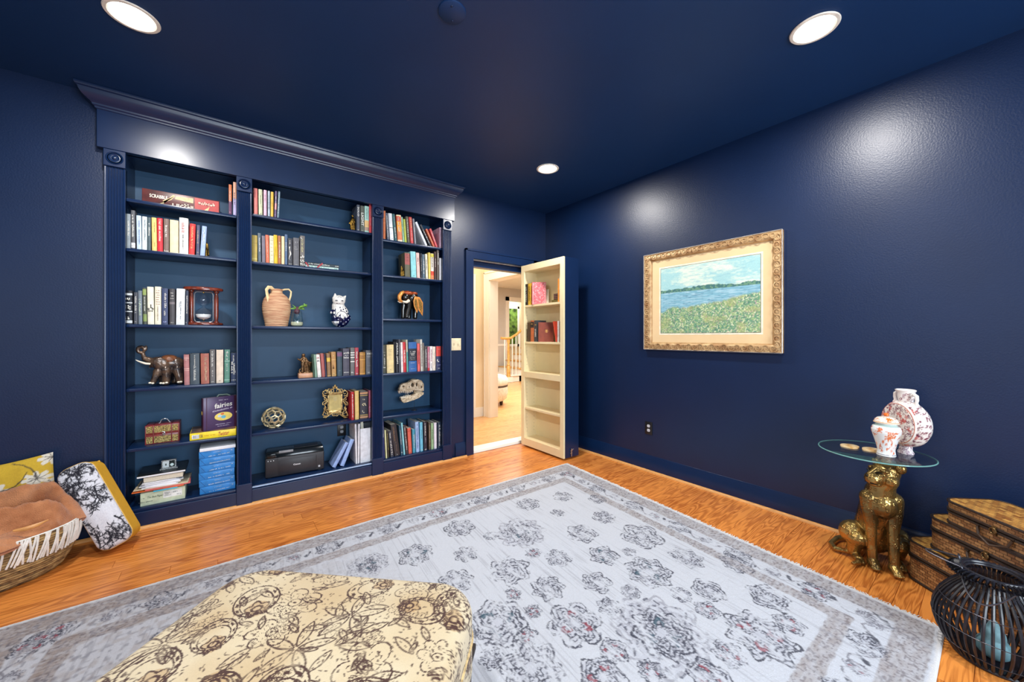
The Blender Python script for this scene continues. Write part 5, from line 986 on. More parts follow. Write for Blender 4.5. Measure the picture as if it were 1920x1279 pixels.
# ---------------------------------------------------------------- flat patterns drawn on a grid, then stored per vertex
class Canvas:
    def __init__(s, x0, y0, x1, y1, res):
        s.x0, s.y0, s.res = x0, y0, res; s.nx = int((x1 - x0) / res) + 1; s.ny = int((y1 - y0) / res) + 1
        s.X, s.Y = np.meshgrid(x0 + np.arange(s.nx) * res, y0 + np.arange(s.ny) * res); s.L = {}
    def lay(s, k):
        if k not in s.L: s.L[k] = np.zeros((s.ny, s.nx), np.float32)
        return s.L[k]
    def win(s, cx, cy, R):
        i0 = max(0, int((cx - R - s.x0) / s.res)); i1 = min(s.nx, int((cx + R - s.x0) / s.res) + 2); j0 = max(0, int((cy - R - s.y0) / s.res)); j1 = min(s.ny, int((cy + R - s.y0) / s.res) + 2)
        return (slice(j0, j1), slice(i0, i1)) if i1 > i0 and j1 > j0 else None
    def put(s, k, w_, d, width, soft=None):
        """ink where the distance field d < width"""
        soft = soft or s.res; v = np.clip((width - d) / soft + .5, 0, 1); L = s.lay(k); L[w_] = np.maximum(L[w_], v)
    def seg(s, k, x0, y0, x1, y1, w0, w1=None):
        w1 = w0 if w1 is None else w1; cx, cy = (x0 + x1) / 2, (y0 + y1) / 2; W = s.win(cx, cy, math.hypot(x1 - x0, y1 - y0) / 2 + max(w0, w1) + s.res)
        if W is None: return
        X, Y = s.X[W], s.Y[W]; dx, dy = x1 - x0, y1 - y0; t = np.clip(((X - x0) * dx + (Y - y0) * dy) / (dx * dx + dy * dy + 1e-12), 0, 1)
        d = np.hypot(X - x0 - t * dx, Y - y0 - t * dy); s.put(k, W, d - (w0 + (w1 - w0) * t), 0)
    def path(s, k, pts, w0, w1=None):
        n = len(pts) - 1; w1 = w0 if w1 is None else w1
        for i in range(n): s.seg(k, *pts[i], *pts[i + 1], w0 + (w1 - w0) * i / n, w0 + (w1 - w0) * (i + 1) / n)
    def polar(s, k, cx, cy, R, fn, width, rot=0, sq=1.0):
        W = s.win(cx, cy, R * 1.3)
        if W is None: return
        X, Y = s.X[W] - cx, s.Y[W] - cy; c_, s2 = math.cos(rot), math.sin(rot); u = (X * c_ + Y * s2); v = (-X * s2 + Y * c_) / sq; r = np.hypot(u, v); th = np.arctan2(v, u); s.put(k, W, fn(r, th), width)
    def sample(s, k, x, y):
        i = np.clip(((x - s.x0) / s.res + .5).astype(int), 0, s.nx - 1); j = np.clip(((y - s.y0) / s.res + .5).astype(int), 0, s.ny - 1); return s.lay(k)[j, i]
def vnoise(x, y, seed):
    r = np.random.RandomState(seed).rand(256, 256); xi = np.floor(x).astype(int); yi = np.floor(y).astype(int); fx = x - xi; fy = y - yi; fx = fx * fx * (3 - 2 * fx); fy = fy * fy * (3 - 2 * fy); g = lambda a, b: r[a % 256, b % 256]
    return (g(xi, yi) * (1 - fx) + g(xi + 1, yi) * fx) * (1 - fy) + (g(xi, yi + 1) * (1 - fx) + g(xi + 1, yi + 1) * fx) * fy
def mixc(col, m, c): return col * (1 - m[..., None]) + np.array(c)[None, :] * m[..., None]
def big_mesh(name, V, F, col):
    me = bpy.data.meshes.new(name); n, m = len(V), len(F); me.vertices.add(n); me.vertices.foreach_set('co', V.astype(np.float32).ravel()); me.loops.add(m * 4); me.loops.foreach_set('vertex_index', F.astype(np.int32).ravel())
    me.polygons.add(m); me.polygons.foreach_set('loop_start', np.arange(0, m * 4, 4, dtype=np.int32)); me.polygons.foreach_set('loop_total', np.full(m, 4, np.int32)); me.update(calc_edges=True); me.validate()
    c4 = np.ones((n, 4), np.float32); c4[:, :3] = col; at = me.attributes.new('Col', 'FLOAT_COLOR', 'POINT'); at.data.foreach_set('color', c4.ravel()); return me
def gridfaces(ny, nx, wrap=False):
    j, i = np.meshgrid(np.arange(ny - 1), np.arange(nx if wrap else nx - 1), indexing='ij'); i2 = (i + 1) % nx
    return np.stack([j * nx + i, j * nx + i2, (j + 1) * nx + i2, (j + 1) * nx + i], -1).reshape(-1, 4)
def soft_box(L, W, H, rc, re, crown, n, nr, na, ns, z0=0.0):
    """cushion shape: rounded plan, soft top edge. returns verts, faces, unrolled pattern coords, band (0 top, 1 side)"""
    a, b = L / 2 - re, W / 2 - re; rc = min(rc, a, b); peri = []
    segs = [('l', (a, -b + rc), (a, b - rc), (1, 0)), ('c', (a - rc, b - rc), 0), ('l', (a - rc, b), (-a + rc, b), (0, 1)), ('c', (-a + rc, b - rc), 90), ('l', (-a, b - rc), (-a, -b + rc), (-1, 0)), ('c', (-a + rc, -b + rc), 180), ('l', (-a + rc, -b), (a - rc, -b), (0, -1)), ('c', (a - rc, -b + rc), 270)]
    lens = [math.dist(s_[1], s_[2]) if s_[0] == 'l' else rc * math.pi / 2 for s_ in segs]; tot = sum(lens); P = []; N_ = []
    for k in range(n):
        d = tot * k / n; i = 0
        while d > lens[i]: d -= lens[i]; i += 1
        s_ = segs[i]; f = d / max(lens[i], 1e-9)
        if s_[0] == 'l': P.append((s_[1][0] + (s_[2][0] - s_[1][0]) * f, s_[1][1] + (s_[2][1] - s_[1][1]) * f)); N_.append(s_[3])
        else: an = R_(s_[2] + 90 * f); P.append((s_[1][0] + rc * math.cos(an), s_[1][1] + rc * math.sin(an))); N_.append((math.cos(an), math.sin(an)))
    P = np.array(P); N_ = np.array(N_); V = []; U = []; Bd = []
    for k in range(nr + 1):
        t = .004 + .996 * k / nr; V.append(np.c_[P * t, np.full(n, H + crown * (1 - t ** 2.4))]); U.append(P * t); Bd.append(np.zeros(n))
    for k in range(1, na + 1):
        ph = math.pi / 2 * k / na; V.append(np.c_[P + N_ * re * math.sin(ph), np.full(n, H - re * (1 - math.cos(ph)))]); U.append(P + N_ * re * ph); Bd.append(np.full(n, k / na))
    for k in range(1, ns + 1):
        dz = (H - re - z0) * k / ns; V.append(np.c_[P + N_ * re, np.full(n, H - re - dz)]); U.append(P + N_ * (re * math.pi / 2 + dz)); Bd.append(np.ones(n) * (1 + k / ns))
    return np.concatenate(V), gridfaces(len(V), n, True), np.concatenate(U), np.concatenate(Bd)
# ---------------------------------------------------------------- rug
RZ = .009
FL, FR, NR, NL = Vector((-.79, 2.566, 0)), Vector((2.612, 2.574, 0)), Vector((2.402, .150, 0)), Vector((-.97, .13, 0))
def rug_xy(u, v): return (FL * (1 - u) + FR * u) * (1 - v) + (NL * (1 - u) + NR * u) * v
LU, LV = 3.39, 2.42
def rug_uv(x, y):
    u = v = .5
    for _ in range(12):
        p = rug_xy(u, v); u += (x - p.x) / 3.38; v -= (y - p.y) / 2.42
    return u * LU, v * LV
cv = Canvas(0, 0, LU, LV, .003); rr = random.Random(21)
def rosette(k, x, y, R, pet, seed, col2=None):
    rs = random.Random(seed); ph = rs.uniform(0, 6.28); am = rs.uniform(.1, .18)
    for f, w2 in ((1.0, .09), (.82, .06), (.62, .08), (.36, .08)):
        fn = lambda r, th, f=f: np.abs(r / R - f * (1 - am * np.cos(pet * th + ph + 3 * f)) + .04 * np.sin(pet * 2 * th + f * 9))
        cv.polar(k, x, y, R, fn, w2 * .5)
    cv.polar(k, x, y, R, lambda r, th: np.abs(np.sin(pet * th / 2 + ph)) * r / R + 10 * (r > R * .94) + 10 * (r < R * .3), .045)
    for f in (.92, .72, .5, .24): cv.polar('fine', x, y, R, lambda r, th, f=f: np.abs(r / R - f * (1 - am * np.cos(pet * th + ph + 5 * f)) ) + .5 * (np.sin(pet * 3 * th + f * 20) < -.2), .022 + .0012 / R * 1.2)
    cv.polar('fill', x, y, R, lambda r, th: r / R - .92 * (1 - am * np.cos(pet * th + ph + 3)), 0)
    if col2: cv.polar(col2, x, y, R, lambda r, th: np.abs(r / R - .5 - .12 * np.cos(pet * th)) + 2 * (np.sin(3 * th + seed) < .3), .1)
spots = [(976, 998, .15, 'M'), (1203, 1005, .13, 'L'), (956, 1069, .11, 'L'), (1216, 1072, .12, 'T'), (1241, 1187, .19, 'M'), (1078, 1169, .12, 'R'), (1425, 1192, .13, 'R'), (933, 1166, .13, 'T'), (996, 1253, .12, 'L'), (1091, 1000, .10, 'L'), (861, 990, .10, 'L'), (1027, 1102, .085, 'L'), (1132, 1041, .085, 'T'), (1287, 1046, .09, 'L'), (1382, 1056, .085, 'L'),
 (1328, 1107, .08, 'L'), (1440, 1120, .09, 'L'), (1119, 1092, .075, 'L'), (1047, 1046, .075, 'L'), (874, 1039, .07, 'L'), (1142, 1138, .055, 'L'), (1326, 1143, .055, 'R'), (1150, 1220, .06, 'R'), (1367, 1227, .06, 'R'), (963, 1113, .04, 'R'), (999, 1146, .04, 'R'), (989, 1192, .045, 'R'), (922, 1235, .05, 'L'), (1183, 1110, .05, 'L'), (1277, 1115, .05, 'L'), (1055, 931, .08, 'L'), (990, 945, .09, 'L'), (1120, 936, .07, 'L'), (1132, 970, .08, 'L'), (1045, 962, .05, 'L'), (920, 1005, .045, 'L'), (1000, 1037, .045, 'R'), (1180, 1035, .04, 'L'), (855, 1090, .09, 'L'), (780, 1040, .1, 'T'), (690, 1060, .1, 'M'), (1130, 1270, .09, 'R'), (1330, 1270, .08, 'R'), (1220, 1260, .05, 'R'), (1520, 1105, .05, 'L'), (1480, 1170, .06, 'R')]
for i, (px, py, R, k) in enumerate(spots):
    p = on_z(px, py, RZ); u, v = rug_uv(p.x, p.y)
    if k == 'M':
        rosette('dark', u, v, R * .62, 8, i, 'teal'); rosette('pale', u, v, R, 8, i + 50)
    else: rosette('dark' if k != 'R' else 'dark', u, v, R * .92, rr.choice((5, 6, 7)), i, {'T': 'teal', 'R': 'red'}.get(k))
i = 100
for a in np.arange(.45, 1.25, .3):
    for b in np.arange(.5, 2.2, .36): i += 1; rosette('dark', a + rr.uniform(-.05, .05), b + (.17 if i % 2 else 0), rr.choice((.05, .09, .12)), rr.choice((5, 6, 8)), i, rr.choice((None, 'teal', 'red')))
# border: rosettes and vines between two taupe bands
def edge_run(axis, fixed, lo, hi):
    n = int((hi - lo) / .17)
    for j in range(n):
        s_ = lo + (j + .5) * (hi - lo) / n; x, y = (s_, fixed) if axis == 'u' else (fixed, s_); R = .062 if j % 2 == 0 else .034
        rosette('dark' if j % 2 == 0 else 'mid', x, y, R, 6, 300 + j, 'red' if j % 5 == 0 else None)
        a2 = [(s_ + q_ * .17 / 8, fixed + .035 * math.sin(q_ * math.pi / 4 + j * math.pi)) for q_ in range(9)]
        cv.path('mid', [(p if axis == 'u' else (p[1], p[0])) for p in a2], .0035)
        cv.seg('dark', x + (.06 if axis == 'u' else .02), y + (.02 if axis == 'u' else .06), x + (.085 if axis == 'u' else -.01), y + (-.015 if axis == 'u' else .085), .011, .004)
for f in (.185, LV - .185): edge_run('u', f, .13, LU - .13)
for f in (.185, LU - .185): edge_run('v', f, .13, LV - .13)
nu, nv = int(LU / .0041), int(LV / .0041); uu, vv = np.meshgrid(np.linspace(0, 1, nu), np.linspace(0, 1, nv)); A, B_ = uu * LU, vv * LV
jit = (vnoise(A * 60, B_ * 25, 3) - .5) * .006; jit2 = (vnoise(A * 90, B_ * 40, 4) - .5) * .005
sx = lambda k: cv.sample(k, A + jit, B_ + jit2)
er = vnoise(A * 45, B_ * 20, 5) * .6 + vnoise(A * 160, B_ * 60, 6) * .55; er = np.clip((er - .30) * 2.6, 0, 1)
e = np.minimum(np.minimum(A, LU - A), np.minimum(B_, LV - B_)) + (vnoise(A * 40, B_ * 40, 7) - .5) * .008
tone = vnoise(A * 2.2, B_ * 2.2, 8); streak = vnoise(A * 190, B_ * 7, 9); streak2 = vnoise(A * 70, B_ * 3, 10)
col = np.empty(A.shape + (3,)); col[:] = S(202, 206, 216); col = mixc(col, np.clip(tone * .5, 0, 1) * .5, S(200, 200, 202))
leftw = np.clip((1.7 - A) / 1.4, 0, 1); col = mixc(col, leftw * .35, S(172, 166, 172))
band = np.clip((.055 - np.abs(e - .08)) / .006 + .5, 0, 1) + np.clip((.036 - np.abs(e - .285)) / .005 + .5, 0, 1); band = np.clip(band, 0, 1)
col = mixc(col, band * (.30 + .5 * vnoise(A * 30, B_ * 120, 11)) * (.75 + .25 * leftw), S(140, 122, 112))
col = mixc(col, band * np.clip((vnoise(A * 120, B_ * 160, 12) - .55) * 4, 0, 1) * .55, S(92, 80, 84))
col = mixc(col, leftw * np.clip((vnoise(A * 55, B_ * 40, 15) - .5) * 4, 0, 1) * .4, S(150, 134, 126)); col = mixc(col, leftw * np.clip((vnoise(A * 80, B_ * 60, 16) - .62) * 5, 0, 1) * .45, S(92, 90, 104))
col = mixc(col, np.clip((streak - .66) * 4, 0, 1) * .34 * (streak2 > .3), S(128, 128, 140))
for k, c_, o_ in (('fill', S(176, 178, 192), .38), ('pale', S(140, 140, 152), .6), ('fine', S(84, 86, 100), .85), ('mid', S(112, 110, 120), .8), ('dark', S(66, 68, 82), .92), ('teal', S(48, 84, 100), .8), ('red', S(150, 60, 74), .75)): col = mixc(col, sx(k) * er * o_, c_)
col = mixc(col, np.clip((.02 - e) / .008, 0, 1) * .8, S(226, 224, 224))
zz_ = RZ + (vnoise(A * 160, B_ * 160, 13) - .5) * .0016 + (vnoise(A * 6, B_ * 6, 14) - .5) * .001
XY = np.array([FL[:2]]) * ((1 - uu) * (1 - vv)).reshape(-1, 1) + np.array([FR[:2]]) * (uu * (1 - vv)).reshape(-1, 1) + np.array([NL[:2]]) * ((1 - uu) * vv).reshape(-1, 1) + np.array([NR[:2]]) * (uu * vv).reshape(-1, 1)
edge = np.minimum(np.minimum(uu, 1 - uu) * nu, np.minimum(vv, 1 - vv) * nv).reshape(-1); zf = zz_.reshape(-1); zf = np.where(edge < .5, .001, zf)
me = big_mesh('rug', np.c_[XY, zf], gridfaces(nv, nu), col.reshape(-1, 3))
rug = obj('rug', me, VC('woven_rug', .95, bump=.35, bs=420, var=.1, vs=260), None, True, 180)
tag(rug, 'faded pale grey oriental rug with floral rosettes on the wood floor', 'rug')
fr = MB(); rf = random.Random(2)
for (P, Q, dirn) in ((FR, NR, Vector((1, .05, 0))), (FL, NL, Vector((-1, 0, 0)))):
    n = 430
    for j in range(n):
        p = P.lerp(Q, (j + rf.random()) / n); d = (dirn + Vector((0, rf.uniform(-.5, .5), 0))).normalized() * rf.uniform(.012, .03); fr.tube([p + Vector((0, 0, .006)), p + d * .5 + Vector((0, 0, .005)), p + d + Vector((0, 0, .0025))], [.0026, .0022, .0012], 4)
f = fr.build('fringe', M('rug_fringe', S(226, 222, 216), .95), rug); f['kind'] = 'stuff'
# ---------------------------------------------------------------- ottoman in the foreground
t = thing('ottoman', 'large square ottoman in cream and maroon paisley brocade on the rug', 'ottoman', (.062, 1.050, RZ), math.atan2(-.69, .72))
oc = Canvas(-.75, -.75, .75, .75, .0018); ro = random.Random(5)
def paisley(x, y, R, rot):
    """teardrop with nested outlines"""
    def f_(r, th): return np.abs(r / R - (.42 + .38 * np.cos(th / 2) ** 6 + .2 * np.cos(th)))
    oc.polar('ink', x, y, R, f_, .028, rot, .8); oc.polar('ink', x, y, R, lambda r, th: np.abs(r / R - .72 * (.42 + .38 * np.cos(th / 2) ** 6 + .2 * np.cos(th))), .02, rot, .8)
    oc.polar('ink', x, y, R, lambda r, th: np.abs(r / R - .86 * (.42 + .38 * np.cos(th / 2) ** 6 + .2 * np.cos(th))) + 2 * (np.sin(16 * th) < .2), .04, rot, .8)
    oc.polar('tan', x, y, R, lambda r, th: r / R - .3, 0, rot, .8); oc.polar('ink', x, y, R, lambda r, th: np.abs(r / R - .26 - .06 * np.cos(5 * th)), .03, rot, .8); oc.polar('ink', x, y, R, lambda r, th: np.abs(r / R - .1), .03, rot)
def flower(x, y, R, n, rot):
    oc.polar('ink', x, y, R, lambda r, th: np.abs(r / R - (.55 + .4 * np.abs(np.cos(n * th / 2)) ** .7)), .026 + .0005 / R, rot, .85); oc.polar('ink', x, y, R, lambda r, th: np.abs(r / R - .62 * (.55 + .4 * np.abs(np.cos(n * th / 2)) ** .7)) + 1 * (np.sin(n * 3 * th) < 0), .022, rot, .85)
    oc.polar('ink', x, y, R, lambda r, th: np.abs(r / R - .2), .02, rot); oc.polar('ink', x, y, R, lambda r, th: r / R - .06, 0); oc.polar('ink', x, y, R, lambda r, th: np.abs(np.sin(n * th / 2)) * r / R + 9 * ((r > R * .5) | (r < R * .26)), .026, rot, .85)
def leaf(x, y, R, rot):
    c_, s2 = math.cos(rot), math.sin(rot); W = oc.win(x, y, R)
    if W is None: return
    u = (oc.X[W] - x) * c_ + (oc.Y[W] - y) * s2; v = -(oc.X[W] - x) * s2 + (oc.Y[W] - y) * c_; d = np.abs(np.abs(v) - .3 * R * (1 - (u / R) ** 2)); d = np.where(np.abs(u) > R, 9, d); oc.put('ink', W, d, .0022 + .0008 * (R > .05)); oc.put('ink', W, np.where(np.abs(u) > R * .7, 9, np.abs(v)) + .01 * (np.sin(u * 330) < 0), .0013)
for gx in np.arange(-.7, .72, .155):
    for gy in np.arange(-.7, .72, .155):
        k = ro.random(); x, y = gx + ro.uniform(-.05, .05), gy + ro.uniform(-.05, .05); a = ro.uniform(0, 6.28)
        if k < .4: paisley(x, y, ro.uniform(.09, .13), a)
        elif k < .75: flower(x, y, ro.uniform(.06, .09), ro.choice((5, 6, 7)), a)
        else:
            for q_ in range(5): leaf(x + .05 * math.cos(a + q_ * 1.256), y + .05 * math.sin(a + q_ * 1.256), .045, a + q_ * 1.256)
for _ in range(420): leaf(ro.uniform(-.72, .72), ro.uniform(-.72, .72), ro.uniform(.018, .042), ro.uniform(0, 6.28))
for _ in range(120): flower(ro.uniform(-.72, .72), ro.uniform(-.72, .72), ro.uniform(.022, .036), 5, 0)
for _ in range(5200):
    x, y, a = ro.uniform(-.74, .74), ro.uniform(-.74, .74), ro.uniform(0, 6.28); L = ro.uniform(.003, .010); oc.seg('dash', x, y, x + L * math.cos(a), y + L * math.sin(a), .0022, .0008)
def ott_col(U):
    x, y = U[:, 0], U[:, 1]; c_ = np.tile(np.array(S(216, 200, 168)), (len(x), 1)); c_ = mixc(c_, np.clip((vnoise(x * 7 + 20, y * 7 + 20, 31) - .45) * 2.4, 0, 1) * .6, S(192, 160, 112)); c_ = mixc(c_, np.clip((vnoise(x * 26, y * 8 + 30, 32) - .5) * 2, 0, 1) * .4, S(204, 180, 138))
    c_ = mixc(c_, oc.sample('tan', x, y) * .5, S(176, 136, 84)); ink = np.maximum(oc.sample('ink', x, y) * np.clip((vnoise(x * 60, y * 60 + 9, 33) + .35) * 1.3, 0, 1), oc.sample('dash', x, y) * .9); return mixc(c_, ink * .97, S(62, 28, 26))
V, F, U, Bd = soft_box(.86, .86, .415, .08, .05, .022, 1240, 160, 14, 48, .205)
cc = ott_col(U); obj('seat_cushion', big_mesh('seat_cushion', V, F, cc), VC('paisley_brocade', .75, bump=.2, bs=500, var=.06, vs=300, sheen=.2), t, True, 180)
V2 = V.copy(); rim = [Vector(p) for p in V[-1240 * 30:-1240 * 29:4]]
MB().tube(rim, .005, 6, closed=True).build('piping', M('brocade_piping', S(214, 184, 132), .8, var=.3, vs=80), t)
MB().box((-.42, -.42, .19), (.42, .42, .21)).build('base_frame', K((40, 30, 30)), t, bevel=.004)
for sx_ in (-1, 1):
    for sy_ in (-1, 1): MB().lathe([(.016, 0), (.024, .06), (.03, .19)], 16, (sx_ * .385, sy_ * .385, 0)).build('leg', M('dark_stained_leg', S(44, 32, 30), .35), t)
# ---------------------------------------------------------------- leaning box cushion (toile front, yellow sides)
tc_ = Canvas(-.35, -.35, .35, .35, .0016); rt = random.Random(9)
def branch(x, y, a, L, w_, depth=0):
    pts = [(x, y)]
    for i in range(6): a += rt.uniform(-.45, .45); x += L / 6 * math.cos(a); y += L / 6 * math.sin(a); pts.append((x, y))
    tc_.path('ink', pts, w_, w_ * .45)
    for p in pts[1:]:
        for _ in range(3 if depth < 2 else 1):
            b = a + rt.choice((-1, 1)) * rt.uniform(.4, 1.5); l = rt.uniform(.008, .022); tc_.seg('ink', p[0], p[1], p[0] + l * math.cos(b), p[1] + l * math.sin(b), .0022, .0006)
        if depth < 2 and rt.random() < .5: branch(p[0], p[1], a + rt.choice((-1, 1)) * rt.uniform(.5, 1.1), L * .55, w_ * .7, depth + 1)
for x, y, a in ((-.22, -.06, .5), (-.1, .05, 2.6), (.0, -.05, .2), (.1, .04, 3.0), (.2, -.04, 1.0), (-.16, .0, 3.6), (.24, .05, 3.9), (.05, .0, -1.2), (-.25, .04, -.6), (.15, -.07, 2.0)): branch(x, y, a, rt.uniform(.09, .14), .0042)
for _ in range(26):      # bird-like tufts
    x, y = rt.uniform(-.25, .25), rt.uniform(-.08, .08); a0 = rt.uniform(0, 6.28)
    for q_ in range(6): b = a0 + q_ * .16; tc_.seg('ink', x + q_ * .003, y, x + q_ * .003 + .016 * math.cos(b), y + .016 * math.sin(b), .0016, .0006)
W3 = Vector((.128, 0, .058)); A3 = Vector((-.212, .132, .454)); W3 = W3.normalized(); A3 = (A3 - W3 * A3.dot(W3)).normalized(); N3 = A3.cross(W3) * -1
if N3.y > 0: N3 = -N3   # faces the room
cush = thing('box_cushion', 'box cushion with black toile birds on white and yellow sides leaning by basket', 'cushion')
Lc, Wc, Dc = .515, .150, .17
V, F, U, Bd = soft_box(Lc, Wc, Dc, .03, .022, .014, 420, 60, 8, 30, .0)
def tcol(U, Bd):
    c_ = np.tile(np.array(S(222, 222, 230)), (len(U), 1)); x, y = U[:, 0], U[:, 1]; c_ = mixc(c_, (vnoise(x * 400, y * 400, 41) > .6) * .25, S(170, 172, 186)); c_ = mixc(c_, tc_.sample('ink', x, y), S(34, 34, 44))
    yel = np.array(S(226, 172, 44)); yl = np.tile(yel, (len(U), 1)); yl = mixc(yl, np.clip((vnoise(x * 60, y * 160, 42) - .5) * 2, 0, 1) * .3, S(200, 150, 40)); m = (Bd > 1.02).astype(float); return c_ * (1 - m[:, None]) + yl * m[:, None]
fb_, bk_ = Bd <= 1.1, None
Mx = Matrix((( A3.x, W3.x, N3.x, 0), (A3.y, W3.y, N3.y, 0), (A3.z, W3.z, N3.z, 0), (0, 0, 0, 1)))
o = obj('cover', big_mesh('cover', V, F, tcol(U, Bd)), VC('printed_cushion_cotton', .9, bump=.3, bs=700, var=.06, vs=200), cush, True, 180)
MB().add([(x, y, .0) for x, y in ((-Lc / 2 + .01, -Wc / 2 + .01), (Lc / 2 - .01, -Wc / 2 + .01), (Lc / 2 - .01, Wc / 2 - .01), (-Lc / 2 + .01, Wc / 2 - .01))], [(0, 1, 2, 3)]).build('back_panel', M('yellow_velvet', S(226, 172, 44), .9, var=.1, vs=30, sheen=.4), cush)
pip = [Vector(p) for p in V[420 * 69:420 * 70:3]]; MB().tube(pip, .0032, 6, closed=True).build('piping', M('yellow_piping', S(214, 170, 80), .8), cush)
lowest = min((Mx @ Vector(p)).z for p in V[::7]); fc = Vector((-.572, 3.035, 0)) + W3 * Wc / 2 + A3 * Lc / 2 - N3 * Dc * 1.0
cush.matrix_world = Matrix.Translation((fc.x, fc.y, -lowest + .001)) @ Mx
# ---------------------------------------------------------------- oval basket with cords
BX, BY = -1.12, 3.09
t = thing('woven_basket', 'large oval straw coil basket with white macrame band', 'basket', (BX, BY, 0))
def ov(a, f, z): return Vector(((.385 + .075 * f) * math.cos(a), (.235 + .052 * f) * math.sin(a) + .045 * (1 - f) * .6, z))
STRAW = M('straw_coil', S(190, 158, 104), .75, var=.5, vs=30, st=(1, 1, 1), bump=.25, bs=160, rgb2=S(128, 98, 62)); STRAW2 = M('dark_straw_coil', S(156, 122, 76), .75, var=.5, vs=40, bump=.7, bs=120, rgb2=S(86, 64, 42))
nC = 19; BH = .245
for k in range(nC):
    f = k / (nC - 1); fb2 = math.sin(f * math.pi / 2) ** .8; z = .009 + f * (BH - .012)
    MB().tube([ov(2 * math.pi * i / 72, fb2, z + .0014 * math.sin(i * 1.9 + k)) for i in range(72)], .0070, 6, closed=True).build('coil', STRAW if k % 3 else STRAW2, t)
MB().add([ov(2 * math.pi * i / 72, 0, .006) for i in range(72)], [tuple(range(72))]).build('bottom', STRAW2, t)
CORD = M('white_cord', S(238, 236, 230), .8, bump=.3, bs=300); rcx = random.Random(8)
for i in range(190):
    a = 2 * math.pi * i / 190 + rcx.uniform(-.01, .01); b = a + rcx.choice((-.05, -.03, .02, .05, .07)); z0, z1 = .128 + rcx.uniform(-.008, .006), BH + .002
    g = lambda aa, z: ov(aa, math.sin(max(0, min(1, (z - .009) / (BH - .012))) * math.pi / 2) ** .8, z) * 1.0 + Vector((math.cos(aa), math.sin(aa), 0)) * .009
    MB().tube([g(a + (b - a) * k / 4, z0 + (z1 - z0) * k / 4) for k in range(5)], .0041, 5).build('cord', CORD, t)
MB().tube([ov(2 * math.pi * i / 72, 1, BH + .001) for i in range(72)], .005, 6, closed=True).build('rim', CORD, t)
# pillow behind, standing in the basket
pt = thing('throw_pillow', 'mustard yellow pillow with white leaf print standing in the basket', 'pillow', (0, 0, 0))
pc = Canvas(-.3, -.3, .3, .3, .002); rp = random.Random(12)
for _ in range(34):
    x, y = rp.uniform(-.26, .26), rp.uniform(-.26, .26); n = rp.randrange(6, 9)
    for q_ in range(n): a = q_ * 6.28 / n; pc.seg('w', x, y, x + .046 * math.cos(a), y + .034 * math.sin(a), .013, .009); pc.seg('k', x, y, x + .03 * math.cos(a + .3), y + .022 * math.sin(a + .3), .0018)
    a = rp.uniform(0, 6.28); pc.path('k', [(x + .1 * k * math.cos(a + .2 * k) / 3, y + .1 * k * math.sin(a + .2 * k) / 3) for k in range(5)], .004, .002)
n = 120; uu, vv = np.meshgrid(np.linspace(-1, 1, n), np.linspace(-1, 1, n)); th = .055 * (np.clip(1 - np.abs(uu) ** 3.2, 0, 1) * np.clip(1 - np.abs(vv) ** 3.2, 0, 1)) ** .55; pin = 1 - .05 * (1 - np.abs(uu)) * (np.abs(vv) > -1); X3 = uu * .225 * (1 - .06 * (1 - vv ** 2)); Z3 = vv * .225 * (1 - .06 * (1 - uu ** 2))
Vf = np.c_[X3.ravel(), -th.ravel() - .0, Z3.ravel()]; Vb = np.c_[X3.ravel(), th.ravel(), Z3.ravel()]; Fg = gridfaces(n, n); VV = np.concatenate([Vf, Vb]); FF = np.concatenate([Fg, Fg[:, ::-1] + n * n]); x, y = np.r_[X3.ravel(), X3.ravel()], np.r_[Z3.ravel(), Z3.ravel()]
c_ = np.tile(np.array(S(206, 170, 52)), (len(x), 1)); c_ = mixc(c_, np.clip((vnoise(x * 30 + 20, y * 30 + 20, 51) - .5) * 2, 0, 1) * .4, S(176, 140, 40)); c_ = mixc(c_, pc.sample('w', x, y) * .9, S(226, 222, 212)); c_ = mixc(c_, pc.sample('k', x, y) * .9, S(62, 56, 54))
o = obj('cover', big_mesh('cover', VV, FF, c_), VC('printed_pillow_cotton', .9, bump=.4, bs=500), pt, True, 180)
cr_ = on_y(103, 864, 3.325); pt.location = (cr_.x - .205, 3.318, cr_.z - .20); pt.rotation_euler = (R_(-4), R_(-7), 0)
# plush throw heaped on the basket
th_ = thing('plush_throw', 'caramel brown plush fur throw heaped on the basket', 'blanket')
nth, nrh = 260, 90; TH, RHO = np.meshgrid(np.linspace(0, 2 * np.pi, nth, endpoint=False), np.linspace(.01, 1, nrh)); wob = 1 + .05 * np.sin(5 * TH + 1) + .03 * np.sin(11 * TH)
rx_, ry_ = .46 * wob, .30 * wob; GX = BX + RHO * rx_ * np.cos(TH) + .012 * (RHO ** 6); GY = np.minimum(BY + RHO * ry_ * np.sin(TH), 3.345)
def ridge(pts, sig):
    best = np.full(GX.shape, -1.0)
    for (x0_, y0_, z0_), (x1_, y1_, z1_) in zip(pts[:-1], pts[1:]):
        dx, dy = x1_ - x0_, y1_ - y0_; tt = np.clip(((GX - x0_) * dx + (GY - y0_) * dy) / (dx * dx + dy * dy), 0, 1); d = np.hypot(GX - x0_ - tt * dx, GY - y0_ - tt * dy); best = np.maximum(best, (z0_ + (z1_ - z0_) * tt - .235) * np.exp(-(d / sig) ** 2))
    return best
hs = np.full(GX.shape, .02) + .02 * vnoise(GX * 9 + 40, GY * 9 + 40, 63)
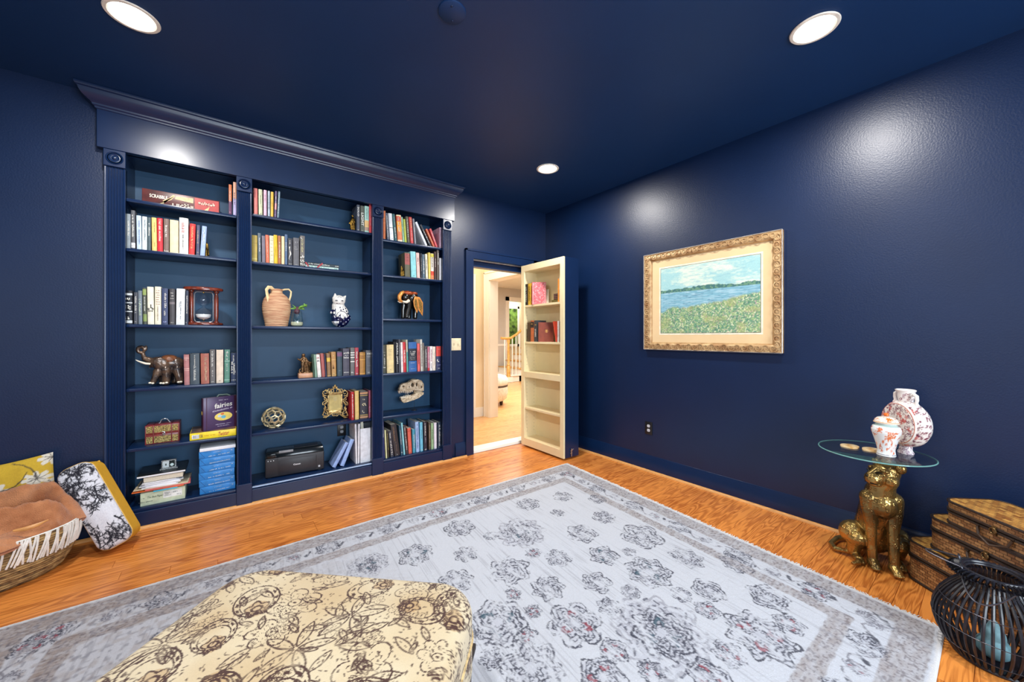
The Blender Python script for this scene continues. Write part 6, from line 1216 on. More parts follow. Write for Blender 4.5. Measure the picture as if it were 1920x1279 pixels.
for rd, sg_ in (([(-1.5, 3.2, .36), (-1.1, 3.21, .39), (-.88, 3.2, .435), (-.78, 3.17, .43), (-.69, 3.08, .34)], .062), ([(-1.5, 2.99, .33), (-1.05, 2.99, .34), (-.86, 3.0, .385), (-.76, 3.03, .385), (-.67, 3.06, .31)], .044), ([(-1.4, 2.88, .29), (-1.02, 2.87, .30), (-.9, 2.86, .27)], .05), ([(-.95, 2.92, .27), (-.8, 2.95, .29), (-.72, 2.98, .28)], .035), ([(-1.2, 3.1, .32), (-.95, 3.1, .33)], .04)):
    hs = np.maximum(hs, ridge(rd, sg_))
hs = hs + (vnoise(GX * 20 + 50, GY * 34 + 50, 61) - .5) * .034 * (RHO < .96) + (vnoise(GX * 120 + 50, GY * 120 + 50, 62) - .5) * .006
ZT = .240 + hs * np.clip((1.02 - RHO) * 9, .06, 1) - .012 * np.clip((RHO - .95) * 20, 0, 1)
TV = np.stack([GX, GY, ZT], -1).reshape(-1, 3); TVb = np.stack([BX + (GX - BX) * .97, BY + (GY - BY) * .97, ZT - .018], -1).reshape(-1, 3); nV = len(TV); GF = gridfaces(nrh, nth, True); ed = np.array([[(nrh - 1) * nth + k, (nrh - 1) * nth + (k + 1) % nth, nV + (nrh - 1) * nth + (k + 1) % nth, nV + (nrh - 1) * nth + k] for k in range(nth)])
me = big_mesh('fur', np.concatenate([TV, TVb]), np.concatenate([GF[:, ::-1], GF + nV, ed]), np.ones((2 * nV, 3)))
obj('fur', me, M('caramel_fur', S(200, 134, 90), .95, var=.25, vs=10, bump=.7, bs=260, sheen=.3, rgb2=S(158, 94, 56)), th_, True, 180)
q = Zm(0, 850, 4.735, 2.93); r = q.r
sat = MB().tube([q(140, 668, -.03), q(250, 650, -.03), q(350, 622, -.02), q(430, 590, -.0)], [r(8), r(18), r(16), r(4)], 10, flat=.5).build('satin_lining', M('tan_satin', S(206, 146, 84), .35), th_)
# ---------------------------------------------------------------- leopard table
LO = Vector((2.755, .388)); fv = Vector((-.87, -.49)); lv = Vector((-.49, .87))
def P3(fw, la, z): p = LO + fv * fw + lv * la; return Vector((p.x, p.y, z))
GZ = .612
t = thing('leopard_table', 'round glass side table carried by a seated brass leopard', 'side table', (LO.x, LO.y, 0)); off = Matrix.Translation((-LO.x, -LO.y, 0))
LB = M('antique_brass_leopard', S(198, 160, 92), .27, .85, var=.5, vs=5, bump=.0, rgb2=S(108, 86, 52))
nt = LB.node_tree; vo = nt.nodes.new('ShaderNodeTexVoronoi'); vo.inputs['Scale'].default_value = 52; tcn = [n for n in nt.nodes if n.type == 'TEX_COORD'][0]; nt.links.new(tcn.outputs['Object'], vo.inputs['Vector'])
rmp = nt.nodes.new('ShaderNodeValToRGB'); rmp.color_ramp.elements[0].position = .18; rmp.color_ramp.elements[0].color = (.3, .3, .3, 1); e1 = rmp.color_ramp.elements[1]; e1.position = .3; e1.color = (1, 1, 1, 1); e2 = rmp.color_ramp.elements.new(.42); e2.color = (.3, .3, .3, 1); nt.links.new(vo.outputs['Distance'], rmp.inputs[0])
bp = nt.nodes.new('ShaderNodeBump'); bp.inputs['Strength'].default_value = .35; bp.inputs['Distance'].default_value = .006; nt.links.new(rmp.outputs[0], bp.inputs['Height']); nt.links.new(bp.outputs[0], nt.nodes['Principled BSDF'].inputs['Normal'])
mb = MB()
mb.limb([P3(-.035, 0, .372), P3(-.06, 0, .31), P3(-.10, 0, .22), P3(-.125, 0, .12)], [.068, .074, .075, .085], 18)
mb.ell(P3(-.012, 0, .345), (.06, .062, .075), 18, 12)
for sg in (1, -1):
    fo = .018 if sg < 0 else -.018
    mb.limb([P3(-.02, sg * .05, .37), P3(-.015, sg * .05, .30)], [.042, .036]); mb.limb([P3(-.015, sg * .05, .30), P3(-.012 + fo * .4, sg * .043, .22), P3(-.006 + fo, sg * .038, .12), P3(.0 + fo, sg * .036, .045)], [.036, .026, .022, .021], 14)
    mb.limb([P3(.004 + fo, sg * .036, .03), P3(.03 + fo, sg * .037, .02)], [.026, .023])
    for k in (-1.5, -.5, .5, 1.5): mb.ell(P3(.048 + fo - abs(k) * .004, sg * .037 + k * .0098, .013), (.0135, .0085, .0105), 10, 7, Matrix.Rotation(math.atan2(fv.y, fv.x), 3, 'Z'))
    mb.limb([P3(-.15, sg * .06, .11), P3(-.10, sg * .088, .135), P3(-.055, sg * .088, .125)], [.07, .066, .046], 16); mb.limb([P3(-.065, sg * .09, .10), P3(-.09, sg * .092, .05), P3(-.075, sg * .088, .02), P3(-.035, sg * .086, .018)], [.036, .032, .023, .021], 14)
    for k in (-1, 0, 1): mb.ell(P3(-.014, sg * .086 + k * .012, .012), (.012, .008, .01), 8, 6)
HC = P3(.012, .0, .512); hd = Vector((-.80, .60, 0)); hl = Vector((-.60, -.80, 0))
H3 = lambda f, l, z: HC + hd * f + hl * l + Vector((0, 0, z))
mb.limb([P3(-.03, 0, .40), P3(-.012, 0, .45), HC - hd * .012 + Vector((0, 0, -.03))], [.064, .054, .05], 18)
mb.ell(HC, (.06, .06, .062), 20, 14).ell(H3(-.01, 0, .014), (.058, .058, .056), 18, 12)
mb.limb([H3(.03, 0, -.012), H3(.062, 0, -.02)], [.042, .034], 16).ell(H3(.066, .016, -.026), .021, 12, 8).ell(H3(.066, -.016, -.026), .021, 12, 8).ell(H3(.05, 0, -.048), (.026, .026, .016), 12, 8)
mb.ell(H3(.03, .032, .026), (.02, .02, .012), 10, 8).ell(H3(.03, -.032, .026), (.02, .02, .012), 10, 8).limb([H3(.04, 0, .024), H3(.078, 0, .0)], [.018, .013]).ell(H3(.01, .045, -.02), (.03, .03, .03), 12, 8).ell(H3(.01, -.045, -.02), (.03, .03, .03), 12, 8)
for sg in (1, -1): mb.ell(H3(-.024, sg * .062, .048), (.022, .022, .026), 14, 10)
tail = [on_z(px, py, .018) for px, py in ((1612, 1000), (1590, 1007), (1569, 1011), (1558, 1020), (1566, 1030), (1585, 1034), (1603, 1039), (1613, 1048), (1609, 1056), (1598, 1058))]
mb.tube(tail, [.022, .018, .015, .0145, .014, .0135, .013, .013, .014, .008], 12).limb([P3(-.17, .02, .05), tail[0]], [.03, .022])
lm = remesh(mb, .0028, 2); lm.transform(off); lo = min(v.co.z for v in lm.vertices)
for v in lm.vertices: v.co.z -= lo
body = obj('leopard', lm, LB, t, True, 180)
dk = M('dark_brass_groove', S(30, 24, 16), .4, .6)
fe = MB()
for sg in (1, -1):
    fe.tube([H3(.064, sg * .016, .012), H3(.06, sg * .028, .019), H3(.05, sg * .042, .016)], [.0022, .0052, .0022], 6)
    fe.tube([H3(.088, sg * .002, -.024), H3(.084, sg * .016, -.042), H3(.066, sg * .036, -.044)], [.003, .0032, .0016], 6)
fe.ell(H3(.091, 0, -.006), (.007, .007, .006), 10, 6); fm = fe.mesh('face_lines'); fm.transform(off @ Matrix.Translation((0, 0, -lo))); obj('face_lines', fm, dk, t)
ei = MB()
for sg in (1, -1): ei.ell(H3(-.008, sg * .064, .054), (.010, .010, .012), 10, 8)
em = ei.mesh('ear_lining'); em.transform(off @ Matrix.Translation((0, 0, -lo))); obj('ear_lining', em, LB, t)
hp = MB().lathe([(.02, .545), (.024, GZ - .004), (.03, GZ)], 20, (HC.x - hd.x * .01, HC.y - hd.y * .01, 0)); hm = hp.mesh('head_mount'); hm.transform(off); obj('head_mount', hm, LB, t)
GC = Vector((2.772, .427)); TG = GLASS('table_glass', (.92, .98, .965), ior=1.45)
gm = MB().lathe([(0, GZ), (.226, GZ), (.2295, GZ + .0015), (.2295, GZ + .0075), (.226, GZ + .009), (0, GZ + .009)], 96, (GC.x, GC.y, 0)).mesh('glass_top'); gm.transform(off); obj('glass_top', gm, TG, t); ge = MB().tube([Vector((GC.x - LO.x + .2295 * math.cos(2 * math.pi * k / 96), GC.y - LO.y + .2295 * math.sin(2 * math.pi * k / 96), GZ + .0045)) for k in range(96)], .0032, 8, closed=True); ge.build('glass_edge', M('green_glass_edge', S(110, 160, 156), .12, var=.1), t)
GT = GZ + .0092
# ginger jar
jc = on_z(1662, 858, GT); jc = Vector((jc.x + .052, jc.y + .008, GT)); t = thing('ginger_jar', 'white lidded ginger jar with orange flowers on the glass table', 'jar', jc)
jp = [(0, 0), (.036, 0), (.038, .004), (.036, .012), (.034, .03), (.04, .06), (.05, .095), (.057, .12), (.058, .135), (.053, .15), (.044, .157), (.041, .16), (.041, .168), (0, .168)]
prof = []
for i in range(len(jp) - 1):
    for k in range(5): a = k / 5; prof.append((jp[i][0] * (1 - a) + jp[i + 1][0] * a, jp[i][1] * (1 - a) + jp[i + 1][1] * a))
prof.append(jp[-1])
jcv = Canvas(0, 0, .36, .26, .0009); rj = random.Random(6)
for _ in range(46):
    x, y = rj.uniform(0, .36), rj.uniform(.016, .15)
    if rj.random() < .5:
        for q_ in range(3): a = rj.uniform(0, 6.28); jcv.seg('o', x, y, x + .012 * math.cos(a), y + .012 * math.sin(a), .0045, .0008)
    else: jcv.polar('o', x, y, .012, lambda r, th: r / .012 - .5 - .35 * np.cos(5 * th), 0)
    a = rj.uniform(0, 6.28); jcv.path('o', [(x + .02 * k / 3 * math.cos(a + .3 * k), y + .02 * k / 3 * math.sin(a + .3 * k)) for k in range(4)], .0009)
for x, y in ((.02, .1), (.2, .06)): jcv.polar('o', x, y, .03, lambda r, th: r / .03 - .6 - .3 * np.cos(7 * th), 0); jcv.polar('w', x, y, .03, lambda r, th: np.abs(r / .03 - .45 - .2 * np.cos(7 * th)), .05)
def jarcol(co):
    th = (np.arctan2(co[:, 1], co[:, 0]) + math.pi) * .057; z = co[:, 2]; c_ = np.tile(np.array(S(238, 240, 240)), (len(co), 1)); c_ = mixc(c_, jcv.sample('o', th, z) * .95, S(222, 110, 46)); c_ = mixc(c_, jcv.sample('w', th, z) * .8, S(246, 226, 200)); c_ = mixc(c_, ((z > .153) & (z < .166)) * 1., S(190, 214, 208)); return mixc(c_, (np.abs(z - .008) < .001) * 1., S(110, 110, 120))
PORC = VC('painted_porcelain', .1, coat=.5, var=.01)
obj('body', colour(MB().lathe(prof, 120).mesh('body'), jarcol), PORC, t)
lp = [(.043, .168), (.049, .169), (.050, .173), (.047, .177), (.044, .186), (.034, .196), (.018, .201), (.011, .203), (.0, .203)]; prof = []
for i in range(len(lp) - 1):
    for k in range(6): a = k / 6; prof.append((lp[i][0] * (1 - a) + lp[i + 1][0] * a, lp[i][1] * (1 - a) + lp[i + 1][1] * a))
prof.append(lp[-1])
def lidcol(co):
    th = (np.arctan2(co[:, 1], co[:, 0]) + math.pi) * .057; r = np.hypot(co[:, 0], co[:, 1]); c_ = np.tile(np.array(S(240, 234, 222)), (len(co), 1)); c_ = mixc(c_, jcv.sample('o', th, .02 + r * 2.2) * (co[:, 2] > .178), S(224, 122, 50)); return mixc(c_, (np.abs(co[:, 2] - .1745) < .0012) * 1., S(210, 150, 90))
obj('lid', colour(MB().lathe(prof, 100).mesh('lid'), lidcol), PORC, t)
MB().ell((0, 0, .211), (.0115, .0115, .010), 16, 10).build('knob', M('orange_glaze', S(222, 104, 34), .12, coat=.5), t)
# moon flask vase behind
fc = on_z(1697, 851, GT); fc = Vector((fc.x + .02, fc.y, GT)); yaw = math.atan2(-.40, .92)
t = thing('moon_flask', 'round white and red moon flask vase with scroll pattern behind the jar', 'vase', fc, math.atan2(.72, -.69) - math.pi / 2)
# local +y looks at the room; disc lies in the local xz plane
mc = Canvas(-.16, -.16, .16, .16, .0009); rm_ = random.Random(15)
for _ in range(420):
    x, y = rm_.uniform(-.15, .15), rm_.uniform(-.15, .15); R = rm_.uniform(.004, .0085); a0 = rm_.uniform(0, 6.28); sg = rm_.choice((-1, 1)); mc.path('s', [(x + R * (1 - .1 * k) * math.cos(a0 + sg * .75 * k), y + R * (1 - .1 * k) * math.sin(a0 + sg * .75 * k)) for k in range(8)], .0015, .001)
for _ in range(26):
    x, y = rm_.uniform(-.13, .13), rm_.uniform(-.13, .13); mc.polar('f', x, y, .016, lambda r, th: r / .016 - .5 - .3 * np.cos(5 * th + 1), 0)
RD_ = .115; ZC = .158
def flaskcol(co):
    x, z = co[:, 0], co[:, 2] - ZC; r = np.hypot(x, z); face = co[:, 1] > .0335; c_ = np.tile(np.array(S(242, 236, 230)), (len(co), 1)); th = np.arctan2(z, x) * .1; u = np.where(face, x, th % .3 - .15); v = np.where(face, z, co[:, 1] * 1.0); s_ = mc.sample('s', u, v); f_ = mc.sample('f', u, v); m = np.where(face, r < RD_ * .88, np.abs(co[:, 1]) < .05).astype(float)
    ink = np.array(S(110, 34, 56)); c_ = mixc(c_, s_ * m, S(120, 40, 70)); c_ = mixc(c_, f_ * m * .85, S(206, 92, 84)); c_ = mixc(c_, (face & (np.abs(r - RD_ * .90) < .0016)) * 1., S(196, 120, 96)); return c_
pf = [(0, .040), (.05, .042), (.095, .042), (.104, .040), (.111, .030)]; full = []
for i in range(len(pf) - 1):
    for k in range(14 if i < 2 else 5): a = k / (14 if i < 2 else 5); full.append((pf[i][0] * (1 - a) + pf[i + 1][0] * a, pf[i][1] * (1 - a) + pf[i + 1][1] * a))
for k in range(17): a = math.pi / 2 - math.pi * k / 16; full.append((.109 + .013 * math.cos(a), .030 * math.sin(a)))
full += [(r_, -y_) for r_, y_ in reversed(full[:-17])]
obj('body', colour(MB().lathe(full, 150, m=Matrix.Translation((0, 0, ZC)) @ Matrix.Rotation(R_(-90), 4, 'X')).mesh('body'), flaskcol), PORC, t)
MB().lathe([(0, 0), (.036, 0), (.037, .006), (.03, .018), (.028, .05)], 40, m=Matrix.Diagonal((1, .8, 1, 1))).build('foot', M('spotted_porcelain', S(240, 236, 234), .12, rgb2=S(150, 120, 140), vs=160), t)
def neckcol(co):
    th = np.arctan2(co[:, 1], co[:, 0]) * .035; c_ = np.tile(np.array(S(242, 236, 232)), (len(co), 1)); return mixc(c_, mc.sample('s', th, co[:, 2] - .3) * ((co[:, 2] > .276) & (co[:, 2] < .322)), S(130, 44, 74))
npf = [(.032, .262 + .0025 * k) for k in range(4)] + [(.029 + .00035 * k, .272 + .0025 * k) for k in range(22)] + [(.040, .330), (.041, .335), (.038, .337), (.034, .334), (.030, .29)]
obj('neck', colour(MB().lathe(npf, 80).mesh('neck'), neckcol), PORC, t)
for sg in (1, -1): MB().tube([(sg * .031, 0, .308), (sg * .05, 0, .318), (sg * .064, 0, .31), (sg * .066, 0, .29), (sg * .062, 0, .274), (sg * .07, 0, .258)], [.008, .0085, .0085, .008, .0075, .009], 10).build('handle', M('white_glaze', S(240, 236, 232), .12, coat=.4), t)
# stone coasters on the glass
for (px, py), label in (((1592, 839), 'pale agate coaster lying alone on the glass table'), ((1634, 846), 'pale agate coaster beside the foot of the ginger jar')):
    p = on_z(px, py, GT); prof = [(math.cos(a) * .042 * (1 + .05 * math.sin(3 * a + px)), math.sin(a) * .042 * (1 + .06 * math.cos(2 * a))) for a in [i * math.pi / 20 for i in range(40)]]
    o = MB().prism(prof, lambda u, v, w_: Vector((u, v, w_)), .009).build('stone_coaster', M('agate_stone', S(236, 214, 170), .25, var=.3, vs=30, rgb2=S(196, 150, 84)), bevel=.0015); o.location = (p.x + .012, p.y, GT); tag(o, label, 'coaster', 'agate coasters')
# ---------------------------------------------------------------- wicker suitcases
def wicker(name, base, dark, scale, rowh):
    m = bpy.data.materials.new(name); m.use_nodes = True; nt = m.node_tree; N = nt.nodes; L = nt.links; b = N['Principled BSDF']; b.inputs['Roughness'].default_value = .42
    at = N.new('ShaderNodeAttribute'); at.attribute_name = 'wuv'; br = N.new('ShaderNodeTexBrick'); br.inputs['Scale'].default_value = scale; br.inputs['Color1'].default_value = (*base, 1); br.inputs['Color2'].default_value = (*dark, 1); br.inputs['Mortar'].default_value = (*[v * .22 for v in dark], 1); br.inputs['Mortar Size'].default_value = .022; br.inputs['Mortar Smooth'].default_value = .6; br.inputs['Brick Width'].default_value = .5; br.inputs['Row Height'].default_value = rowh
    L.new(at.outputs['Vector'], br.inputs['Vector']); L.new(br.outputs['Color'], b.inputs['Base Color']); bp = N.new('ShaderNodeBump'); bp.invert = True; bp.inputs['Strength'].default_value = .9; bp.inputs['Distance'].default_value = .004; L.new(br.outputs['Fac'], bp.inputs['Height']); L.new(bp.outputs[0], b.inputs['Normal']); _mats[name] = m; return m
WS = wicker('woven_cane_side', S(186, 138, 88), S(128, 84, 50), 20, .26); WT = wicker('woven_cane_top', S(222, 164, 80), S(150, 92, 36), 18, .3)
BIND = M('dark_cane_binding', S(44, 32, 26), .4, var=.3, vs=60)
def rrect(L, D, rc, n=10):
    pts = []
    for cx, cy, a0 in ((L - rc, rc, -90), (L - rc, D - rc, 0), (rc, D - rc, 90), (rc, rc, 180)):
        for k in range(n + 1): a = R_(a0 + 90 * k / n); pts.append((cx + rc * math.cos(a), cy + rc * math.sin(a)))
    return pts
def side_mesh(pts, z0, z1, rows=1):
    n = len(pts); vs = []; uv = []; d = 0
    P = pts + [pts[0]]; Ds = [0]
    for i in range(n): d += math.dist(P[i], P[i + 1]); Ds.append(d)
    for z in (z0, z1):
        for i in range(n + 1): vs.append((P[i][0], P[i][1], z)); uv.append((Ds[i], z, 0))
    fs = [(i, i + 1, n + 1 + i + 1, n + 1 + i) for i in range(n)]; me = bpy.data.meshes.new('side'); me.from_pydata(vs, [], fs); at = me.attributes.new('wuv', 'FLOAT_VECTOR', 'POINT'); at.data.foreach_set('vector', np.array(uv, np.float32).ravel()); return me
def suitcase(label, cx, cy, z, L, D, h, lid, u, nn):
    t = thing('wicker_suitcase', label, 'suitcase', (cx, cy, z), math.atan2(u[1], u[0]), 'stacked wicker suitcases'); pts = rrect(L, D, .055)
    for nm, a, b in (('case_body', 0, h - lid - .004), ('lid', h - lid, h)):
        obj(nm, side_mesh(pts, a, b), WS, t, True, 60)
        for zz2 in (a + .006, b - .004): MB().tube([Vector((x, y, zz2)) for x, y in pts], .0062, 6, closed=True).build('binding', BIND, t)
    me = bpy.data.meshes.new('top'); n = len(pts); me.from_pydata([(x, y, h - .001) for x, y in pts], [], [tuple(range(n))]); at = me.attributes.new('wuv', 'FLOAT_VECTOR', 'POINT'); at.data.foreach_set('vector', np.array([(x, y, 0) for x, y in pts], np.float32).ravel()); obj('lid_top', me, WT, t, False)
    MB().prism([(L / 2 + (x - L / 2) * .98, D / 2 + (y - D / 2) * .98) for x, y in pts], lambda a, b, w_: Vector((a, b, w_)), .004).build('bottom', BIND, t)
    hz_ = (h - lid) * .62
    MB().tube([(L * .36, -.004, hz_ + .01), (L * .38, -.012, hz_ - .02), (L * .5, -.022, hz_ - .042), (L * .62, -.012, hz_ - .02), (L * .64, -.004, hz_ + .01)], .0048, 8).build('handle', M('cane_handle', S(70, 50, 36), .45), t)
    for f_ in (.36, .64): MB().tube([(L * f_ - .008, -.003, hz_ + .016), (L * f_ + .008, -.003, hz_ + .016)], .005, 8).build('handle_loop', BIND, t)
    MB().box((L * .5 - .008, -.008, h - lid - .022), (L * .5 + .008, .002, h - lid + .014)).build('clasp', M('bronze_clasp', S(120, 96, 60), .35, .8), t, bevel=.002)
    MB().tube([(L * .5 + .012 * math.cos(a), -.01, h - lid - .004 + .012 * math.sin(a)) for a in [i * .5236 for i in range(12)]], .0026, 6, closed=True).build('clasp_ring', M('bronze_clasp', S(120, 96, 60), .35, .8), t)
    return t
u1 = (-.63, -.777)
suitcase('largest wicker suitcase at the bottom of the stack by the wall', 2.800, .318, 0, .56, .30, .200, .075, u1, None)
suitcase('middle wicker suitcase of the stack by the wall', 2.768, .240, .2005, .50, .28, .155, .06, u1, None)
suitcase('smallest wicker suitcase on top of the stack by the wall', 2.735, .185, .356, .44, .25, .108, .045, (-.68, -.733), None)
# ---------------------------------------------------------------- black rattan lantern with teal pear candle
lc = Vector((2.335, .025, 0)); t = thing('rattan_lantern', 'black rattan rib lantern with wire handles on the wood floor', 'lantern', lc); RAT = M('black_rattan', S(30, 30, 38), .32, var=.3, vs=60)
def lrad(z): f = z / .335; return .098 + .060 * math.sin(min(1, f * 1.18) * math.pi) ** .9 - .03 * f ** 3
nR = 44
for i in range(nR):
    a = 2 * math.pi * i / nR; pts = [Vector((lrad(z) * math.cos(a), lrad(z) * math.sin(a), z)) for z in [.006 + .3 * k / 12 for k in range(13)]]
    pts += [Vector((.118 * math.cos(a), .118 * math.sin(a), .322)), Vector((.098 * math.cos(a), .098 * math.sin(a), .331)), Vector((.082 * math.cos(a), .082 * math.sin(a), .332))]
    MB().tube(pts, .0052, 6).build('rib', RAT, t)
ringp = lambda rr_, z: [Vector((rr_ * math.cos(2 * math.pi * k / 48), rr_ * math.sin(2 * math.pi * k / 48), z)) for k in range(48)]
MB().tube(ringp(.08, .332), .007, 8, closed=True).build('top_ring', RAT, t); MB().tube(ringp(.072, .326), .005, 8, closed=True).build('top_ring', RAT, t); MB().tube(ringp(.104, .008), .008, 8, closed=True).build('base_ring', RAT, t); MB().lathe([(0, .004), (.104, .004), (.104, .012), (0, .012)], 40).build('base_board', RAT, t)
WIRE = M('dark_wire', S(90, 90, 98), .35, .8)
for z in (.05, .13, .21, .285): MB().tube(ringp(lrad(z) + .0052, z), .0014, 5, closed=True).build('binding_wire', WIRE, t)
for (a0, dr) in ((1.9, (-.55, .62)), (-1.0, (-.95, .2))):
    e0 = Vector((.082 * math.cos(2.2), .082 * math.sin(2.2), .338)); 
fv2 = Vector((-.998, -.01, 0)); lt = Vector((-.01, .998, 0))
def wire(e0, e1, mid):
    pts = [e0.lerp(mid, 0)] ; n = 16
    for k in range(1, n): f = k / n; pts.append(e0 * (1 - f) ** 2 + mid * 2 * f * (1 - f) + e1 * f ** 2)
    pts.append(e1); MB().tube(pts, .0026, 6).build('wire_handle', WIRE, t); [MB().tube([e + Vector((.009 * math.cos(a), .004 * math.sin(a), .009 * math.sin(a))) for a in [k * .628 for k in range(10)]], .002, 6, closed=True).build('wire_loop', WIRE, t) for e in (e0, e1)]
wire(lt * .085 + Vector((.02, 0, .345)), -lt * .085 + Vector((-.02, 0, .345)), Vector((-.36, .06, .205)))
wire(lt * .085 + Vector((.03, 0, .345)), lt * .075 + Vector((-.05, .0, .335)), lt * .27 + Vector((-.02, 0, .36)))
cdl = thing('pear_candle', 'teal pear-shaped candle standing inside the black lantern', 'candle', (lc.x - .01, lc.y, .0125))
mb = MB().ell((0, 0, .042), (.05, .047, .042), 24, 16).ell((.002, 0, .082), (.033, .032, .042), 20, 14).limb([(0, 0, .1), (.003, 0, .128)], [.024, .014], 16); pm_ = remesh(mb, .003, 8); lo = min(v.co.z for v in pm_.vertices)
for v in pm_.vertices: v.co.z -= lo
obj('wax', pm_, M('teal_wax', S(116, 160, 172), .5, var=.12, vs=40), cdl, True, 180); MB().tube([(.003, 0, .128), (.004, 0, .14), (.006, 0, .152)], [.006, .0045, .001], 8).build('wick_tip', K((236, 240, 240)), cdl)
# ---------------------------------------------------------------- painting on the right wall
XF = XR - .032
pa = thing('framed_painting', 'framed river landscape print with cream mat and carved gold frame', 'painting', (XR, 1.47, 1.553))
def yz(px, py): p = on_x(px, py, XF); return p.y, p.z
yl, yr, z0, z1 = 2.012, .930, 1.123, 1.983; ol, orr = yz(1220.6, 560)[0], yz(1447.3, 560)[0]; zt_, zb_ = yz(1220.6, 490.3)[1], yz(1220.6, 641.8)[1]
pl_, pr_ = yz(1237, 560)[0], yz(1424, 560)[0]; pt_, pb_ = yz(1237, 504.8)[1], yz(1237, 624.6)[1]; L0 = Vector((XR, 1.47, 1.553))
loc = lambda d, y, z: Vector((-d, y, z)) - Vector((0, 1.47, 1.553))
FRM = M('carved_gold_frame', S(204, 172, 126), .42, .3, var=.25, vs=20, bump=.2, bs=90, rgb2=S(168, 128, 86))
pr = [(0, .002), (0, .030), (.06, .034), (.16, .030), (.3, .034), (.5, .038), (.75, .034), (.9, .026), (1, .018), (1, .002)]   # (fraction of width, depth)
oc4 = [(yl, z1), (yr, z1), (yr, z0), (yl, z0)]; ic4 = [(ol, zt_), (orr, zt_), (orr, zb_), (ol, zb_)]
for k in range(4):
    k2 = (k + 1) % 4; vs = []
    for a in (k, k2):
        for f_, d in pr: vs.append(loc(d, oc4[a][0] * (1 - f_) + ic4[a][0] * f_, oc4[a][1] * (1 - f_) + ic4[a][1] * f_))
    n = len(pr); rail = MB().add(vs, [(i, i + 1, n + i + 1, n + i) for i in range(n - 1)] + [tuple(range(n)), tuple(range(2 * n - 1, n - 1, -1)), (n - 1, 0, n, 2 * n - 1)]).build('frame_rail', FRM, pa, angle=60)
    A = Vector((oc4[k][0] * .52 + ic4[k][0] * .48, oc4[k][1] * .52 + ic4[k][1] * .48)); Bv = Vector((oc4[k2][0] * .52 + ic4[k2][0] * .48, oc4[k2][1] * .52 + ic4[k2][1] * .48)); Ln = (Bv - A).length; d_ = (Bv - A) / Ln; nn_ = Vector((-d_.y, d_.x)); m_ = int(Ln / .046); sc = MB()
    for j in range(m_):
        c0 = A + d_ * Ln * (j + .5) / m_; sg = 1 if j % 2 else -1; pts = []
        for i in range(17): f_ = i / 16; rr_ = .026 * (1 - .8 * f_); an = sg * f_ * 2.4 * math.pi + (0 if sg > 0 else math.pi); pq = c0 + d_ * rr_ * math.cos(an) + nn_ * rr_ * math.sin(an) * sg; pts.append(loc(.0385, pq.x, pq.y))
        sc.tube(pts, [.0042 * (1 - .5 * i / 16) for i in range(17)], 5)
    sc.build('scroll_relief', FRM, rail)
    MB().tube([loc(.033, *oc4[k]), loc(.033, *oc4[k2])], .0035, 6).build('outer_bead', M('silver_gilt_edge', S(190, 184, 178), .35, .7), rail)
MB().box(loc(.012, ol + .004, zb_ - .004), loc(.009, orr - .004, zt_ + .004)).build('mat_board', M('cream_mat', S(226, 196, 150), .8, var=.03, vs=6), pa, smooth=False)
bev = MB()
for a, b in (((pl_ + .016, pt_ + .016), (pr_ - .016, pt_)), ((pl_ + .016, pb_), (pr_ - .016, pb_ - .016)), ((pl_ + .016, pt_), (pl_, pb_)), ((pr_, pt_), (pr_ - .016, pb_))): bev.box(loc(.0128, *a), loc(.0118, *b))
bev.build('inner_mat', K((236, 228, 204), .8), pa, smooth=False)
ln = MB()
for a, b in (((pl_ + .003, pt_ + .003), (pr_ - .003, pt_)), ((pl_ + .003, pb_), (pr_ - .003, pb_ - .003)), ((pl_ + .003, pt_), (pl_, pb_)), ((pr_, pt_), (pr_ - .003, pb_))): ln.box(loc(.0134, *a), loc(.0118, *b))
ln.build('dark_liner', K((92, 84, 60), .6), pa, smooth=False)
# generic impressionist-style landscape: soft sky, far bank, water, flowering meadow
nx, nz = 300, 180; uu, vv = np.meshgrid(np.linspace(0, 1, nx), np.linspace(0, 1, nz)); n_ = lambda a, b, s_: vnoise(uu * a + 7, vv * b + 7, s_)
col = np.empty(uu.shape + (3,)); col[:] = S(160, 204, 206); sw = n_(6, 9, 71) * .5 + n_(22, 40, 72) * .3 + n_(60, 90, 73) * .2; col = mixc(col, np.clip((sw - .42) * 3.4, 0, 1) * .8, S(226, 236, 214)); col = mixc(col, np.clip((n_(14, 50, 74) - .55) * 3, 0, 1) * .5, S(140, 186, 196))
water = (vv < .62).astype(float); wc = np.empty_like(col); wc[:] = S(126, 178, 196); wc = mixc(wc, np.clip((n_(16, 120, 75) - .45) * 3, 0, 1) * .7, S(176, 208, 220)); wc = mixc(wc, np.clip((n_(30, 150, 76) - .62) * 4, 0, 1) * .6, S(78, 124, 150)); col = col * (1 - water[..., None]) + wc * water[..., None]
bank = ((vv > .615) & (vv < .635 + .035 * n_(9, 1, 77) + .03 * n_(40, 1, 78))).astype(float); col = mixc(col, bank, S(66, 112, 112)); col = mixc(col, bank * (n_(60, 60, 79) > .5), S(104, 146, 120))
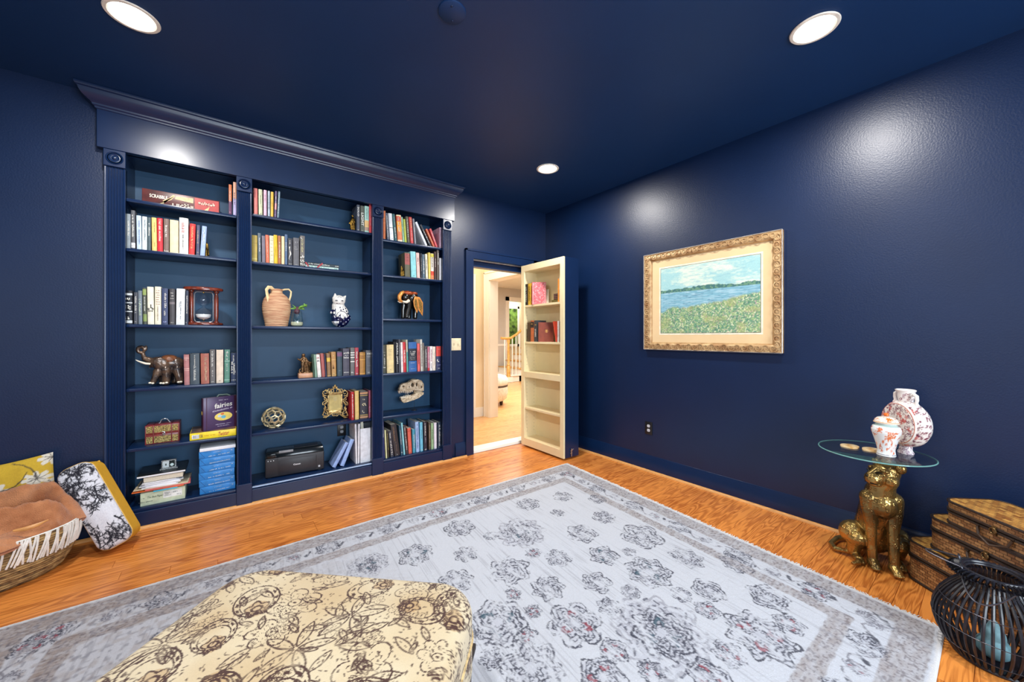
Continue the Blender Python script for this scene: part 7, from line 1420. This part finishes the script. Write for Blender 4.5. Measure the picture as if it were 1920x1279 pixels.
top = .30 + .14 * np.clip((uu - .25) * 1.6, 0, 1) + .10 * n_(6, 1, 80) + .03 * n_(50, 3, 81); mead = np.clip((top - vv) / .03 + .5, 0, 1); mc_ = np.empty_like(col); mc_[:] = S(104, 152, 120); mc_ = mixc(mc_, np.clip((n_(70, 46, 82) - .4) * 3, 0, 1) * .8, S(158, 186, 128)); mc_ = mixc(mc_, np.clip((n_(110, 90, 83) - .62) * 5, 0, 1) * .85, S(222, 226, 190)); mc_ = mixc(mc_, np.clip((n_(90, 60, 84) - .62) * 5, 0, 1) * .7, S(66, 112, 100)); mc_ = mixc(mc_, np.clip((n_(12, 10, 85) - .5) * 3, 0, 1) * .35, S(196, 190, 110)); mc_ = mixc(mc_, np.clip((n_(130, 130, 86) - .78) * 8, 0, 1) * .7, S(206, 160, 170)); col = col * (1 - mead[..., None]) + mc_ * mead[..., None]
ys = pl_ + (pr_ - pl_) * uu; zs = pb_ + (pt_ - pb_) * vv; Vp = np.stack([np.full(uu.shape, -.0125) - .0008 * n_(120, 100, 87), ys - 1.47, zs - 1.553], -1).reshape(-1, 3)
obj('print', big_mesh('print', Vp, gridfaces(nz, nx), col.reshape(-1, 3)), VC('landscape_print', .55, var=.05), pa, True, 180)
# ---------------------------------------------------------------- bookcase door, standing open
DX, DXB, DY0, DY1, DZ0, DZ1 = 2.653, 2.868, 2.650, 3.327, .020, 2.040
t = thing('bookcase_door', 'open hidden door with cream shelves inside and navy outer side', 'door', (DX, DY1, DZ0)); D3 = lambda x, y, z: Vector((x - DX, y - DY1, z - DZ0))
def dbx(x0, x1, y0, y1, z0_, z1_): return MB().box(D3(x0, y0, z0_), D3(x1, y1, z1_))
ST = .052
dbx(DX, DX + .02, DY1 - ST, DY1, DZ0, DZ1).build('stile', SHELFCREAM, t, smooth=False, bevel=.0015); dbx(DX, DX + .02, DY0, DY0 + ST, DZ0, DZ1).build('stile', SHELFCREAM, t, smooth=False, bevel=.0015)
for a, b in ((DZ0, .100), (.784, .846), (1.972, DZ1)): dbx(DX, DX + .02, DY0 + ST, DY1 - ST, a, b).build('rail', SHELFCREAM, t, smooth=False, bevel=.0015)
dbx(DX + .02, DXB - .012, DY0 + .018, DY0 + .03, DZ0, DZ1).build('inner_side', SHELFCREAM, t, smooth=False); dbx(DX + .02, DXB - .012, DY1 - .03, DY1 - .018, DZ0, DZ1).build('inner_side', SHELFCREAM, t, smooth=False)
dbx(DXB - .014, DXB - .008, DY0 + .018, DY1 - .018, DZ0, DZ1).build('inner_back', SHELFCREAM, t, smooth=False)
for zz3 in (1.592, 1.182, .446): dbx(DX + .012, DXB - .014, DY0 + .03, DY1 - .03, zz3 - .022, zz3).build('shelf', SHELFCREAM, t, smooth=False, bevel=.0015)
for a, b in ((.078, .098), (.826, .846), (1.974, 1.99)): dbx(DX + .02, DXB - .014, DY0 + .03, DY1 - .03, a, b).build('fixed_shelf', SHELFCREAM, t, smooth=False)
dbx(DX + .02, DXB, DY0, DY0 + .018, DZ0, DZ1 + .0).build('outer_side', NAVYT, t, smooth=False); dbx(DX + .02, DXB, DY1 - .018, DY1, DZ0, DZ1).build('outer_side', NAVYT, t, smooth=False); dbx(DXB - .008, DXB, DY0 + .018, DY1 - .018, DZ0, DZ1).build('outer_back', NAVYT, t, smooth=False); dbx(DX + .02, DXB, DY0 + .018, DY1 - .018, DZ1 - .016, DZ1).build('top_panel', NAVYT, t, smooth=False)
h = MB()
for yy in (DY1 - .03,):
    for xx in (DX + .06, DXB - .05):
        for k in range(44): h.lathe([(.003, 0), (.003, .0006)], 8, m=Matrix.Translation(D3(xx, yy, .16 + k * .04)) @ Matrix.Rotation(R_(90), 4, 'X'))
h.build('pin_holes', K((120, 110, 84)), t)['kind'] = 'stuff'
MB().tube([D3(DX + .1, DY0 - .012, .03), D3(DX + .1, DY0 - .012, .11)], .0045, 8).box(D3(DX + .082, DY0 - .012, .085), D3(DX + .118, DY0, .092)).box(D3(DX + .082, DY0 - .012, .06), D3(DX + .112, DY0, .067)).tube([D3(DX + .1, DY0 - .012, .1), D3(DX + .125, DY0 - .016, .102)], .004, 8).build('floor_bolt', STEEL, t)
# ---------------------------------------------------------------- books on the door shelves (spines face -x)
def dbook(l, r, top, z, col, desc, shelf, X=2.68, d=.13, turn=0, h=None, w=None, cover=None, lean=0, title=None, bands=None):
    ya, yb = on_x(l, 600, X).y, on_x(r, 600, X).y; w_ = w or (ya - yb - .001); hh = h or (on_x((l + r) / 2, top, X).z - z)
    o = book(w_, hh, d, col, desc, title=title, bands=bands, label='%s, %s shelf of the open door' % (desc, shelf), group='books on the door shelves')
    # local x (width) -> -y, local y (depth) -> +x
    o.matrix_world = Matrix.Translation((X, ya, z)) @ Matrix.Rotation(R_(-90 + turn), 4, 'Z') @ Matrix.Rotation(R_(lean), 4, 'Y'); return o, w_, hh
dbook(984.6, 988.8, 532.7, 1.592, (40, 34, 36), 'thin black book with pale print', 'upper', title=[('g', .5, .8, .5, 0, W_)])
dbook(989.6, 995.6, 531.5, 1.592, (222, 180, 52), 'yellow book with dark print', 'upper', title=[('g', .5, .7, .4, 0, (90, 60, 30))])
o, w_, hh = dbook(996.6, 1003, 530, 1.592, (206, 92, 100), 'ornate pink hardback turned cover-out', 'upper', turn=-36, d=.155, title=[('g', .5, .8, .5, 0, (246, 206, 206))], bands=[(.1, .02, (246, 200, 200)), (.85, .02, (246, 200, 200))])
g = MB(); cvx = w_ + .0006
for i in range(150):
    a, b = rb.uniform(.008, .147), rb.uniform(.008, hh - .008); R = rb.uniform(.003, .007); a0 = rb.uniform(0, 6.28); g.tube([(w_ + .0006, a + R * (1 - .1 * k) * math.cos(a0 + .9 * k), b + R * (1 - .1 * k) * math.sin(a0 + .9 * k)) for k in range(6)], .0013, 3)
g.box((w_ - .0004, .01, .006), (w_ + .001, .013, hh - .006)).box((w_ - .0004, .142, .006), (w_ + .001, .145, hh - .006)).build('cover_tracery', K((246, 214, 214)), o)
o2 = MB().box((0, 0, 0), (.004, .1, .17)).build('booklet', K((236, 226, 214))); o2.location = (2.81, 3.04, 1.592); tag(o2, 'cream booklet standing behind the ornate pink book on the open door', 'booklet')
for k, (z_, h_, c2, lb) in enumerate(((1.592, .03, (96, 84, 40), 'olive trinket box lying on the upper door shelf'), (1.6222, .062, (58, 38, 32), 'dark brown slatted box on the olive trinket box'))):
    y0_ = on_x(1034 if k == 0 else 1038, 560, 2.70).y; o = MB().box((2.70, y0_ - (.095 if k == 0 else .072), z_), (2.78, y0_, z_ + h_)).build('trinket_box', K(c2, .5), bevel=.002); tag(o, lb, 'box')
    if k: 
        for zz3 in (.014, .032, .05): MB().box((2.699, y0_ - .07, z_ + zz3 - .004), (2.7005, y0_ - .002, z_ + zz3 + .004)).build('slat', K((110, 76, 70)), o, smooth=False)
dbook(1045.4, 1048, 522.5, 1.592, (222, 140, 52), 'thin orange book', 'upper'); dbook(1048.4, 1050.4, 520, 1.592, (226, 206, 170), 'thin tan book with dark print', 'upper')
dbook(988.2, 994, 605, 1.182, (74, 56, 42), 'dark brown book', 'second'); dbook(994.4, 1000.4, 601, 1.182, (190, 104, 62), 'orange brown book with black top', 'second', bands=[(.66, .28, (40, 34, 34))], title=[('h', .84, .6, .06, G_)]); dbook(1000.8, 1007.4, 601, 1.182, (56, 64, 72), 'dark slate book with gold print', 'second', title=[('g', .4, .4, .4, 0, W_), ('h', .8, .7, .1, G_)])
o, w_, hh = dbook(1009.2, 1012.5, 604.5, 1.182, (132, 58, 36), 'brown leather book with oval gilt emblem', 'second', turn=-42, d=.165, w=.02, title=[('g', .5, .5, .3, 0, (200, 150, 90))])
MB().tube([(w_ + .0004, .09 + .013 * math.cos(a), hh * .55 + .017 * math.sin(a)) for a in [k * .3927 for k in range(16)]], .002, 5, closed=True).ell((w_ + .0002, .09, hh * .55), (.0012, .007, .010), 10, 6).build('gilt_emblem', K((226, 176, 96)), o)
dbook(1041.5, 1044, 602, 1.182, (196, 66, 42), 'red book leaning on the white book', 'second', d=.14, lean=-12); dbook(1044.4, 1047.8, 602, 1.182, (226, 220, 214), 'white book', 'second', title=[('g', .5, .5, .3, 0, (150, 140, 150))]); dbook(1048.2, 1050.4, 603, 1.182, (92, 62, 42), 'thin brown book', 'second')
# ---------------------------------------------------------------- things seen through the doorway
p = on_z(936, 762, 0); t = thing('tub_ottoman', 'round white upholstered tub seat with dark band in the far room', 'seat', (p.x - .03, p.y + .26, 0)); WU = M('white_upholstery', S(238, 236, 230), .8, bump=.2, bs=100)
MB().lathe([(0, .08), (.26, .08), (.31, .12), (.335, .22), (.33, .33), (.325, .335)], 40).build('base', WU, t); MB().lathe([(.326, .335), (.333, .34), (.333, .362), (.326, .368)], 40, closed=True).build('band', K((84, 70, 62)), t); MB().lathe([(.326, .366), (.338, .40), (.34, .46), (.30, .52), (.2, .545), (0, .55)], 40).build('seat_cushion', WU, t)
for a in (.6, 2.2, 3.8, 5.4): MB().lathe([(.022, 0), (.03, .03), (.034, .082)], 14, (.22 * math.cos(a), .22 * math.sin(a), 0)).build('foot', K((60, 46, 40)), t)
sx_, sy_ = 6.05, 8.25
t = thing('staircase', 'white staircase with oak handrail, newel post and white balusters beyond doorway', 'staircase', (sx_, sy_, 0)); OKR = M('oak_rail', S(206, 158, 86), .35, var=.2, vs=20)
for k in range(5): MB().box((k * .28 + .1, -.1, 0), (1.7, .9, .18 * (k + 1) - .025)).build('riser', WHITE, t, smooth=False); MB().box((k * .28 + .07, -.13, .18 * (k + 1) - .025), (k * .28 + .42, .9, .18 * (k + 1))).build('tread', OKR if k else WHITE, t, smooth=False, bevel=.004)
MB().box((-.06, -.16, 0), (.12, .02, .14)).build('newel_base', WHITE, t, smooth=False); MB().lathe([(.055, .14), (.055, .42), (.04, .44), (.05, .47), (.03, .5), (.038, .7), (.03, 1.05), (.045, 1.1), (.045, 1.16)], 16, (.03, -.07, 0)).build('newel_post', OKR, t)
MB().tube([(-.22, -.07, 1.20), (-.05, -.07, 1.19), (.1, -.07, 1.2), (.3, -.07, 1.3), (.6, -.07, 1.5), (1.5, -.07, 2.08)], .034, 10).build('handrail', OKR, t)
for k in range(-2, 10):
    x = .16 + k * .13; zt2 = 1.18 if k < 0 else 1.2 + max(0, x - .16) * .64; z_b = .14 if k < 0 else .18 * (1 + int(max(0, (x - .1)) / .28)); MB().tube([(x, -.07, z_b if x > .1 else 0), (x, -.07, zt2)], .014, 8).build('baluster', WHITE, t)
